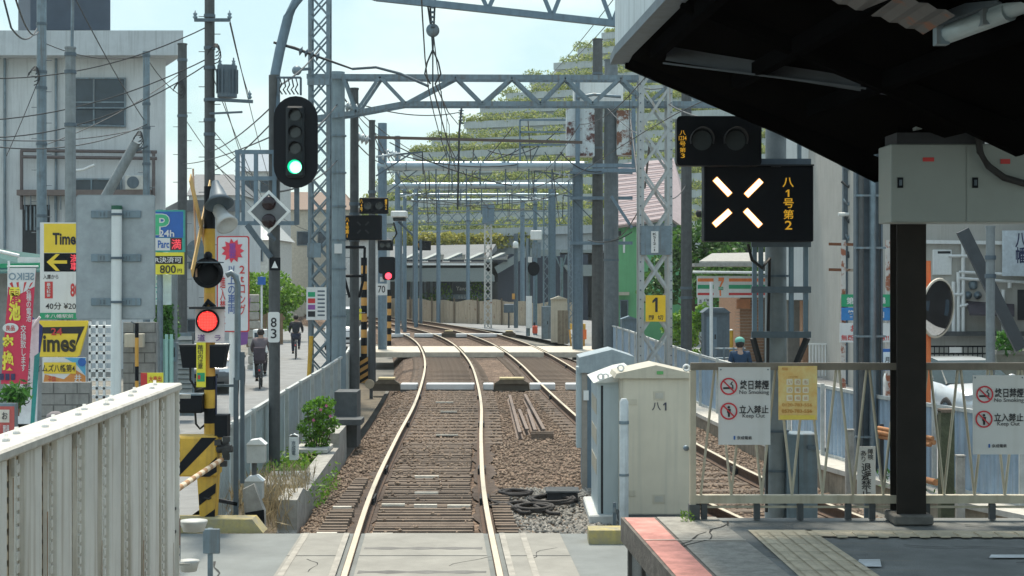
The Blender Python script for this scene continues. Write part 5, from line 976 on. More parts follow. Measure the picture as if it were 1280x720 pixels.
for px in (877, 919): MB().disc((PX(px, Y), Y-.012, PZ(176, Y)), .072, (0, -1, 0), .01, 24).build('lens', mat('unlit lens', (.05, .06, .065), .12), t); hood(t, px, 175, 15, Y-.002, .13, dark)
f.txt('八', 849.5, 163, 857, 169, amber, 1); f.txt('1234', 848.5, 170, 858, 175.5, amber, 1); f.txt('号', 849.5, 177, 857, 183, amber, 1); f.txt('第', 849.5, 184.5, 857, 190.5, amber, 1); f.txt('3', 851, 192, 856, 197.5, amber, 1)
for px in (926, 938): MB().tube([P(px, 146, Y+.05), P(px, 118, Y+.05)], .012, 6).build('hanger', dark, t)
MB().ball(P(931, 142, Y+.05), .03).build('clevis', galvd, t)
# its pole with brackets
Y = 12; t = thing('signal_pole', 'concrete pole with steel brackets holding the lit X board', 'pole', (PX(972, Y), Y, -.2)); x = PX(973, Y); MB().tube([(x, Y+.12, -.3), (x, Y+.12, PZ(120, Y))], [.085, .078], 16).build('shaft', conc, t)
for px in (943, 951, 989, 1007): MB().bar(P(px, 304, Y-.02), P(px, 420, Y-.02), .03, .05).build('channel', steelblue, t)
for py in (155, 203, 305, 362, 418): MB().box(PX(938, Y), Y-.06, PZ(py+4, Y), PX(1012, Y), Y-.03, PZ(py-4, Y)).build('cross_bar', galvd, t)
for a, c in (((941, 422), (951, 458)), ((1009, 422), (994, 458))): MB().bar(P(*a, Y), P(*c, Y+.1), .03, .04).build('strut', dark, t)
for px in (999,): MB().bar(P(px, 150, Y+.2), P(px, 300, Y+.2), .03, .03).build('channel', galv, t)
MB().tube([P(935, 305, Y-.1), P(940, 325, Y-.1), P(953, 335, Y-.1), P(962, 322, Y), P(960, 420, Y), P(958, 640, Y)], .012, 8).build('cable', rubber, t)
for py in (590, 540, 345): MB().tube([(x, Y+.12, PZ(py, Y)-.008), (x, Y+.12, PZ(py, Y)+.008)], .10, 14).build('band', galvd, t)
t = thing('pole_cabinet', 'grey steel box standing beside the X signal pole', 'cabinet', P(1000, 640, 12.1)); MB().box(PX(981, 12.1), 12.0, -.2, PX(1019, 12.1), 12.25, PZ(541, 12.1), bev=.006).build('body', galv, t); MB().box(PX(995, 12.1)-.002, 11.994, -.2, PX(995, 12.1)+.002, 12.0, PZ(543, 12.1)).build('seam', dark, t); MB().box(PX(1006, 12.1), 11.97, PZ(560, 12.1), PX(1016, 12.1), 12, PZ(555, 12.1)).build('latch', galvd, t)
# smaller unlit signals on the left poles
def obst(x0, y0, x1, y1, Y, label, tx, X=True):
    t = thing('obstruction_signal', label, 'signal', P((x0+x1)/2, y1, Y)); MB().box(PX(x0, Y), Y, PZ(y1, Y), PX(x1, Y), Y+.2, PZ(y0, Y), bev=.015).build('board', black, t); f = Face(t, Y); k = (y1-y0)/30; c = ((x0+x1)/2, (y0+y1)/2)
    if X:
        for a in (45, 135, 225, 315): d = Vector((math.cos(math.radians(a)), math.sin(math.radians(a)))); n_ = Vector((-d.y, d.x))*1*k; q = Vector(c); f.flat('unlit_bar', [tuple(q+d*4*k+n_), tuple(q+d*10*k+n_), tuple(q+d*10*k-n_), tuple(q+d*4*k-n_)], dark, 1)
    else:
        for dx in (-.2, .2): MB().disc((PX(c[0]+dx*(x1-x0), Y), Y-.012, PZ(c[1], Y)), .11*k*Y/30, (0, -1, 0), .01, 16).build('lens', lens, t); hood(t, c[0]+dx*(x1-x0), c[1]-1, 5*k, Y, .15, dark)
    for s, a, b_, c_, d_ in tx: f.txt(s, a, b_, c_, d_, amber, 1)
    return t
obst(430.5, 269, 477, 300, 38.6, 'unlit black X board with amber characters on the dark left pole', [('八\n4\n号\n第\n1', 431.5, 272, 436.5, 297)]); obst(449, 247, 485, 267, 38.5, 'unlit black twin lamp box above the unlit X board', [('八\n4\n号', 450, 249, 453.5, 264), ('第\n2', 481, 249, 484, 262)], False)
obst(472, 300, 491, 313, 56, 'small black twin lamp box above the red signal', [], False); obst(521, 301, 538.5, 313, 95, 'tiny black signal box far away in front of the glazed hall', [('八', 522, 304, 524, 310)])
t = thing('wire_guard', 'black wire bracket around the dark left pole under the X board', 'bracket', P(443, 372, 38.5)); m = MB()
for a, c in (((430, 309), (456, 309)), ((430, 309), (430, 345)), ((456, 309), (455, 345)), ((430, 345), (437, 372)), ((455, 345), (449, 372)), ((430, 345), (455, 345))): m.tube([P(*a, 38.5), P(*c, 38.5)], .035, 6)
m.build('bracket', black, t)
Y = 55.5; t = thing('colour_light_signal', 'distant black signal head showing a red light', 'signal', P(484, 348, Y)); rrect(473, 321, 494, 342, 3, Y, .08).build('backplate', black, t); rrect(478, 327, 494, 350, 3, Y-.1, .08).build('housing', black, t); MB().lathe(P(485.5, 345, Y-.12), (0, -1, 0), [(0, .115), (.03, .1), (.04, 0)], 16).build('lit_lens', sigred2, t); f = Face(t, Y)
t = thing('speed_sign', 'white plate numbered 70 below the red signal', 'sign', P(477, 369, Y)); f = Face(t, Y); f.rect('plate', 470, 354.5, 484, 369, signwhite, 0, .03); f.txt('70', 472.5, 357, 481.5, 366, ink, 1, .015); f.rect('small_plate', 475, 346, 480, 352, signwhite, 0, .03)
t = thing('cctv_camera', 'white box camera on an arm beside the left signals', 'camera', P(500, 273, 52)); MB().box(PX(489.5, 52), 51.6, PZ(272, 52), PX(509, 52), 52.4, PZ(264, 52), bev=.03).build('hood', white, t); MB().box(PX(492, 52), 51.7, PZ(276, 52), PX(507, 52), 52.3, PZ(272.5, 52)).build('body', dark, t); MB().bar(P(498, 277, 52), P(516, 294, 52), .07, .07).build('arm', galvd, t); MB().tube([P(492, 278, 52), P(496, 292, 52), P(490, 302, 52)], .03, 6).build('cable', rubber, t)
def stripedpost(px, Y, y0, y1, seg, w, label, m1):
    t = thing('striped_post', label, 'striped post', P(px, y1, Y)); a = y0; k = 0
    while a < y1: b_ = min(a+seg, y1); MB().tube([P(px, b_, Y), P(px, a, Y)], w, 10).build('band', m1 if k % 2 else black, t); a = b_; k += 1
    return t
ora = mat('orange band', (.62, .32, .08), .6, var=.15)
t = stripedpost(455, 46, 322, 452, 10, .09, 'orange and black banded post between the two dark left poles', ora); f = Face(t, 45.9)
for k in range(4): f.flat('slant_stripe', [(450, 452+9*k), (460, 446+9*k), (460, 451+9*k), (450, 457+9*k)], ora, 1, .02)
f.rect('foot_box', 449.5, 446, 460.5, 482, black, 0, .1); f.rect('reflector', 447.5, 386, 452, 400, sulphur, 1, .02)
stripedpost(486.5, 66, 362, 432, 8, .09, 'farther orange and black banded post beside the 70 plate', ora)

# ------------------------------------------------------------------ level crossing mast and barrier
Y = 18; t = thing('crossing_mast', 'yellow and black level crossing mast with a lit red lamp', 'crossing signal', (PX(262, Y), Y, -.03)); cx = PX(262, Y)
for a, b_, m_ in ((233, 286, black), (286, 366, yellow), (366, 470, mat('mast amber', (.62, .33, .06), .55, var=.1)), (470, 487, black), (487, 510, yellow), (510, 529, black), (529, 548, yellow), (548, 650, black)): MB().tube([(cx, Y, PZ(b_, Y)), (cx, Y, PZ(a, Y))], .062, 14).build('mast_band', m_, t)
for s in (-1, 1): MB().bar((PX(254, Y), Y-.06-.58*s, 3.30-.52), (PX(252, Y), Y-.06+.58*s, 3.30+.52), .012, .11).build('crossbuck_board', mat('crossbuck', (.72, .45, .16), .6, var=.2), t)
MB().bar((PX(250, Y), Y-.2, PZ(346, Y)), (PX(248, Y), Y-.3, PZ(213, Y)), .012, .05).build('crossbuck_edge', mat('copper edge', (.62, .40, .27), .6), t)
MB().lathe(P(270, 232, Y-.1), (.25, -.5, -.9), [(-.05, .04), (0, .05), (.06, .075), (.17, .105), (.25, .165), (.26, .15), (.2, .1), (.16, 0)], 18).build('bell_speaker', galvd, t); MB().lathe(P(274, 264, Y-.1), (.5, -.6, -.7), [(-.06, .07), (.05, .075), (.12, .085), (.24, .13), (.245, .11), (.16, .04), (.12, 0)], 16).build('horn_speaker', mat('pale horn', (.5, .52, .52), .5), t)
def xlamp(py, lit):
    y = Y-.09
    tg = MB().disc((cx, y, PZ(py, Y)), .172, (0, -1, 0), .03, 28).build('target', black, t); MB().lathe((cx, y-.03, PZ(py, Y)), (0, -1, 0), [(0, .125), (.03, .12), (.045, .07), (.05, 0)], 24).build('lens', black, tg)
    hood(tg, 262, py+1, 16.5, y-.02, .26, black, -10, 190); MB().box(cx-.18, y-.30, PZ(py-12, Y), cx+.18, y-.02, PZ(py-13.5, Y)).build('visor', galvd, t); MB().ball((cx, y+.0, PZ(py-21, Y)), .05).build('mount', black, t)
xlamp(341, False)
y = Y-.1; f = Face(t, y); f.rect('lamp_box', 244, 386, 280, 428, mat('pink white plate', (.70, .62, .62), .5), 0, .05); MB().disc((cx, y-.01, PZ(401, Y)), .132, (0, -1, 0), .02, 26).build('bezel', black, t); m = MB()
for i in range(-6, 7):
    for j in range(-6, 7):
        if i*i+j*j <= 36: m.disc((cx+i*.0172, y-.035, PZ(401, Y)+j*.0172), .0076, (0, -1, 0), .004, 6)
MB().disc((cx, y-.032, PZ(401, Y)), .112, (0, -1, 0), .003, 24).build('lit_lens', glow('red lamp base', (.8, .02, .02), .25), t); m.build('lit_diodes', sigr, t); MB().box(PX(241, Y), y-.12, PZ(386, Y), PX(283, Y), y+.02, PZ(383, Y)).build('visor', dark, t); f.txt('道　ラ', 247, 418, 276, 426.5, mat('violet text', (.16, .06, .25), .6), 1, .01)
MB().tube([(cx-.05, y+.05, PZ(384, Y)), (cx, y, PZ(376, Y)), (cx+.06, y+.05, PZ(384, Y))], .03, 8).build('mount', black, t)
def sidebox(x0, x1, s):
    p = [P(x0, 432, y), P(x1, 432, y), P(x1-(4 if s > 0 else 0), 460, y), P(x0+(4 if s < 0 else 0), 460, y)] if s < 0 else [P(x0, 432, y), P(x1, 432, y), P(x1-5, 460, y), P(x0, 460, y)]
    MB().prism(p, (0, .22, 0)).build('side_lamp', black, t); MB().box(PX(x0, y), y-.01, PZ(433, y), PX(x1, y), y+.23, PZ(431, y)).build('side_visor', dark, t)
sidebox(224, 245, -1); sidebox(262, 283, 1)
f = Face(t, y-.02); f.rect('notice', 245.5, 428, 257, 484, sulphur, 0, .01); f.txt('踏\n切\n内\n注\n意', 247, 431, 254, 461, ink, 1); f.rect('notice_picture', 246.5, 466, 256, 477, green, 1, .003); f.rect('notice_picture', 247.5, 469, 250.5, 474, red, 2, .003)
MB().box(PX(224, Y), Y-.16, PZ(515, Y), PX(256, Y), Y+.05, PZ(493, Y), bev=.01).build('junction_box', black, t); MB().box(PX(224, Y), Y-.165, PZ(493, Y), PX(256, Y), Y+.05, PZ(491.5, Y)).build('box_lid', galv, t)
MB().tube([P(244, 515, Y-.05), P(245, 530, Y-.05), P(250, 536, Y-.05), P(257, 530, Y)], .013, 6).build('cable', rubber, t); MB().tube([P(238, 460, Y), P(238, 475, Y), P(246, 488, Y), P(258, 484, Y)], .014, 6).build('cable', rubber, t); MB().tube([P(270, 470, Y+.02), P(270, 640, Y+.02)], .012, 6).build('conduit', mat('navy conduit', (.03, .04, .09), .5), t)
t = thing('crossing_barrier', 'yellow and black barrier machine with its banded arm lowered across the road', 'barrier', (PX(258, 17.6), 17.6, -.03)); y = 17.5; f = Face(t, y)
MB().box(PX(216, y), y, PZ(596, y), PX(271, y), y+.34, PZ(546, y), bev=.02).build('machine_box', yellow, t); f.flat('stripe', [(222, 582), (252, 547), (271, 547), (222, 603-6)], black, 1, .004); f.flat('stripe', [(246, 596), (271, 571), (271, 590), (262, 596)], black, 1, .004)
MB().prism([P(246, 592, y+.05), P(271, 592, y+.05), P(268, 652, y+.05), P(250, 652, y+.05)], (0, .2, 0)).build('leg', yellow, t)
f.Y = y+.045; f.flat('leg_stripe', [(248.5, 618), (270, 604), (269.4, 616), (249, 632)], black, 1, .004); f.flat('leg_stripe', [(250, 650), (269, 636), (268.3, 650)], black, 1, .004); MB().tube([P(255, 622, y+.03), P(261, 624, y+.03), P(264, 622, y+.03)], .01, 6).build('handle', dark, t)
m = MB()
for _ in range(9): a = Vector((PX(278, y)+random.uniform(-.07, .09), y+random.uniform(-.05, .2), PZ(562, y)+random.uniform(-.17, .17))); m.box(a.x-.035, a.y-.03, a.z-.03, a.x+.035, a.y+.04, a.z+.03)
m.tube([(PX(270, y), y+.05, PZ(562, y)), (PX(286, y), y+.05, PZ(560, y))], .05, 8); m.build('crank', mat('greasy iron', (.03, .03, .03), .6), t)
MB().box(PX(266, y), y+.1, PZ(548, y), PX(282, y), y+.3, PZ(520, y)).build('balance_weight', black, t)
ym = 17.45; k = 0; z = PZ(574, 17.5)
while ym > 12.9: MB().tube([(-3.17+.01*(17.5-ym), ym, z), (-3.17+.01*(17.5-ym+.16), ym-.16, z)], .028, 10).build('arm_band', mat('arm cream', (.70, .58, .42), .6) if k % 2 else mat('arm tan', (.40, .22, .10), .6), t); ym -= .16; k += 1
t = thing('pipe_frame', 'dark steel pipe frame standing behind the barrier machine', 'frame', P(297, 650, 18.3)); y = 18.3
MB().bar(P(295, 645, y), P(295, 472, y), .05, .05).build('upright', galvd, t); MB().bar(P(303, 604, y), P(303, 440, y), .045, .045).build('upright', galvd, t); MB().bar(P(266, 482, y), P(297, 482, y), .04, .03).build('rail', galvd, t); MB().bar(P(272, 625, y), P(297, 630, y), .05, .04).build('foot', dark, t); MB().tube([P(283, 344, y), P(289, 341, y), P(295, 346, y), P(297, 356, y), P(297, 475, y)], .036, 10).build('arched_pipe', galv, t)
t = thing('bracket_stub', 'broken concrete stub at the foot of the blue fence', 'stub', P(325, 655, 18.5)); MB().prism([P(303, 612, 18.5), P(317, 605, 18.5), P(330, 640, 18.5), P(330, 660, 18.5), P(307, 655, 18.5)], (0, .15, 0)).build('stub', concrete, t); f = Face(t, 18.49); f.flat('black_end', [(306, 641), (330, 637), (331, 659), (314, 659)], black, 1)
def letterbox(t, x0, x1, y0, y1, Y):
    MB().box(PX(x0, Y), Y, PZ(y1, Y), PX(x1, Y), Y+.14, PZ(y0+6, Y), bev=.006).build('box', mat('pale grey box', (.46, .48, .46), .5), t); a, c = P(x0-1, y0+7, Y-.02), P(x1+1, y0+7, Y-.02); p = P((x0+x1)/2+4, y0, Y-.02); MB().prism([a, c, p, a+Vector((.05, 0, .05))], (0, .19, .0)).build('pitched_lid', white, t)
t = thing('relay_box_post', 'post carrying two small pale boxes with pitched lids', 'box post', P(318, 660, 18.9)); letterbox(t, 308, 331, 549, 579, 18.8); letterbox(t, 305, 328, 595, 624, 18.75); MB().tube([P(318, 662, 18.92), P(318, 575, 18.92)], .03, 8).build('post', concd, t)
t = thing('marker_stone', 'small white marker post with engraved characters beside the shrub', 'marker', P(367, 572, 23.2)); rrect(361.5, 544, 372.5, 575, 1, 23.2, .1).build('post', white, t); Face(t, 23.19).txt('京\n成\n電', 364.5, 551, 369.5, 569, galvd, 1); MB().prism([P(361, 546, 23.2), P(373, 546, 23.2), P(367, 542, 23.2)], (0, .1, 0)).build('peak', white, t)

# ------------------------------------------------------------------ relay cabinets
def eye(t, p): 
    m = MB(); m.tube([Vector(p)+Vector((.035*math.cos(a), 0, .035*math.sin(a)+.03)) for a in [2*PI*k/10 for k in range(11)]], .012, 6, False); m.build('lifting_eye', white, t)
Y = 18.5; t = thing('relay_cabinet', 'large beige relay cabinet with a peaked roof marked 八1', 'cabinet', P(820, 645, Y), 'cabinets beside the second track'); f = Face(t, Y)
MB().box(PX(776, Y), Y, PZ(648, Y), PX(864, Y), Y+.85, PZ(471, Y), bev=.006).build('body', beige, t); f.rect('door', 779, 474, 862, 642, mat('beige door', (.58, .54, .44), .45, .1, var=.08, scale=2.5, streak=.5, dirt=(.42, .41, .35)), 1, .01)
MB().prism([P(768, 473, Y-.05), P(868, 473, Y-.05), P(866, 467, Y-.05), P(820, 456.5, Y-.05), P(771, 467, Y-.05)], (0, .95, 0)).build('roof', beige, t)
for px in (776, 858): eye(t, P(px, 463, Y+.1))
for a in ((817, 489, 831, 500), (816, 618, 831, 629)): f.rect('lock_plate', *a, beige, 3, .008); f.rect('lock_recess', a[0]+2, a[1]+2, a[2]-2, a[3]-2, mat('lock recess', (.42, .41, .36), .5), 4, .004)
for a in ((782, 499, 796, 506), (784, 613, 794, 620)): f.rect('hinge', *a, beige, 3, .01)
f.txt('八', 815, 503, 826, 513, mat('blue black ink', (.04, .045, .07), .6), 2, .012); one(f, 829, 503, 833, 513, mat('blue black ink', (.04, .045, .07)), 3); f.Y = Y-.055; f.rect('sticker', 821, 464, 829, 468, mat('green sticker', (.12, .38, .12), .5), 1, .003); MB().ball(P(858.5, 561, Y-.03), .025).build('handle', dark, t); MB().box(PX(773, Y), Y-.02, PZ(652, Y), PX(866, Y), Y+.9, PZ(643, Y)).build('plinth', concd, t)
pb = mat('pale blue cabinet', (.43, .51, .54), .5, .1, var=.08, scale=2, streak=.3); Y = 18.9; t = thing('relay_cabinet', 'pale blue relay cabinet squeezed between the beige cabinet and the tall grey one', 'cabinet', P(760, 655, Y), 'cabinets beside the second track'); f = Face(t, Y)
MB().box(PX(747, Y), Y, PZ(645, Y), PX(790, Y), Y+1.5, PZ(477, Y), bev=.006).build('body', pb, t); f.rect('door', 754, 486, 777, 640, pb, 1, .01); f.rect('door_gap', 751, 482, 754, 642, dark, 1, .004); MB().prism([P(742, 479, Y-.06), P(792, 477, Y-.06), P(792, 463, Y-.06), P(776, 466, Y-.06)], (0, 1.65, 0)).build('roof', mat('cabinet roof', (.55, .56, .52), .6), t)
eye(t, P(751, 474, Y)); eye(t, P(757, 474, Y)); m = MB()
for k in range(3): m.box(PX(747, Y)-.006, Y+.2, PZ(520+38*k, Y), PX(747, Y)-.001, Y+1.3, PZ(500+38*k, Y))
m.build('side_panel', beige, t); MB().box(PX(736, Y), Y-.08, -.22, PX(779, Y), Y+1.55, PZ(645, Y)+.02, bev=.015).build('plinth', mat('white plinth', (.55, .56, .54), .8, var=.15, scale=9), t)
Y = 22; t = thing('relay_cabinet', 'tall grey blue cabinet with a peaked roof behind the other two', 'cabinet', P(755, 600, Y), 'cabinets beside the second track'); MB().box(PX(729, Y), Y, -.2, PX(790, Y), Y+.8, PZ(462, Y)).build('body', steelblue, t); MB().prism([P(724, 466, Y-.05), P(793, 466, Y-.05), P(793, 446, Y-.05), P(765, 437, Y-.05), P(724, 447, Y-.05)], (0, .95, 0)).build('roof', mat('roof grey blue', (.31, .37, .40), .55, .1, streak=.3), t)
MB().box(PX(728, Y)-.01, Y-.02, -.2, PX(734, Y), Y+.01, PZ(466, Y)).build('corner_post', mat('brown grey edge', (.28, .26, .23), .7), t); MB().box(PX(721, Y), Y+.02, PZ(560, Y), PX(729, Y)-.012, Y+.35, PZ(459, Y)).build('side_box', pb, t); MB().box(PX(732, Y)-.03, Y-.06, PZ(500, Y), PX(732, Y)+.04, Y-.02, PZ(488, Y)).build('padlock', white, t)
t = thing('cable_riser', 'weathered white pipe standing in front of the relay cabinets', 'pipe', P(780, 660, 18.2)); pm = mat('chalky pipe', (.52, .56, .57), .7, var=.2, scale=6, streak=.6); MB().tube([P(780, 665, 18.2), P(780, 502, 18.2), P(780, 498, 18.2)], [.052, .052, .03], 14).build('pipe', pm, t); MB().tube([P(780, 530, 18.2), P(780, 526, 18.2)], .058, 14).build('collar', galv, t); MB().tube([P(780, 595, 18.2), P(780, 592, 18.2)], .057, 14).build('collar', galv, t)
t = thing('stake', 'short grey steel stake at the platform corner', 'stake', P(768, 660, 17.5)); MB().bar(P(768, 675, 17.5), P(768, 628, 17.5), .035, .03).build('stake', galvd, t); MB().box(PX(766, 17.5), 17.47, PZ(640, 17.5), PX(770, 17.5), 17.48, PZ(634, 17.5)).build('tag', galv, t)

# ------------------------------------------------------------------ platform end gate with notices
cream = mat('cream gate paint', (.50, .46, .355), .55, var=.15, scale=5, streak=.5, dirt=(.25, .19, .12)); Y = 10.85
t = thing('platform_gate', 'cream steel barrier with zigzag rods across the platform end', 'barrier', (2.2, Y, plz)); zt = PZ(459, Y); zb = PZ(624, Y); X0 = PX(863, Y); X1 = 4.3
MB().box(X0, Y-.025, zt-.018, X1, Y+.025, zt+.03).build('top_rail', mat('top rail brown', (.22, .19, .15), .6, var=.3, scale=4, streak=.3), t); MB().box(X0, Y-.03, zb-.025, X1, Y+.03, zb+.03).build('bottom_rail', cream, t); MB().box(X0-.004, Y-.034, plz, X0+.035, Y+.034, zt-.02).build('gate_post', cream, t); MB().box(X0-.012, Y-.042, plz+.001, X0+.06, Y+.042, zb-.033).build('foot', concd, t); MB().box(X0+.04, Y+.0, zb-.06, X1, Y+.01, zb-.045).build('wire_rail', cream, t)
for x in (880, 946, 1000, 1060, 1090, 1158, 1240): MB().box(PX(x, Y)-.02, Y-.02, plz, PX(x, Y)+.02, Y+.02, zb-.03).build('foot', concd, t)
px = 876
k = 0
while px < 1330: 
    w = 38; 
    for a, c in ((px, px+w*.5-2), (px+w, px+w*.5+2)): MB().tube([(PX(a if k % 2 == 0 else c, Y), Y, zb+.03), (PX(c if k % 2 == 0 else a, Y), Y, zt-.02)], .0095, 6).build('rod', cream, t)
    px += w; 
MB().ball((X0-.03, Y, PZ(560, Y)), .02).build('latch', galv, t)
rings = mat('sign red', (.62, .03, .05), .45)
def prohibit(f, cx, cy, r, person):
    Yq = f.Y-.006; c = P(cx, cy, Yq); R = r*Yq/FPX; n = 32; vs = []
    for k in range(n): a = 2*PI*k/n; vs += [(c.x+R*math.cos(a), Yq, c.z+R*math.sin(a)), (c.x+R*.82*math.cos(a), Yq, c.z+R*.82*math.sin(a))]
    MB().add(vs, [(2*k, 2*((k+1) % n), 2*((k+1) % n)+1, 2*k+1) for k in range(n)]).build('red_ring', rings, f.t)
    m = MB(); d = R*.64; m.bar((c.x-d, Yq-.003, c.z+d), (c.x+d, Yq-.003, c.z-d), .0025, R*.16); m.build('red_slash', rings, f.t)
    if person: f.flat('person_symbol', [(cx-2.4, cy-3), (cx+2.4, cy-3), (cx+2.2, cy+2), (cx+1.3, cy+2), (cx+1.2, cy+7), (cx-1.2, cy+7), (cx-1.3, cy+2), (cx-2.2, cy+2)], ink, 1); MB().disc((PX(cx, Yq), Yq+.001, PZ(cy-5, Yq)), 1.6*Yq/FPX, (0, -1, 0), .002, 12).build('person_symbol', ink, f.t)
    else: f.flat('cigarette_symbol', [(cx-7, cy+1), (cx+3.5, cy+1), (cx+3.5, cy+3.3), (cx-7, cy+3.3)], ink, 1); f.flat('smoke_symbol', [(cx+4.2, cy+3), (cx+4.2, cy-1), (cx+1.5, cy-3), (cx+4, cy-6.2), (cx+5, cy-5.6), (cx+3.2, cy-3.2), (cx+5.6, cy-1.4), (cx+5.6, cy+3)], ink, 1)
def notice(x0, y0, x1, y1, label, sx, c1, c2):
    t = thing('notice_board', label, 'sign', P((x0+x1)/2, y1, Y-.04), 'no smoking and keep out notices'); f = Face(t, Y-.045); f.rect('board', x0, y0, x1, y1, signwhite, 0, .004)
    for px in (x0+3, x1-3): MB().ball(P(px, y0+3, Y-.047), .005).build('screw', galvd, t)
    prohibit(f, *c1, 10.8, False); prohibit(f, *c2, 10.8, True); dx, dy = sx, y0-459
    f.txt('終日禁煙', 925+dx, 475+dy, 961+dx, 487+dy, ink, 1, .02); f.txt('No Smoking', 924+dx, 487.5+dy, 961+dx, 494+dy, ink, 1, .005); f.txt('立入禁止', 924+dx, 506.5+dy, 960.5+dx, 517+dy, ink, 1, .02); f.txt('Keep Out', 928+dx, 517+dy, 956+dx, 523.5+dy, ink, 1, .005); f.txt('京成電鉄', 921+dx, 545+dy, 940+dx, 549.5+dy, ink, 1, .015)
    f.flat('company_mark', [(917+dx, 545+dy), (919+dx, 545+dy), (919+dx, 549.5+dy), (917+dx, 549.5+dy)], blue, 1)
notice(898, 459, 963, 556, 'white no smoking and keep out notice beside the orange poster', 0, (911, 483), (911, 514)); notice(1216, 469, 1281, 568, 'white no smoking and keep out notice at the right edge of the picture', 318.5, (1231, 493), (1230, 524))
t = thing('hotline_poster', 'orange and yellow poster with a grid of white icons on the platform gate', 'poster', P(997, 525, Y-.04)); f = Face(t, Y-.045); f.rect('sheet', 973, 457.5, 1021.5, 525, mat('poster orange', (.80, .46, .13), .6, scale=9, var=.2, col2=(.86, .74, .34)), 0, .003)
po = mat('poster text', (.62, .28, .05), .6); pwh = mat('poster icon white', (.86, .80, .62), .6)
for i, ch in enumerate('いのちの電話悩相談'): cx_ = 987+10*(i % 3); cy_ = 477.5+10*(i//3); rrect(cx_-3.8, cy_-3.8, cx_+3.8, cy_+3.8, 1.2, Y-.050, .002).build('icon_tile', pwh, t); f.txt(ch, cx_-2.2, cy_-2.2, cx_+2.2, cy_+2.2, po, 2, .0)
f.txt('0120-783-556', 977.5, 504, 1015, 508, po, 1); f.txt('0570-783-556', 977, 511.5, 1015, 516, po, 1, .02); f.txt('いのちの電話', 985, 470, 997, 472, po, 1); f.rect('poster_band', 975, 519, 1019, 524, mat('poster yellow', (.88, .68, .12), .6), 1, .002); f.txt('相談', 977, 459, 985, 463, po, 1)
t = thing('warning_sign', 'narrow white sign reading 退避禁止 in vertical characters', 'sign', P(1083, 640, 11.3)); f = Face(t, 11.3); f.rect('plate', 1071.5, 558, 1094.5, 624, signwhite, 0, .006); MB().bar(P(1083, 660, 11.33), P(1083, 566, 11.33), .03, .03).build('stake', galvd, t); f.txt('障\n検', 1084.5, 561, 1091.5, 574.5, ink, 1, .01); f.txt('あ\nり', 1076, 563, 1082.5, 577, ink, 1, .01); f.txt('退\n避\n禁\n止', 1076.5, 579, 1089, 622, ink, 1, .012)
# boxes under the canopy
Y = 10.1; t = thing('distribution_box', 'pale grey twin door box hung under the canopy', 'electrical box', P(1200, 283, Y)); bx_ = mat('pale grey green steel', (.27, .305, .29), .5, .1, var=.06, scale=4); MB().box(PX(1113.5, Y), Y, PZ(278, Y), PX(1310, Y), Y+.34, PZ(180, Y), bev=.005).build('body', bx_, t); f = Face(t, Y)
f.rect('door', 1115, 181.5, 1206.5, 276.5, bx_, 1, .01); f.rect('door', 1208.5, 181.5, 1308, 276.5, bx_, 1, .01); f.rect('sticker', 1153, 197, 1167, 202, red, 3, .002); f.rect('sticker', 1250, 199, 1262, 205, red, 3, .002)
for px in (1124.5, 1218): f.rect('lock', px-3, 222, px+4, 235, black, 3, .01); f.rect('lock_core', px-1, 225, px+2, 232, galvd, 6, .01)
MB().box(PX(1120, Y), Y-.02, PZ(180, Y), PX(1230, Y), Y+.3, PZ(166, Y)).build('top_bracket', dark, t); MB().tube([P(1222, 165, Y-.05), P(1225, 190, Y-.06), P(1236, 208, Y-.06), P(1255, 222, Y-.06), P(1290, 232, Y-.05)], .022, 8).build('cable', rubber, t); MB().bar(P(1143, 160, Y), P(1200, 152, Y), .09, .03).build('end_plate', bx_, t)
for x0 in (2.5, 3.2): MB().bar((x0, Y+.15, PZ(170, Y)), (x0, Y+.15, 4.1), .04, .04).build('hanger', canm, t)
m = MB().tube([P(968, -4, 9.5), P(955, 60, 10.2), P(943, 110, 10.8), P(938, 124, 11.4)], .006, 6); tag(m.build('hanging_cord', wire), 'thin dark cord hanging from the canopy to the twin lamp box', 'cord')
# ------------------------------------------------------------------ signs of the left street
Y = 17; t = thing('road_sign', 'blank grey back of a road sign on a white post', 'sign', P(145, 500, Y)); rrect(95, 243.5, 194, 399.5, 4, Y, .012).build('board', mat('sign back aluminium', (.28, .32, .345), .5, .3, var=.08, scale=2, streak=.25), t); rrect(96.5, 245, 192.5, 398, 4, Y-.004, .003).build('rim', mat('sign rim', (.32, .36, .385), .5, .3), t)
for py in (268, 322.5, 377.5): MB().box(PX(114.5, Y), Y-.03, PZ(py+4.5, Y), PX(176.5, Y), Y-.006, PZ(py-4.5, Y), bev=.004).build('bracket', galv, t); MB().tube([P(146, py+1.5, Y-.07), P(146, py-1.5, Y-.07)], .066, 14).build('clamp', galvd, t)
for py in (268, 322.5, 377.5):
    for px in (127, 131, 159, 163): MB().box(PX(px, Y)-.004, Y-.034, PZ(py+2.5, Y), PX(px, Y)+.004, Y-.0305, PZ(py-2.5, Y)).build('bolt', galvd, t)
MB().tube([(PX(146, Y), Y-.07, -.03), P(146, 262, Y-.07)], .055, 14).build('post', mat('white post', (.66, .70, .70), .5, var=.06, streak=.2), t); MB().tube([P(146, 262, Y-.07), P(146, 257, Y-.07)], .057, 14).build('cap', mat('dark green cap', (.02, .10, .06), .6), t)
Y = 30; ym = mat('sign yellow', (.80, .58, .04), .45, var=.05); t = thing('parking_sign', 'tall yellow black and white parking sign with a left arrow', 'sign', P(76, 400, Y)); f = Face(t, Y); f.rect('board', 50, 278, 106, 399, signwhite, 0, .12); f.rect('yellow_panel', 55, 279.5, 105, 316, ym, 1, .01); f.rect('arrow_panel', 55, 316.5, 105, 339.5, black, 1, .01)
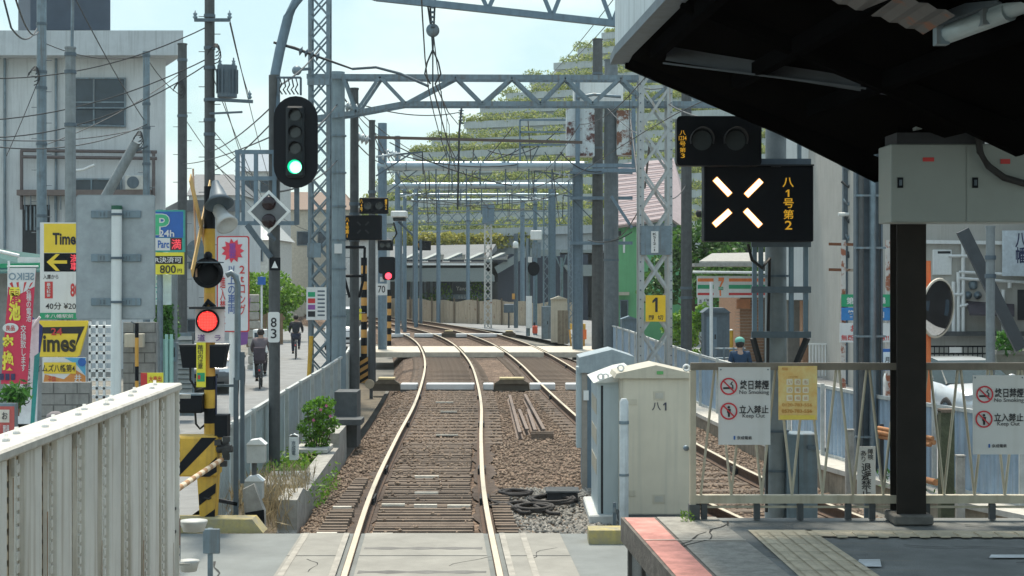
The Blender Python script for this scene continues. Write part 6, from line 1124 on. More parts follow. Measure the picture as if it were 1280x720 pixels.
f.txt('Times', 66, 291, 100, 306, ink, 3, .03); f.flat('arrow', [(58.5, 327.5), (70, 317.5), (75, 317.5), (67, 325.5), (84, 325.5), (84, 329.5), (67, 329.5), (75, 338.5), (70, 338.5)], ym, 3); f.txt('満\n車', 88, 318, 98, 338, mat('led red', (.75, .06, .08), .5, emit=.5), 3)
f.txt('入庫から', 54, 343, 73, 349, ink, 1); f.rect('red_box', 56, 352, 66, 373, red, 1, .004); f.txt('最\n大\n料\n金', 58.5, 353.5, 63.5, 371.5, signwhite, 3); f.txt('800', 88, 354, 105, 371, red, 1, .03); f.txt('40分 ¥200', 57, 378, 100, 387, ink, 1, .01); f.rect('green_band', 50, 391, 106, 399, green, 1, .004); f.txt('本八幡駅前', 56, 392.5, 92, 397.5, signwhite, 3)
MB().tube([P(76, 545, Y+.06), P(76, 399, Y+.06)], .06, 10).build('post', galv, t)
t = thing('parking_sign', 'slanted yellow parking sign above the food advert', 'sign', P(78, 446, 29)); f = Face(t, 29); f.flat('board', [(47, 401), (109, 401), (110, 404), (99, 444), (96, 446), (47, 446)], ym, 0, .08); f.flat('black_swash', [(50, 409), (106, 408), (93, 437), (98, 417), (50, 417)], ink, 1); f.flat('letter_stem', [(48, 417), (54, 417), (50, 440), (47, 440)], ink, 1); f.txt('imes', 54, 419, 95, 440, mat('sign text brown black', (.03, .025, .01), .5), 3, .03); f.txt('24', 64, 410, 78, 419, red, 4, .02)
t = thing('advert_board', 'food advert with a yellow strip under the slanted parking sign', 'advert', P(80, 485, 28.6)); f = Face(t, 28.6); f.rect('board', 53, 447, 107, 485.5, signwhite, 0, .05); f.flat('blue_patch', [(80, 447), (107, 447), (107, 470), (95, 455)], mat('sky blue print', (.10, .40, .62), .5), 1); f.flat('orange_patch', [(53, 485), (56, 468), (80, 474), (94, 462), (107, 470), (107, 485)], mat('orange print', (.62, .25, .06), .5), 1); f.rect('yellow_strip', 55, 453, 95, 467, ym, 3, .006); f.txt('タイムズ八幡第4', 38, 455.5, 94, 465, ink, 5, .01); f.txt('井\n麺', 93, 468, 102, 484, signwhite, 3, .02); f.txt('子供', 60, 470, 70, 478, red, 3); 
MB().disc((PX(101, 28.5), 28.58, PZ(453, 28.5)), .075, (0, -1, 0), .004, 14).build('badge', blue, t)
Y = 32; t = thing('parking_sign', 'blue parking sign with a green P and a red full mark', 'sign', P(208, 343, Y)); f = Face(t, Y); f.rect('board', 184, 262.5, 230.5, 315, mat('teal frame', (.05, .36, .30), .5), 0, .1); f.rect('blue_panel', 185, 264.5, 229, 297, blue, 1, .01); f.txt('P', 193.5, 267, 212.5, 294, signwhite, 3, .06); f.txt('P', 194, 268, 211.5, 293.5, mat('P green', (.06, .45, .22), .5), 4, .02); f.txt('24h', 199, 287.5, 218, 296, signwhite, 5, .02); f.rect('white_panel', 185, 297.5, 212.5, 313, signwhite, 1, .01); f.txt('Parc', 197.5, 300.5, 211.5, 310, blue, 3, .02); f.rect('dark_panel', 213, 297.5, 227.5, 312.5, mat('dark red panel', (.12, .01, .02), .5), 1, .01); f.txt('満', 214.5, 299, 226.5, 311.5, mat('led red', (.75, .06, .08)), 3, .012)
f.rect('lower_board', 184, 315.5, 229.5, 343, sulphur, 0, .08); f.rect('black_band', 184, 320, 228.5, 330, ink, 1, .006); f.txt('QR決済可', 186, 321, 227, 329, signwhite, 3, .015); f.txt('800', 200, 331.5, 220, 341.5, ink, 3, .012); f.txt('円', 222, 336, 227.5, 341, ink, 3); MB().tube([P(200, 540, Y+.12), P(200, 262, Y+.12)], .06, 10).build('post', galv, t)
t = thing('clinic_sign', 'white sign with teal vertical katakana below the yellow price board', 'sign', P(200, 382, Y+.3)); f = Face(t, Y+.3); f.rect('board', 180, 343.5, 213.5, 381, mat('mint board', (.62, .76, .74), .5), 0, .08); f.txt('リ\nニ\nッ\nク', 194, 345, 203.5, 378, mat('teal ink', (.02, .38, .36), .5), 1, .02)
Y = 27; t = thing('truck_ban_sign', 'white red bordered sign with a red starburst and vertical characters', 'sign', P(291, 416, Y)); rrect(271, 295, 311.5, 415, 3, Y, .03).build('border', red, t); rrect(272.5, 296.5, 310, 413.5, 2.5, Y-.004, .003).build('face', mat('sign face cool', (.66, .68, .70), .5, var=.05), t); f = Face(t, Y); pts = []
for k in range(22): a = 2*PI*k/22; q = 1 if k % 2 == 0 else .68; pts.append((291+14.5*q*math.cos(a), 313.5-15.5*q*math.sin(a)))
f.flat('starburst', pts, mat('burst red', (.72, .05, .09), .5), 3); f.txt('重\n要', 286.5, 304, 295, 323, mat('violet ink2', (.25, .06, .35), .5), 4, .02)
bi = mat('sign blue ink', (.08, .14, .35), .5); f.txt('2', 299.5, 332, 306, 342, red, 3, .015); f.txt('t', 300.5, 345, 305, 353, red, 3, .015); f.txt('ロ\nン\nグ', 299, 356, 307, 394, red, 3, .015); f.txt('以\n上\nの\n車\n両', 285, 332, 294.5, 392, bi, 3, .015); f.txt('進\n入\n禁\n止', 275, 345, 282, 405, red, 3, .012)
MB().tube([P(290, 520, Y+.06), P(290, 300, Y+.06)], .05, 10).build('post', white, t)
t = thing('banner', 'purple banner hanging beside the truck sign', 'banner', P(306, 430, 34)); MB().prism([P(302, 385, 34), P(313, 372, 34), P(309, 430, 34), P(300, 432, 34)], (0, .02, 0)).build('cloth', mat('purple cloth', (.24, .10, .32), .8), t); MB().tube([P(300, 520, 34.03), P(300, 380, 34.03)], .02, 6).build('pole', white, t)
Y = 24; t = thing('banner_flag', 'red vertical banner with yellow characters and mirrored lettering at its top', 'banner', P(20, 480, Y)); f = Face(t, Y); q = lambda u, v: (12+33*u-11*v, 335+145*v)
f.flat('cloth', [q(0, 0), q(1, 0), q(1, 1), q(0, 1)], mat('banner red', (.62, .05, .10), .8, var=.1), 0, .01); f.flat('white_head', [q(0, 0), q(1, 0), q(1, .16), q(.5, .22), q(0, .16)], signwhite, 1)
for u in (.05, .3, .6, .85): f.flat('ray', [q(u, .12+.03*abs(u-.5)), q(u+.09, .12), q(.5+(u-.45)*.5, .22)], red, 2)
f.txt('SEIKO', 11, 341, 43, 350, mat('grey blue ink', (.22, .30, .36), .5), 3, .015, True); ybr = mat('banner yellow', (.85, .74, .08), .6)
f.txt('電\n池', 11, 359, 26, 401, ybr, 3, .05); f.txt('交\n換', 3, 418, 18, 463, ybr, 3, .05); MB().disc((PX(13.5, Y), Y-.012, PZ(410, Y)), .12, (0, -1, 0), .003, 20, .075).build('oval', signwhite, t); f.txt('良品', 8, 406.5, 19, 413.5, red, 5, .02); f.txt('各\n種\nの\n電\n池', 33, 358, 39.5, 402, signwhite, 3, .01); f.txt('交\n換\n致\nし\nま\nす', 26, 406, 33, 464, signwhite, 3, .01)
for k in range(3): f.rect('dark_patch', 0+7*k, 467, 5+7*k, 475, mat('banner navy', (.05, .05, .12), .7), 3, .003)
MB().tube([P(10, 545, Y+.02), P(11, 326, Y+.02)], .018, 6).build('pole', white, t); MB().tube([P(9, 333, Y+.01), P(48, 333, Y+.01)], .012, 6).build('cross_rod', white, t)
t = thing('banner_flag', 'white vertical banner reading 特別売出し with a blue edge', 'banner', P(38, 515, 24.6)); f = Face(t, 24.6); f.flat('cloth', [(27, 402), (49, 398), (46, 530), (22, 530)], mat('banner white', (.66, .70, .72), .8), 0, .01); f.flat('blue_edge', [(40, 396), (53, 408), (50, 440), (44, 445)], mat('navy cloth', (.03, .06, .22), .8), -2, .01); f.flat('teal_edge', [(43, 445), (50, 440), (43, 530), (38, 530)], mat('teal cloth', (.04, .30, .28), .8), 1, .008); f.txt('特\n別\n売\n出\nし', 28, 432, 38, 505, ink, 1, .0); MB().tube([P(50, 396, 24.58), P(38, 412, 24.58)], .02, 6).build('cross_rod', white, t)
t = thing('stand_sign', 'small red and white standing sign at the far left edge', 'sign', P(10, 545, 22)); f = Face(t, 22); f.rect('frame', -12, 504, 21, 550, galv, 0, .05); f.rect('face', -10, 508, 18, 548, mat('stand red', (.50, .10, .09), .6, scale=8), 1, .01); f.rect('pale_patch', -6, 512, 12, 528, mat('stand cream', (.66, .60, .52), .6), 3, .004); f.txt('お', 3, 515, 10, 524, ink, 5); f.txt('買得', 4, 531, 12, 543, signwhite, 4)
# ------------------------------------------------------------------ plants and trees
bark = mat('bark', (.12, .09, .065), .95, var=.3, scale=6, bump=.6)
lf1 = leafmat('tree leaf deep', (.018, .06, .012), (.10, .22, .035)); lf2 = leafmat('tree leaf bright', (.06, .17, .015), (.26, .44, .05)); lf3 = leafmat('hedge leaf', (.025, .10, .02), (.10, .28, .04))
def tree(name, label, base, h, rad, n, size, lm, trunk=.12, group=None, low=.35, cat='tree', seed=1, flat=1):
    r_ = random.Random(seed); t = thing(name, label, cat, base, group); b_ = Vector(base); m = MB(); top = b_+Vector((0, 0, h*.7)); m.tube([b_-Vector((0, 0, .2)), b_+Vector((r_.uniform(-.1, .1), 0, h*.3)), top], [trunk, trunk*.75, trunk*.25], 8); cl = []
    for k in range(9):
        a = r_.random()*6.28; f_ = low+(1-low)*r_.random(); rr = rad*(.35+.5*r_.random())*(1.15-.6*abs(f_-.55)); c = b_+Vector((rr*math.cos(a), rr*math.sin(a)*flat, h*f_*.86)); m.tube([b_+Vector((0, 0, h*f_*.5)), b_.lerp(c, .5)+Vector((0, 0, h*.12)), c], [trunk*.4, trunk*.25, trunk*.1], 6)
        s = rad*r_.uniform(.32, .55); cl.append((c.x, c.y, c.z, s, s*flat, s*.8))
    cl.append((b_.x, b_.y, b_.z+h*.8, rad*.5, rad*.5*flat, h*.2)); m.build('trunk', bark, t); V, F = leaves(clump_points(cl, n), size); V -= np.array(base); npmesh('crown', V, F, lm, t); return t
tree('broadleaf_tree', 'full green tree between the lattice tower and the convenience store', (PX(868, 74), 74, -.5), 5.6, 2.3, 5200, .26, lf1, seed=3, low=.3)
tree('broadleaf_tree', 'dense green tree left of the lattice tower beside the green house', (PX(838, 84), 84, -.5), 6.5, 2.0, 3500, .28, lf1, seed=8)
tree('broadleaf_tree', 'dark green tree above the convenience store roof', (PX(912, 80), 80, -.5), 7.4, 2.6, 4200, .3, lf1, seed=5); tree('broadleaf_tree', 'green tree seen under the store fascia behind the yellow post', (PX(926, 66), 66, -.5), 3.2, 1.2, 2200, .2, lf1, seed=15, low=.2)
tree('garden_bush', 'pale green bush beside the base of the green house', (PX(856, 66), 66, -.5), 1.9, .9, 1600, .16, lf2, .05, None, .15, 'bush', 6); tree('garden_bush', 'yellow green bush left of the white store sign pole', (PX(878, 54), 54, -.45), 2.3, .5, 900, .15, lf2, .04, None, .2, 'bush', 9)
tree('street_bush', 'bright green bush overhanging the brown board fence down the street', (PX(346, 80), 80, -.5), 3.5, 1.6, 4200, .2, lf2, .08, None, .3, 'bush', 11); tree('street_bush', 'second bright green bush left of the board fence behind the truck sign', (PX(318, 84), 84, -.5), 3.4, 1.3, 2600, .2, lf2, .08, None, .25, 'bush', 12)
tree('street_tree', 'rounded green tree far down the street behind the lattice tower', (PX(384, 120), 120, -.5), 4.6, 2.4, 2600, .3, lf1, .1, None, .3, 'tree', 13)
t = thing('clipped_hedge', 'clipped square green hedge above the teal fence', 'hedge', P(203, 425, 33.6)); C = []
a, c = P(193, 424, 33.6), P(214, 380, 33.6); MB().box(a.x+.05, 33.7, a.z, c.x-.05, 34.5, c.z-.06).build('twigs', mat('hedge twigs', (.03, .05, .015), .9), t); C = np.column_stack([a.x+(c.x-a.x)*rng.random(2600), 33.55+1.0*rng.random(2600)**2, a.z+(c.z-a.z)*rng.random(2600)]); V, F = leaves(C, .07); V -= np.array(t.location); npmesh('foliage', V, F, lf3, t)
Yp = 25.0; t = thing('flowering_shrub', 'leafy green shrub with pink flowers on the retaining wall', 'shrub', P(396, 570, Yp)); cl = [(PX(398, Yp), Yp, PZ(512, Yp), .24, .22, .17), (PX(388, Yp), Yp, PZ(535, Yp), .2, .2, .16), (PX(408, Yp), Yp-.05, PZ(530, Yp), .2, .2, .17), (PX(396, Yp), Yp, PZ(552, Yp), .2, .2, .14), (PX(405, Yp), Yp+.1, PZ(503, Yp), .16, .15, .1)]
m = MB()
for k in range(7): m.tube([P(394+k*.7, 574, Yp), P(388+k*4, 545, Yp+random.uniform(-.1, .1)), P(384+k*5, 515+random.uniform(-8, 8), Yp+random.uniform(-.15, .15))], [.014, .009, .005], 5)
m.build('stems', bark, t); V, F = leaves(clump_points(cl, 1700), .068, .5); V -= np.array(t.location); npmesh('foliage', V, F, leafmat('shrub leaf', (.03, .10, .01), (.20, .42, .035)), t)
pk = mat('pink petals', (.68, .16, .36), .6); 
for px, py in ((408, 507), (401, 512), (392, 525), (413, 520)):
    c = P(px, py, Yp-.2); m = MB()
    for k in range(5): a = 2*PI*k/5; m.add([c, c+Vector((.02*math.cos(a-.5), -.01, .02*math.sin(a-.5))), c+Vector((.028*math.cos(a), -.012, .028*math.sin(a))), c+Vector((.02*math.cos(a+.5), -.01, .02*math.sin(a+.5)))], [(0, 1, 2, 3)])
    m.build('flower', pk, t)
def cover(label, x0, x1, y0, y1, h, n, s, lm, cat='ground cover', z0=-.32):
    C = np.column_stack([x0+(x1-x0)*rng.random(n), y0+(y1-y0)*rng.random(n), z0+h*rng.random(n)**1.5]); V, F = leaves(C, s, .4, -.8); return tag(npmesh('ground_cover', V, F, lm), label, cat, kind='stuff')
cover('low green creeping plants between the fence and the retaining wall', -3.55, -2.9, 21.5, 26.5, .4, 2200, .08, lf2); dry = leafmat('dry grass', (.20, .16, .09), (.42, .35, .22)); C = np.column_stack([-3.4+.75*rng.random(1500), 18.9+2.8*rng.random(1500), -.3+.5*rng.random(1500)]); V, F = leaves(C, .26, .05, -2.5); tag(npmesh('dry_grass', V, F, dry), 'dry straw coloured grass at the foot of the blue fence', 'grass', kind='stuff')
cover('green weeds hanging over the inner face of the retaining wall', -2.58, -2.42, 20.3, 22.8, .3, 260, .06, lf2, z0=-.2); cover('weeds growing along the foot of the right blue fence', 5.2, 6.0, 21.0, 24.2, .18, 160, .09, lf3, z0=-.2)
cover('weeds on top of the mossy block wall at right', PX(1246, 36), PX(1275, 36), 35.9, 36.2, .5, 160, .2, lf3, z0=PZ(441, 36))
t = thing('potted_plant', 'green potted plant between the banners at far left', 'plant', P(17, 515, 23)); MB().lathe(P(17, 520, 23), (0, 0, 1), [(0, .08), (.2, .11), (.2, 0)], 12).build('pot', mat('pot', (.2, .12, .08), .8), t); C = np.array(P(17, 494, 23))+rng.normal(size=(220, 3))*[.09, .08, .08]; V, F = leaves(C, .16, .3, -.8); V -= np.array(t.location); npmesh('foliage', V, F, lf3, t)
# ------------------------------------------------------------------ small trackside things
def cabinet(x0, y0, x1, y1, Y, label, m, roof=True):
    t = thing('trackside_cabinet', label, 'cabinet', P((x0+x1)/2, y1, Y)); f = Face(t, Y); f.rect('body', x0, y0, x1, y1, m, 0, .6); f.rect('door', x0+1.5, y0+3, x1-1.5, y1-3, m, 1, .02); f.rect('handle', x1-5, (y0+y1)/2-2, x1-4, (y0+y1)/2+2, dark, 6, .02)
    if roof: MB().prism([P(x0-1, y0, Y-.1), P(x1+1, y0, Y-.1), P((x0+x1)/2, y0-4, Y-.1)], (0, .8, 0)).build('roof', m, t)
    return t
cabinet(689, 374, 709, 428, 67, 'pale cabinet with a peaked roof near the orange barrier machine', beige); cabinet(677, 383, 689, 424, 70, 'narrower pale cabinet left of the peaked one', galv, False); cabinet(777, 399, 797, 440, 62, 'grey blue cabinet at the foot of the green house', steelblue); t = thing('timber_board', 'weathered board leaning on the pale trackside cabinet', 'board', P(703, 428, 65.5)); 
for k in range(3): MB().box(PX(697+4.6*k, 65.5), 65.5, PZ(430, 65.5), PX(701.3+4.6*k, 65.5), 65.55, PZ(388, 65.5)).build('plank', mat('grey timber', (.22, .19, .14), .9, var=.3, scale=5), t)
t = thing('barrier_machine', 'small orange and yellow barrier machine at the far crossing', 'barrier', P(722, 432, 63)); MB().box(PX(713, 63), 63, PZ(412, 63), PX(732, 63), 63.4, PZ(405, 63)).build('top', yellow, t); MB().box(PX(722, 63), 62.9, PZ(424, 63), PX(733, 63), 63.3, PZ(412, 63)).build('box', mat('signal orange', (.70, .16, .04), .5), t)
for px in (714, 719, 730): MB().bar(P(px, 434, 63), P(px-2 if px < 730 else px, 412, 63), .07, .07).build('leg', mat('leg orange', (.6, .33, .07), .6), t)
t = thing('red_lantern', 'small red box by the foot of the far signal', 'box', P(669, 417, 74)); MB().box(PX(665.5, 74), 74, PZ(417, 74), PX(672, 74), 74.3, PZ(407, 74), bev=.04).build('box', mat('signal red orange', (.66, .10, .05), .5), t); MB().tube([P(668, 407, 74.1), P(668, 403, 74.1)], .05, 6).build('stem', dark, t)
t = thing('far_signal', 'black signal seen from behind on a pole near the rusty fence', 'signal', P(661, 418, 80)); MB().tube([P(660, 420, 80), P(660, 298, 80)], .11, 8).build('pole', galv, t); MB().disc(P(667, 336, 79.8), .3, (0, -1, 0), .2, 14, .36).build('head', black, t); MB().box(PX(663, 79.8), 79.6, PZ(300, 79.8), PX(677.5, 79.8), 80, PZ(288, 79.8), bev=.04).build('camera_box', white, t); MB().box(PX(665, 79.8), 79.7, PZ(322, 79.8), PX(676, 79.8), 80, PZ(303, 79.8)).build('cabinet', galv, t); MB().box(PX(660, 79.8), 79.6, PZ(328, 79.8), PX(665, 79.8), 79.85, PZ(321, 79.8)).build('plate', signwhite, t)
MB().box(PX(657.5, 79.8), 79.6, PZ(410, 79.8), PX(665, 79.8), 79.85, PZ(370, 79.8)).build('lower_box', white, t)
t = thing('lamp_pole', 'dark pole with a drum lamp in front of the sloping verge', 'lamp', P(645, 408, 92)); MB().tube([P(645, 410, 92), P(645, 292, 92)], .13, 8).build('pole', galvd, t); MB().lathe(P(644.5, 308, 91.8), (0, 0, 1), [(-.1, 0), (-.1, .18), (.2, .16), (.3, .08), (.3, 0)], 10).build('lamp', white, t); MB().box(PX(640, 91.7), 91.6, PZ(374, 91.7), PX(643.5, 91.7), 91.8, PZ(367, 91.7)).build('orange_box', ora, t)
t = thing('post_box', 'small grey box on a post before the rusty fence', 'box', P(636, 408, 95)); MB().box(PX(629.5, 95), 95, PZ(391, 95), PX(642.5, 95), 95.4, PZ(380, 95), bev=.04).build('box', galvd, t); MB().bar(P(636, 410, 95.2), P(636, 390, 95.2), .1, .1).build('post', concd, t)
pole('track_pole', 519, 97, 238, .17, galvd, 'grey pole beside the tiny black signal in front of the glazed hall', 'pole', -.5); pole('track_pole', 526, 95, 300, .1, galvd, 'thin dark pole just right of the tiny black signal pole', 'pole', -.5)
t = thing('twin_brace_pole', 'thin pole with a V shaped brace in front of the glazed hall', 'pole', P(702, 420, 88)); MB().tube([P(702, 420, 88), P(702, 322, 88)], .09, 8).build('pole', galv, t); 
for px in (694, 708): MB().bar(P(702, 338, 88), P(px, 318, 88), .07, .07).build('brace', galv, t)
pole('track_pole', 504, 88, 318, .1, galv, 'thin grey pole left of the glazed hall beyond the red signal', 'pole', -.5)
t = thing('round_marker', 'small round red edged marker stake beside the nearer white duct', 'marker', P(464, 500, 40)); MB().disc(P(462, 480, 40), .12, (0, -1, 0), .03, 14).build('disc', mat('faded marker', (.45, .38, .28), .7), t); MB().bar(P(464, 504, 40.05), P(464, 476, 40.05), .08, .05).build('stake', concd, t)
for i, (px, py) in enumerate(((459, 508), (463, 522), (480, 495), (398, 560))): pass
# boxes on the twin poles
Y = 57.5; t = thing('rusty_pole_box', 'large rust stained white box on the left side of the twin poles', 'pole box', P(725, 195, Y), 'boxes on the twin poles'); MB().box(PX(708, Y), Y-.1, PZ(195, Y), PX(743, Y), Y+.7, PZ(136, Y)).build('body', rustmat('rust stained white', (.56, .62, .64), .50, rust=(.10, .035, .03), scale=.9), t); MB().bar(P(722, 206, Y-.2), P(722, 95, Y-.2), .16, .1).build('mount', steelblue, t)
t = thing('rusty_pole_box', 'narrow rust stained white box on the right side of the twin poles', 'pole box', P(782, 195, Y), 'boxes on the twin poles'); MB().box(PX(771, Y), Y-.1, PZ(194, Y), PX(790, Y), Y+.7, PZ(138, Y)).build('body', rustmat('rust stained white2', (.56, .60, .60), .47, rust=(.17, .07, .04), scale=1.3), t); MB().bar(P(792, 210, Y-.2), P(792, 120, Y-.2), .14, .1).build('mount', steelblue, t)
t = thing('white_pole_box', 'clean white box at the top of the twin poles', 'pole box', P(735, 134, Y), 'boxes on the twin poles'); MB().box(PX(717, Y), Y, PZ(130, Y), PX(779, Y), Y+.7, PZ(97, Y), bev=.03).build('body', white, t); MB().tube([P(722, 122, Y-.3), P(742, 118, Y-.4), P(776, 121, Y-.3)], .06, 8).build('ring_rail', galv, t); MB().box(PX(716, Y), Y-.02, PZ(99, Y), PX(780, Y), Y+.72, PZ(96.5, Y)).build('lid', rusty, t)
m = MB(); t = thing('pole_platform', 'steel maintenance platform bars low on the twin poles', 'platform', P(750, 212, Y)); 
for py in (207, 213): MB().bar(P(716, py, Y-.4), P(796, py, Y-.4), .1, .14).build('bar', steelblue, t)
MB().bar(P(764, 245, Y-.2), P(790, 285, Y-.2), .13, .1).build('brace', steelblue, t)
# ------------------------------------------------------------------ right street things
Y = 23; t = thing('convex_mirror', 'round convex traffic mirror on an orange post seen from the side', 'mirror', (PX(1160, Y), Y, -.4)); op = mat('orange post paint', (.66, .17, .05), .5, var=.12, streak=.3); MB().tube([(PX(1160, Y), Y, -.45), P(1160, 326, Y)], .04, 12).build('post', op, t)
ax = Vector((.69, -.72, -.08)).normalized(); c = P(1170, 385, Y-.1); prof = [(0, .415), (.02, .435), (.045, .425), (.04, .40)]; MB().lathe(c, ax, prof, 32).build('rim', mat('mirror rim', (.55, .50, .42), .5), t); mm_ = mat('mirror glass', (.75, .78, .8), .03, 1, var=0); MB().lathe(c, ax, [(.03, .405), (.05, .34), (.068, .22), (.078, .1), (.08, 0)], 32).build('mirror_face', mm_, t); MB().lathe(c, -ax, [(-.01, .43), (.06, .36), (.1, .2), (.12, 0)], 28).build('back', op, t); MB().bar(P(1160, 372, Y), c, .04, .04).build('arm', galvd, t); MB().bar(P(1160, 398, Y), c, .04, .04).build('arm', galvd, t)
Y = 34; t = thing('car_park_sign', 'green and blue car park sign on two rusty posts', 'sign', P(1082, 480, Y)); f = Face(t, Y); f.rect('green_board', 1052, 368, 1113, 383.5, green, 0, .05); f.rect('blue_board', 1052, 384.5, 1113, 400.5, mat('board blue', (.03, .20, .50), .5), 0, .05); f.rect('white_board', 1050, 404, 1112.5, 428, signwhite, 0, .05); f.txt('第一駐車場', 1058, 371.5, 1107, 380.5, signwhite, 1, .02); f.txt('管理　富士山', 1060, 387.5, 1105, 397.5, signwhite, 1, .02); f.txt('お知らせ', 1063, 406, 1100, 415, red, 1, .015); f.txt('無断駐車ご遠慮!!', 1051.5, 418.5, 1111, 426, red, 1, .015)
for px in (1054, 1110): MB().bar(P(px, 500, Y+.1), P(px, 300, Y+.1), .09, .08).build('rusty_post', rustmat('rusty post', (.55, .53, .5), .50, rust=(.30, .10, .05), scale=2.6), t)
for py in (305, 337): MB().bar(P(1036, py, Y+.1), P(1078, py+1, Y+.1), .05, .06).build('rusty_bar', rustmat('rusty bar', (.3, .25, .2), .4), t)
t = thing('monthly_sign', 'small white blue edged sign with the character 月 beside the canopy post', 'sign', P(1109, 462, 33)); f = Face(t, 33); f.rect('border', 1102, 436, 1122, 463, blue, 0, .03); f.rect('face', 1104, 440, 1120, 461, mat('cool sign white', (.66, .74, .80), .5), 1, .003); f.txt('月極', 1106, 446, 1119, 453, ink, 3, .015)
t = thing('wired_pole', 'dark pole wrapped in cables beside the white building', 'pole', P(1059, 470, 46)); MB().bar(P(1060, 480, 46), P(1060, 180, 46), .3, .2).build('shaft', galvd, t)
for k in range(6): MB().tube([P(1050+2*k, 205+22*k, 45.8), P(1060, 212+22*k, 45.7), P(1072-k, 203+20*k, 45.8)], .04, 6).build('cable_loop', wire if k % 2 else galv, t)
MB().tube([P(1070, 480, 45.9), P(1070, 180, 45.9)], .08, 8).build('conduit', galv, t); MB().tube([P(1048, 268, 45.8), P(1062, 268, 45.8), P(1070, 265, 45.8)], .06, 8).build('lamp_arm', white, t)
t = thing('rusty_pipes', 'stack of orange rusty pipes lying along the right blue fence', 'pipes', P(1130, 548, 21.6)); 
for k, (a, c, r_) in enumerate((((1098, 535), (1166, 548), .03), ((1096, 540), (1168, 553), .035), ((1100, 546), (1163, 556), .03), ((1150, 598), (1170, 603), .045))): MB().tube([P(a[0], a[1], 22.2), P(c[0], c[1], 21.2)], r_, 10).build('pipe', mat('rusty pipe', (.46, .21, .09), .8, var=.35, scale=9), t)
MB().bar(P(1153, 620, 21.4), P(1153, 520, 21.4), .05, .05).build('support', dark, t); MB().bar(P(1102, 600, 22.2), P(1102, 530, 22.2), .05, .05).build('support', dark, t)
t = thing('mossy_post', 'dark mossy timber post in front of the right blue fence', 'post', P(1182, 620, 20.5)); MB().box(PX(1174, 20.5), 20.4, -.4, PX(1191, 20.5), 20.58, PZ(512, 20.5), bev=.015).build('post', mat('mossy timber', (.075, .085, .05), .95, var=.4, scale=8, bump=.5), t); MB().box(PX(1174, 20.5), 20.39, PZ(515, 20.5), PX(1191, 20.5), 20.59, PZ(511, 20.5)).build('cut_end', slp, t)
for px, y0, y1, Yq, lb in ((1061, 538, 585, 22.8, 'short pale concrete post left of the rusty pipes'), (1199, 570, 628, 20.0, 'short pale concrete post right of the mossy post')): t = thing('concrete_post', lb, 'post', P(px, y1, Yq)); MB().box(PX(px-5, Yq), Yq-.1, -.4, PX(px+5, Yq), Yq, PZ(y0, Yq), bev=.01).build('post', concrete, t); MB().box(PX(px-5.5, Yq), Yq-.105, PZ(y0, Yq)-.0, PX(px+5.5, Yq), Yq+.005, PZ(y0-2, Yq)).build('cap', concrete, t)
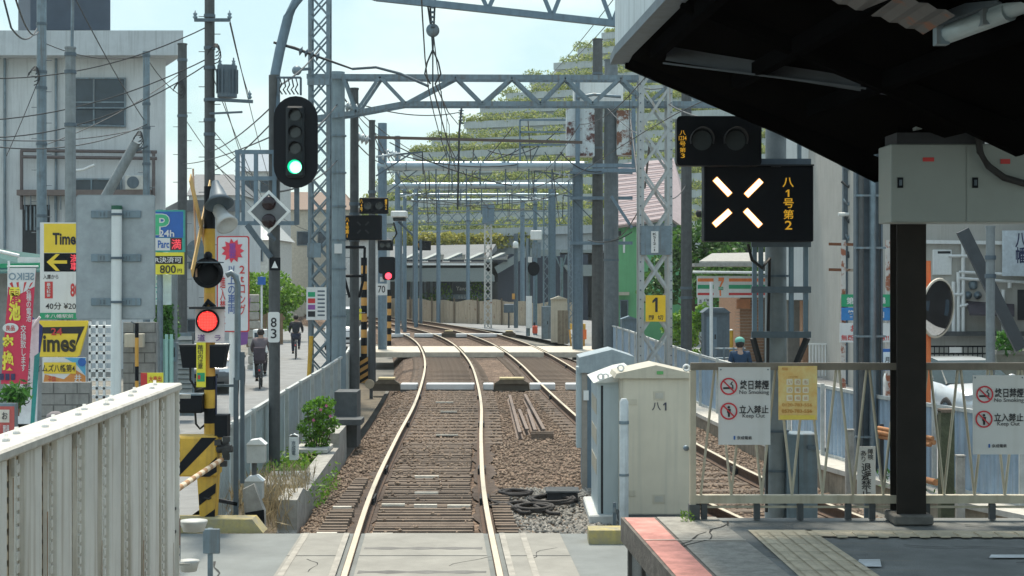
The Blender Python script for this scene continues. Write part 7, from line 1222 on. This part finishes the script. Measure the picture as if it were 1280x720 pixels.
# ------------------------------------------------------------------ vehicles
def car(name, label, cat, loc, rz, paint, L=4.5, Wd=1.76, H=1.38, van=False, sc=1):
    t = thing(name, label, cat, loc); t.rotation_euler = (0, 0, rz)      # local: front at -Y
    h = L/2
    if van: sec = [(-h, .35, .75, .80), (-h+.08, .28, .95, .93), (-h+.5, .26, 1.05, 1), (0, .25, 1.05, 1), (h-.4, .26, 1.05, 1), (h-.02, .3, 1.0, .96)]; roof = [(-h+.35, 1.05, .9), (-h+1.0, H-.06, .82), (-h+1.4, H, .84), (h-.5, H, .84), (h-.08, H-.1, .82), (h-.02, 1.02, .9)]
    else: sec = [(-h, .38, .58, .74), (-h+.1, .26, .70, .88), (-h+.45, .22, .80, .97), (-h+1.2, .20, .90, 1), (0, .19, .93, 1), (h-1.0, .20, .95, 1), (h-.3, .24, .95, .97), (h-.02, .34, .86, .86)]; roof = [(-h+.98, .89, .86), (-h+1.78, H-.05, .68), (-h+2.15, H-.005, .66), (.45, H, .66), (h-1.25, H-.14, .66), (h-.55, .95, .80)]
    v = []; fs = []
    def ring(y, zb, zt, wf): w = Wd/2*wf; return [(-w*.9, y, zb), (-w, y, zb+.12), (-w*1.0, y, zb+(zt-zb)*.6), (-w*.93, y, zt-.04), (-w*.8, y, zt), (0, y, zt+.025), (w*.8, y, zt), (w*.93, y, zt-.04), (w*1.0, y, zb+(zt-zb)*.6), (w, y, zb+.12), (w*.9, y, zb)]
    for s in sec: v += ring(*s)
    k = 11
    for i in range(len(sec)-1):
        for j in range(k-1): fs.append((i*k+j, i*k+j+1, (i+1)*k+j+1, (i+1)*k+j))
        fs.append((i*k+k-1, i*k, (i+1)*k, (i+1)*k+k-1))
    fs += [tuple(range(k))[::-1], tuple(range((len(sec)-1)*k, len(sec)*k))]; m = MB(); m.add(v, fs, True); body = m.build('body', paint, t, False)
    zb0 = .9 if not van else 1.03; m = MB(); v = []; 
    for y, z, wf in roof: w = Wd/2*wf; v += [(-w, y, z), (w, y, z)]
    g = []; n = len(roof)
    base_ = [(-Wd/2*.90, roof[0][0], zb0-.03), (Wd/2*.90, roof[0][0], zb0-.03), (Wd/2*.90, roof[-1][0], zb0-.03), (-Wd/2*.90, roof[-1][0], zb0-.03)]
    m.add(v[:4], [(0, 1, 3, 2)]); m.build('windscreen', mat('car glass', (.05, .075, .08), .22, var=.2, spec=.2), t, False)
    m = MB(); m.add(v[2:-2], [(2*i, 2*i+1, 2*i+3, 2*i+2) for i in range(n-3)], True); m.build('roof', paint, t, False); m = MB(); m.add(v[-4:], [(0, 1, 3, 2)]); m.build('rear_window', mat('car glass', (.05, .075, .08), .22, var=.2, spec=.2), t, False)
    for s in (0, 1):
        side = [v[2*i+s] for i in range(n)]; b2 = [base_[3-s] if s == 0 else base_[2], base_[0] if s == 0 else base_[1]]; m = MB(); m.add(side+b2, [tuple(range(len(side)+2))]); m.build('side_window', mat('car glass', (.05, .075, .08), .22, var=.2, spec=.2), t, False)
    for s in (-1, 1):
        m = MB(); xx = s*Wd/2*.70; m.prism([(xx-.2, -h+.03, .62), (xx+.2*1, -h+.05, .60), (xx+.2, -h+.08, .72), (xx-.2, -h+.06, .70)], (0, .1, .0)); m.build('headlight', mat('headlight', (.62, .66, .70), .1, .3), t, False)
        m = MB(); m.ball((s*Wd/2*1.08, -h+1.45, .98), (.1, .06, .07)); m.build('door_mirror', paint, t, False)
        m = MB(); m.prism([(s*Wd/2*.55-.16, h-.01, .72), (s*Wd/2*.55+.16, h-.01, .72), (s*Wd/2*.55+.16, h+.0, .86), (s*Wd/2*.55-.16, h, .86)], (0, .02, 0)); m.build('tail_light', red, t, False)
        for y in (-h+.82, h-.85):
            w = MB().lathe((s*(Wd/2-.10), y, .31), (s, 0, 0), [(-.1, .2), (-.1, .29), (-.06, .31), (.08, .31), (.11, .28), (.11, .2)], 20).build('wheel', rubber, t, False); r_ = MB().lathe((s*(Wd/2-.10), y, .31), (s, 0, 0), [(.09, .21), (.10, .19), (.08, .06), (.1, .04), (.1, 0)], 16).build('rim', galv, t, False); r_.parent = w
    m = MB(); m.box(-.38, -h-.005, .46, .38, -h+.12, .57); m.build('grille', black, t, False); m = MB(); m.box(-.55, -h+.02, .27, .55, -h+.12, .38); m.build('air_intake', black, t, False); m = MB(); m.box(-.165, -h-.02, .40, .165, -h-.006, .46); m.build('number_plate', white, t, False); m = MB(); m.box(-.05, -h-.012, .50, .05, -h-.006, .545); m.build('badge', galv, t, False)
    return t
silver = mat('silver car paint', (.66, .70, .72), .3, .15, var=.05, coat=.8)
car('parked_car', 'silver saloon car facing the camera behind the right blue fence', 'car', (PX(1196, 35), 35.2, -.41), math.radians(10), silver)
car('parked_van', 'white van in the left street glimpsed behind the concrete gantry pole', 'van', (PX(424, 70), 72, -.5), math.radians(4), mat('white van paint', (.72, .74, .75), .35, coat=.5), 3.9, 1.6, 1.85, True)
car('parked_car', 'dark car parked low behind the truck sign in the left street', 'car', (PX(246, 44), 46, -.5), math.radians(6), mat('dark grey car paint', (.10, .11, .12), .3, .3, coat=.6))
# ------------------------------------------------------------------ people
skinm = mat('skin', (.45, .28, .2), .6, var=.05); hairm = mat('dark hair', (.02, .016, .014), .6)
def person(label, loc, J, cols, hat=None, rz=0, group=None, hairc=True, skirt=None):
    """J: joints in local metres (x right, y forward, z up); one continuous body, clothes over it"""
    t = thing('person', label, 'person', loc, group); t.rotation_euler = (0, 0, rz); n = ['pelvis', 'waist', 'chest', 'neck', 'head', 'crown', 'ls', 'le', 'lw', 'lh', 'rs', 're', 'rw', 'rh', 'lhip', 'lk', 'la', 'lt', 'rhip', 'rk', 'ra', 'rt']
    R = {'pelvis': .13, 'waist': .12, 'chest': .14, 'neck': .052, 'head': .088, 'crown': .08, 'ls': .062, 'le': .042, 'lw': .03, 'lh': .034, 'rs': .062, 're': .042, 'rw': .03, 'rh': .034, 'lhip': .085, 'lk': .058, 'la': .038, 'lt': .036, 'rhip': .085, 'rk': .058, 'ra': .038, 'rt': .036}
    E = [('pelvis', 'waist'), ('waist', 'chest'), ('chest', 'neck'), ('neck', 'head'), ('head', 'crown'), ('chest', 'ls'), ('ls', 'le'), ('le', 'lw'), ('lw', 'lh'), ('chest', 'rs'), ('rs', 're'), ('re', 'rw'), ('rw', 'rh'), ('pelvis', 'lhip'), ('lhip', 'lk'), ('lk', 'la'), ('la', 'lt'), ('pelvis', 'rhip'), ('rhip', 'rk'), ('rk', 'ra'), ('ra', 'rt')]
    def sub(names, f, nm, m, add=0):
        ns = [q for q in n if q in names]; skin(nm, [J[q] for q in ns], [(ns.index(a), ns.index(b_)) for a, b_ in E if a in names and b_ in names], [R[q]*f+add for q in ns], m, t)
    sub(n, 1, 'body', skinm); sub({'pelvis', 'waist', 'chest', 'ls', 'le', 'lw', 'rs', 're', 'rw'}, 1.12, 'top', cols[0], .012); sub({'pelvis', 'lhip', 'lk', 'la', 'rhip', 'rk', 'ra'}, 1.1, 'trousers', cols[1], .012)
    for s in ('l', 'r'): a = Vector(J[s+'a']); c = Vector(J[s+'t']); skin('shoe', [a+(a-c)*.2-Vector((0, 0, .0)), a.lerp(c, .5), c+(c-a)*.2], [(0, 1), (1, 2)], [.05, .052, .045], cols[2], t, 1)
    hd = Vector(J['head']).lerp(Vector(J['crown']), .45)
    for s in (-1, 1): MB().ball(hd+Vector((s*.034, .088, .005)), .013, 8, 6).build('eye', ink, t, False); MB().ball(hd+Vector((s*.092, .0, -.01)), (.018, .028, .036), 8, 6).build('ear', skinm, t, False)
    MB().prism([hd+Vector((-.014, .085, -.035)), hd+Vector((.014, .085, -.035)), hd+Vector((0, .085, .015))], (0, .03, -.01)).build('nose', skinm, t, False); MB().box(hd.x-.024, hd.y+.084, hd.z-.062, hd.x+.024, hd.y+.093, hd.z-.054).build('mouth', red, t, False)
    if hat is None or hairc: 
        m = MB(); c = hd+Vector((0, -.018, .022)); m.ball(c, (.104, .108, .112), 14, 10); m.build('hair', hairm, t, False)
    if hat:
        c = hd+Vector((0, 0, .06)); m = MB(); m.lathe(c, (0, 0, 1), [(-.015, .112), (.02, .118), (.075, .10), (.11, .05), (.118, 0)], 18); h_ = m.build('hat', hat[0], t, False); m = MB()
        if hat[1] == 'brim': m.lathe(c, (0, 0, 1), [(-.035, .175), (-.01, .11), (-.002, .11), (-.026, .178)], 20); m.build('brim', hat[0], t, False)
        else: m.prism([c+Vector((-.09, .07, -.005)), c+Vector((.09, .07, -.005)), c+Vector((.06, .19, -.02)), c+Vector((-.06, .19, -.02))], (0, 0, .012)); m.build('peak', hat[0], t, False)
    return t
def stand(s=1, lean=0):
    J = dict(pelvis=(0, 0, .93), waist=(0, .0, 1.08), chest=(0, .01, 1.30), neck=(0, .02, 1.46), head=(0, .035, 1.56), crown=(0, .03, 1.67), ls=(-.19, 0, 1.40), le=(-.24, -.02, 1.13), lw=(-.23, .06, .90), lh=(-.22, .09, .80), rs=(.19, 0, 1.40), re=(.24, -.02, 1.13), rw=(.23, .06, .90), rh=(.22, .09, .80), lhip=(-.09, 0, .88), lk=(-.10, .02, .48), la=(-.10, -.02, .08), lt=(-.11, .12, .04), rhip=(.09, 0, .88), rk=(.10, .04, .48), ra=(.10, .02, .08), rt=(.11, .16, .04))
    return {k: tuple(c*s for c in v) for k, v in J.items()}
person('person in a navy top and pale green cap seen from behind past the fence', (PX(925, 37), 37, -.41), stand(.98), (mat('navy cloth top', (.02, .05, .10), .85), mat('dark trousers', (.04, .04, .05), .85), black), (mat('green cap', (.14, .42, .34), .8), 'cap'))
person('person in a grey brimmed hat mostly hidden behind the white steel wall', (PX(66.5, 20), 20, -.37), stand(.78), (mat('grey violet shirt', (.3, .29, .31), .85), dark, black), (mat('grey felt hat', (.20, .18, .185), .9), 'brim'), math.radians(-90))
def bike(label, loc, rz, frame, child=False):
    t = thing('bicycle', label, 'bicycle', loc, 'bicycles in the street'); t.rotation_euler = (0, 0, rz)
    for y in (-.52, .52):
        m = MB(); R = .33; m.tube([(0, y+R*math.cos(2*PI*k/24), .33+R*math.sin(2*PI*k/24)) for k in range(25)], .019, 6, False); w = m.build('wheel', rubber, t, False); m = MB()
        for k in range(12): m.tube([(0, y, .33), (0, y+R*math.cos(2*PI*k/12), .33+R*math.sin(2*PI*k/12))], .003, 4)
        s_ = m.build('spokes', galv, t, False); s_.parent = w
    m = MB()
    for a, c in (((0, -.52, .33), (0, -.05, .30)), ((0, -.05, .30), (0, -.18, .82)), ((0, -.05, .30), (0, .40, .72)), ((0, -.14, .66), (0, .38, .62)), ((0, .52, .33), (0, .36, 1.0)), ((0, -.52, .33), (0, -.15, .70))): m.tube([a, c], .018, 8)
    m.build('frame', frame, t, False); m = MB(); m.tube([(-.27, .18, 1.02), (-.2, .3, 1.03), (0, .36, 1.02), (.2, .3, 1.03), (.27, .18, 1.02)], .014, 6); m.build('handlebar', galv, t, False); m = MB(); m.ball((0, -.2, .86), (.1, .14, .05)); m.build('saddle', black, t, False); m = MB(); m.prism([(-.05, -.86, .5), (.05, -.86, .5), (.05, -.78, .7), (-.05, -.78, .7)], (0, .04, 0)); m.build('mudguard', frame, t, False); m = MB(); m.ball((0, -.88, .56), (.03, .02, .03)); m.build('rear_reflector', red, t, False)
    for s, yy, zz in ((-1, .08, .2), (1, -.15, .38)): m = MB(); m.box(s*.07, yy-.05, zz-.012, s*.17, yy+.05, zz+.012); m.build('pedal', dark, t, False)
    m = MB(); m.box(-.13, .45, .80, .13, .68, 1.0, bev=.02); m.build('basket', dark, t, False)
    if child: m = MB(); m.box(-.17, -.75, .74, .17, -.42, .82, bev=.03); m.box(-.17, -.78, .8, .17, -.70, 1.22, bev=.03); m.build('child_seat', mat('child seat cover', (.075, .06, .075), .9), t, False)
    return t
def ride():
    return dict(pelvis=(0, -.2, .95), waist=(0, -.17, 1.10), chest=(0, -.1, 1.31), neck=(0, -.04, 1.46), head=(0, -.01, 1.55), crown=(0, -.01, 1.66), ls=(-.18, -.09, 1.40), le=(-.25, .02, 1.18), lw=(-.25, .17, 1.05), lh=(-.25, .22, 1.05), rs=(.18, -.09, 1.40), re=(.25, .02, 1.18), rw=(.25, .17, 1.05), rh=(.25, .22, 1.05), lhip=(-.1, -.2, .9), lk=(-.12, .17, .62), la=(-.12, .06, .26), lt=(-.12, .18, .23), rhip=(.1, -.2, .9), rk=(.12, .2, .78), ra=(.12, -.13, .47), rt=(.12, -.03, .42))
for px, Yq, cols, lb, lb2, ch in ((326, 46.5, (mat('grey brown coat', (.16, .13, .14), .9), mat('dark skirt', (.05, .045, .05), .9), black), 'person in a grey brown coat riding away on the nearer bicycle', 'nearer bicycle with a covered child seat in the left street', True), (370, 63, (mat('black jacket', (.02, .022, .028), .85), mat('navy trousers', (.03, .035, .06), .9), black), 'person in a black jacket riding the farther bicycle down the street', 'farther bicycle in the left street by the lattice tower', False)):
    loc = (PX(px, Yq), Yq, sz(Yq)); rz = math.radians(6); bike(lb2, loc, rz, mat('bike frame', (.05, .05, .06), .4), ch); person(lb, loc, ride(), cols, None, rz)
# ------------------------------------------------------------------ overhead line
def sagline(a, c, sag, n=14): a, c = Vector(a), Vector(c); return [a.lerp(c, i/n)+Vector((0, 0, -4*sag*(i/n)*(1-i/n))) for i in range(n+1)]
def wireobj(pts, r, label, group, name='overhead_wire', m=None): return tag(MB().tube(pts, r, 5, False).build(name, m or wire), label, 'wire', group)
g = 'overhead line of the two tracks'
for cf, lb in ((Lc, 'near track'), (Rc, 'second track')):
    y0 = 12 if cf is Lc else 18
    wireobj([(cf(y), y, 5.2) for y in yrange(y0, 120, 3)], .008, 'thin contact wire strung above the %s' % lb, g, 'contact_wire'); st = [24, 38, 60, 76, 92, 118]; pts = []
    for a, c in zip(st, st[1:]): pts += [(cf(a+(c-a)*k/8), a+(c-a)*k/8, 6.35-4*.35*(k/8)*(1-k/8)) for k in range(8)]
    wireobj(pts, .009, 'thin messenger wire sagging between the gantries above the %s' % lb, g, 'messenger_wire')
    for y in (29, 33, 43, 49, 55, 66, 71): wireobj([(cf(y), y, 5.2), (cf(y), y, 6.1)], .006, 'short vertical dropper wire hanging above the %s' % lb, g, 'dropper_wire')
Y = 24; t = thing('line_insulator', 'insulator and pulley hanging from the nearest gantry at the top centre', 'insulator', P(541, 60, Y)); MB().lathe(P(541, 38, Y), (0, -1, 0), [(-.03, 0), (-.03, .10), (.03, .10), (.03, 0)], 20).build('pulley', galv, t)
for px, a, c in ((533, -5, 50), (537, -5, 62), (544, -5, 62)): MB().tube([P(px, a, Y), P(541, c, Y)], .016, 6).build('strap', wire, t)
m = MB()
for k in range(5): m.lathe(P(541, 8+6*k, Y-.03), (0, 0, -1), [(0, .02), (.02, .04), (.03, .02)], 8)
m.build('insulator_string', galvd, t)
for s in (-1, 1): MB().tube([P(541, 62, Y), P(541+s*7, 78, Y), P(541+s*10, 92, Y), P(541+s*3, 105, Y)], .014, 6).build('loop', wire, t)
MB().tube([P(541, 60, Y), P(541, 108, Y)], .012, 6).build('drop_rod', wire, t)
t = thing('line_insulator', 'small insulator string hanging in front of the upper terraces', 'insulator', P(574, 150, 50)); MB().tube([P(577, 134, 50), P(574, 165, 50), P(572, 262, 50)], .035, 6).build('rod', wire, t); m = MB()
for k in range(5): m.lathe(P(576.5, 137+4*k, 50), (0, 0, -1), [(0, .03), (.04, .10), (.05, .03)], 8)
m.build('insulator_string', galvd, t)
wireobj([P(541, 108, 24), P(552, 150, 30), P(566, 200, 40), P(571, 215, 50)], .013, 'dark feeder wire dropping from the top centre loops towards the tracks', g, 'feeder_wire'); wireobj([P(544, 105, 24), P(560, 140, 32), P(573, 156, 48)], .011, 'second dark feeder wire dropping from the top centre loops', g, 'feeder_wire')
t = thing('registration_arm', 'curved registration arm reaching from the bent leg to the wire loops', 'arm', P(400, 72, 24)); MB().tube([P(342, 53, 24), P(368, 60, 24), P(395, 70, 24), P(440, 86, 24)], [.02, .025, .02, .015], 8).build('rod', wire, t); MB().tube([P(440, 86, 24), P(470, 84, 24), P(500, 92, 24), P(536, 108, 24)], .022, 8).build('curved_tube', galvd, t); m = MB()
for k in range(4): m.lathe(P(374+7*k, 63+2.4*k, 24), (1, 0, -.35), [(0, .02), (.03, .075), (.05, .02)], 10)
m.build('insulator_discs', galvd, t)
t = thing('round_beacon', 'pale round lamp beside the lattice tower top', 'lamp', P(371, 88, 35.5)); MB().ball(P(371, 88, 35.5), .11).build('globe', galv, t); MB().bar(P(374, 87, 35.5), P(388, 86, 35.6), .06, .06).build('arm', galvd, t)
m = MB(); t = thing('junction_rack', 'small wire rack on the signal post above the green light', 'rack', P(355, 118, 23.9))
for px in (348, 376): MB().bar(P(px, 97, 23.9), P(px, 119, 23.9), .03, .03).build('upright', galvd, t)
MB().bar(P(346, 97, 23.9), P(376, 97, 23.9), .03, .03).build('rail', galvd, t)
for k in range(5): MB().tube([P(350+5*k, 98, 23.9), P(352+5*k, 106+2*(k % 2), 23.85), P(349+5*k, 112, 23.9), P(353+5*k, 118, 23.9)], .011, 5).build('cable', wire, t)
# insulators on gantry ends
for px, py, Yq, lb in ((436, 133, 38.5, 'pale insulator on the left end of the second gantry'), (445, 170, 40, 'pale insulator between the left poles under the second gantry'), (487, 190, 58, 'small insulator at the left end of the thick pipe beam')):
    t = thing('insulator', lb, 'insulator', P(px, py, Yq)); m = MB()
    for k in range(4): m.lathe(P(px-4+5*k, py+1.5*k, Yq), (1, 0, -.2), [(0, .05), (.05, .14), (.1, .05)], 12)
    m.build('discs', mat('porcelain', (.50, .56, .58), .25), t); MB().tube([P(px-7, py-1, Yq), P(px+18, py+5, Yq)], .03, 6).build('rod', galvd, t)
g = 'wires over the left street'
def W2(lb, segs, r=.014):
    for a, Ya, c, Yc, sag in segs: wireobj(sagline(P(*a, Ya), P(*c, Yc), sag), r, lb, g)
W2('black wires running from the left edge to the transformer pole', [((-10, 98), 40, (262, 32), 41, .35), ((-10, 150), 40, (262, 72), 41, .3), ((-10, 172), 40, (262, 78), 41, .45), ((-10, 183), 38, (185, 155), 47, .3)], .016)
W2('thin black wires slanting down across the white building to the slim braced pole', [((95, 0), 35, (180, 150), 47, .1), ((52, 52), 46, (180, 70), 47, .25), ((60, 180), 46, (228, 90), 52, .2), ((52, 90), 46, (8, 195), 44, .05), ((183, 72), 47, (228, 120), 52, .15), ((0, 175), 40, (180, 160), 47, .15)])
W2('wires leaving the transformer pole towards the signal post', [((287, 28), 41, (312, 122), 41, .1), ((262, 190), 41, (343, 130), 24, .1), ((262, 215), 41, (343, 150), 24, .12), ((262, 175), 41, (340, 235), 60, .1), ((264, 160), 41, (330, 230), 70, .1), ((228, 205), 52, (345, 168), 24, .1)], .012)
W2('thin wires running down the street from the transformer pole into the distance', [((262, 60), 41, (330, 270), 110, .5), ((262, 85), 41, (352, 290), 120, .5), ((288, 28), 41, (350, 262), 120, .6), ((232, 150), 52, (340, 282), 110, .4), ((262, 200), 41, (400, 290), 120, .5)], .014)
W2('wires between the concrete gantry pole and the far left poles', [((425, 115), 38, (478, 172), 60, .15), ((425, 120), 38, (540, 200), 76, .2), ((445, 150), 39, (480, 190), 60, .2), ((466, 165), 45, (500, 235), 76, .2)], .014)
W2('taut wires rising towards the top right in front of the terraces', [((692, 90), 120, (770, -5), 60, .1), ((715, 75), 120, (768, 20), 60, .1)], .02)
W2('loose wires on the twin poles and second gantry', [((700, 190), 57, (752, 214), 57, .25), ((610, 188), 60, (700, 160), 60, .5), ((560, 195), 60, (660, 180), 60, .4), ((735, 300), 58, (790, 290), 56, .2)], .02)
W2('vertical cables hanging at the left edge of the picture', [((5, 0), 30, (14, 35), 30, .0), ((14, 35), 30, (46, 36), 45, .25), ((20, 0), 30, (48, 40), 45, .3)], .02)
# coil loops on poles
for px, py, Yq, s, lb in ((46, 88, 45.8, 8, 'cable loops on the grey pole at far left'), (176, 168, 46.8, 7, 'cable loops on the slim braced pole'), (272, 60, 40.8, 9, 'large cable loops on the transformer pole'), (228, 105, 51.8, 8, 'cable loops on the dark corner pole')):
    t = thing('cable_loop', lb, 'cable', P(px, py, Yq))
    for k in range(4): q = s*(.6+.2*k); MB().tube([P(px-q*.4+q*math.sin(a)*.8, py+k*3+q*math.cos(a), Yq-.05*k) for a in [PI*j/7*1.5 for j in range(8)]], .016, 5).build('loop', wire, t)

# ------------------------------------------------------------------ more of the overhead tangle in the middle distance
def cantilever(px, py, Yq, L, label):
    t = thing('line_bracket', label, 'bracket', P(px, py, Yq), 'catenary brackets'); MB().bar(P(px, py, Yq), P(px+L, py-6, Yq), .05, .05).build('arm', galvd, t); MB().bar(P(px, py+24, Yq), P(px+L*.75, py-4, Yq), .04, .04).build('strut', galvd, t); m = MB()
    for k in range(3): m.lathe(P(px+L*.12*(k+1), py-1.5*k, Yq), (1, 0, 0), [(0, .04), (.04, .1), (.08, .04)], 10)
    m.tube([P(px, py, Yq), P(px+L*.5, py-4, Yq)], .03, 6); m.build('insulator_discs', mat('porcelain', (.50, .56, .58), .25), t); MB().tube([P(px+L, py-6, Yq), P(px+L*1.02, py+22, Yq)], .02, 5).build('drop_rod', wire, t)
for a in ((484, 216, 60, 52, 'bracket with insulators on the left post of the thick pipe beam gantry'), (716, 220, 60, -48, 'bracket with insulators on the right post of the thick pipe beam gantry'), (501, 246, 76, 44, 'bracket with insulators on the left post of the thinner pipe beam gantry'), (679, 250, 76, -42, 'bracket with insulators on the right post of the thinner pipe beam gantry'), (470, 196, 45, 58, 'bracket with insulators on the thin dark left pole'), (740, 250, 60, -36, 'short bracket with insulators low on the twin poles')): cantilever(*a)
Yg = 101; t = thing('track_gantry', 'faint lattice beam gantry crossing in front of the lowest terraces', 'gantry', (PX(520, Yg), Yg, -.4), 'catenary gantries over the tracks')
for py in (264, 281): MB().bar(P(500, py, Yg), P(715, py, Yg), .07, .07).build('chord', galv, t)
m = MB()
for k in range(15): m.bar(P(502+14*k, 264, Yg), P(516+14*k, 281, Yg), .05, .05); m.bar(P(516+14*k, 264, Yg+.1), P(502+14*k, 281, Yg+.1), .05, .05)
m.build('lattice_web', galv, t)
for px in (500, 715): MB().tube([P(px, 405, Yg), P(px, 258, Yg)], .14, 10).build('post', galvd, t)
W2('thin catenary wires crossing between the middle gantries', [((487, 178), 58, (640, 232), 60, .2), ((487, 190), 58, (660, 204), 60, .3), ((500, 222), 76, (686, 228), 76, .4), ((503, 240), 76, (684, 262), 92, .3), ((560, 180), 60, (612, 262), 97, .2), ((640, 160), 60, (560, 246), 92, .2), ((722, 210), 60, (610, 245), 92, .3), ((660, 150), 60, (668, 262), 92, .0), ((592, 186), 60, (588, 262), 92, .0), ((530, 205), 60, (536, 282), 101, .0), ((690, 208), 60, (700, 281), 101, .0)], .022)
W2('dark wires fanning out from the left poles under the second gantry', [((443, 128), 39, (576, 140), 50, .2), ((445, 178), 39, (480, 205), 60, .1), ((465, 160), 45, (520, 252), 92, .15), ((443, 118), 39, (421, 160), 38, .1), ((422, 130), 38, (343, 190), 24, .15), ((422, 200), 38, (345, 240), 24, .15), ((400, 60), 36, (343, 110), 24, .1)], .016)
W2('dark wires on the lattice tower at right of the tracks', [((800, 110), 38, (858, 96), 48, .15), ((836, 130), 38, (975, 160), 12.1, .1), ((820, 180), 38, (747, 120), 60, .2), ((820, 240), 38, (858, 230), 48, .3), ((800, 260), 38, (764, 300), 58, .2)], .015)
t = thing('cable_loop', 'thick cable sagging from the rusty boxes to the lattice tower', 'cable', P(790, 190, 50)); MB().tube([P(788, 150, 56), P(796, 215, 52), P(806, 235, 45), P(812, 180, 38.5)], .03, 6).build('loop', wire, t)
# house added out of view so that the convex mirror reflects something dark
t = thing('house', 'dark house added out of view for the convex mirror to reflect', 'house', (19, 26, -.41)); dm2 = mat('dark brown siding', (.012, .011, .012), .9); MB().box(14.5, 17, -.5, 22, 42, 6.5).build('wall', dm2, t); MB().prism([(14.1, 16.7, 6.5), (22.4, 16.7, 6.5), (18.2, 16.7, 9)], (0, 25.6, 0)).build('roof', rt, t)
for y in (20, 26, 32): MB().box(14.44, y, .9, 14.49, y+1.6, 2.2).build('window', glass, t)
# clutter on the white building
Y = 57.9; t = thing('wall_air_conditioner', 'small air conditioner box on the white building balcony', 'air conditioner', P(170, 232, Y)); MB().box(PX(160, Y), Y-.45, PZ(238, Y), PX(186, Y), Y-.1, PZ(220, Y), bev=.03).build('case', mat('aircon case', (.5, .5, .47), .5), t); MB().disc((PX(170, Y), Y-.46, PZ(229, Y)), .22, (0, -1, 0), .01, 18).build('fan_grille', galvd, t)
# rust on the white steel wall, seams on the cabinets
for px, y0, y1, Yq, w in ((868, 0, 0, 0, 0),): pass

# further street clutter at left and more line posts in the far middle
t = thing('striped_post', 'thin amber and black striped stick beside the grey meter box', 'striped post', P(171, 520, 29.6))
for k in range(6): MB().tube([P(171, 404+18*k, 29.6), P(171, 422+18*k, 29.6)], .035, 8).build('band', (mat('mast amber', (.62, .33, .06)) if k % 3 else black), t)
t = thing('flyer', 'yellow and red flyer peeking over the white steel wall', 'flyer', P(188, 490, 25)); f = Face(t, 25); f.rect('sheet', 176, 466, 204, 500, sulphur, 0, .02); f.rect('red_patch', 176, 466, 184, 500, red, 1, .003); f.txt('大売出', 186, 470, 202, 477, red, 2, .02)
t = thing('vending_machine', 'white vending machine beyond the arched pipe in the left street', 'vending machine', P(322, 480, 52)); MB().box(PX(316, 52), 52, -.5, PX(331, 52), 52.6, PZ(412, 52), bev=.02).build('body', white, t); f = Face(t, 51.99); f.rect('window', 318, 416, 329, 436, glass, 0, .006); f.rect('panel', 318, 440, 329, 452, red, 0, .006)
t = thing('street_mirror_pole', 'thin white pole with a small blue sign near the bright green bush', 'pole', P(327, 470, 60)); MB().tube([P(327, 470, 60), P(327, 345, 60)], .04, 8).build('pole', white, t); Face(t, 59.9).rect('plate', 322, 346, 332, 356, blue, 0, .02)
t = thing('utility_box', 'grey meter box strapped to the grey sign pole', 'box', P(216, 440, 33.8)); MB().box(PX(210, 33.8), 33.7, PZ(452, 33.8), PX(222, 33.8), 33.86, PZ(428, 33.8), bev=.01).build('box', galv, t); MB().box(PX(212, 33.8), 33.69, PZ(446, 33.8), PX(220, 33.8), 33.7, PZ(434, 33.8)).build('window', dark, t)
for px, py, Yq, r_, lb in ((548, 238, 108, .15, 'far line post just left of the shrubs by the glazed hall'), (585, 246, 112, .14, 'far line post in front of the glazed hall sign'), (653, 240, 104, .16, 'far line post right of the drum lamp pole'), (669, 226, 86, .12, 'far line post beside the black signal seen from behind')): 
    t = pole('track_pole', px, Yq, py, r_, steelblue, lb, 'pole', -.5, None, .9, (py+12, py+30)); MB().bar(P(px-14, py+8, Yq), P(px+14, py+8, Yq), .08, .08).build('cross_arm', galvd, t)
    for q in (-12, 12): MB().lathe(P(px+q, py+8, Yq), (0, 0, 1), [(0, .03), (.05, .1), (.1, .04), (.15, .1), (.2, .03)], 8).build('insulator', galv, t)
pipegantry(84, 506, 690, 243, .1, 236, 236, 'thin portal between the thinner pipe beam and the farthest gantry', .06, [(530, 232, 262), (575, 232, 258), (628, 232, 264)], False)
W2('fine wires strung through the far portals', [((500, 262), 101, (715, 256), 101, .2), ((506, 250), 84, (690, 246), 84, .35), ((548, 244), 108, (653, 246), 104, .4), ((497, 236), 76, (585, 254), 112, .2), ((716, 236), 76, (653, 246), 104, .3), ((480, 184), 60, (553, 262), 108, .3), ((722, 186), 60, (669, 236), 86, .3)], .022)

# ------------------------------------------------------------------ thin summer haze enclosing the whole place
ho = MB().box(-905, -55, -1.7, 905, 1505, 31).build('haze', None); hm = bpy.data.materials.new('haze'); hm.use_nodes = True; hn = hm.node_tree; hn.nodes.clear()
hout = hn.nodes.new('ShaderNodeOutputMaterial'); pv = hn.nodes.new('ShaderNodeVolumePrincipled'); pv.inputs['Color'].default_value = (.86, .95, .97, 1); pv.inputs['Density'].default_value = .0003
hn.links.new(pv.outputs[0], hout.inputs['Volume']); ho.data.materials.append(hm); tag(ho, 'thin pale summer haze in the air over the tracks', 'haze', kind='stuff')
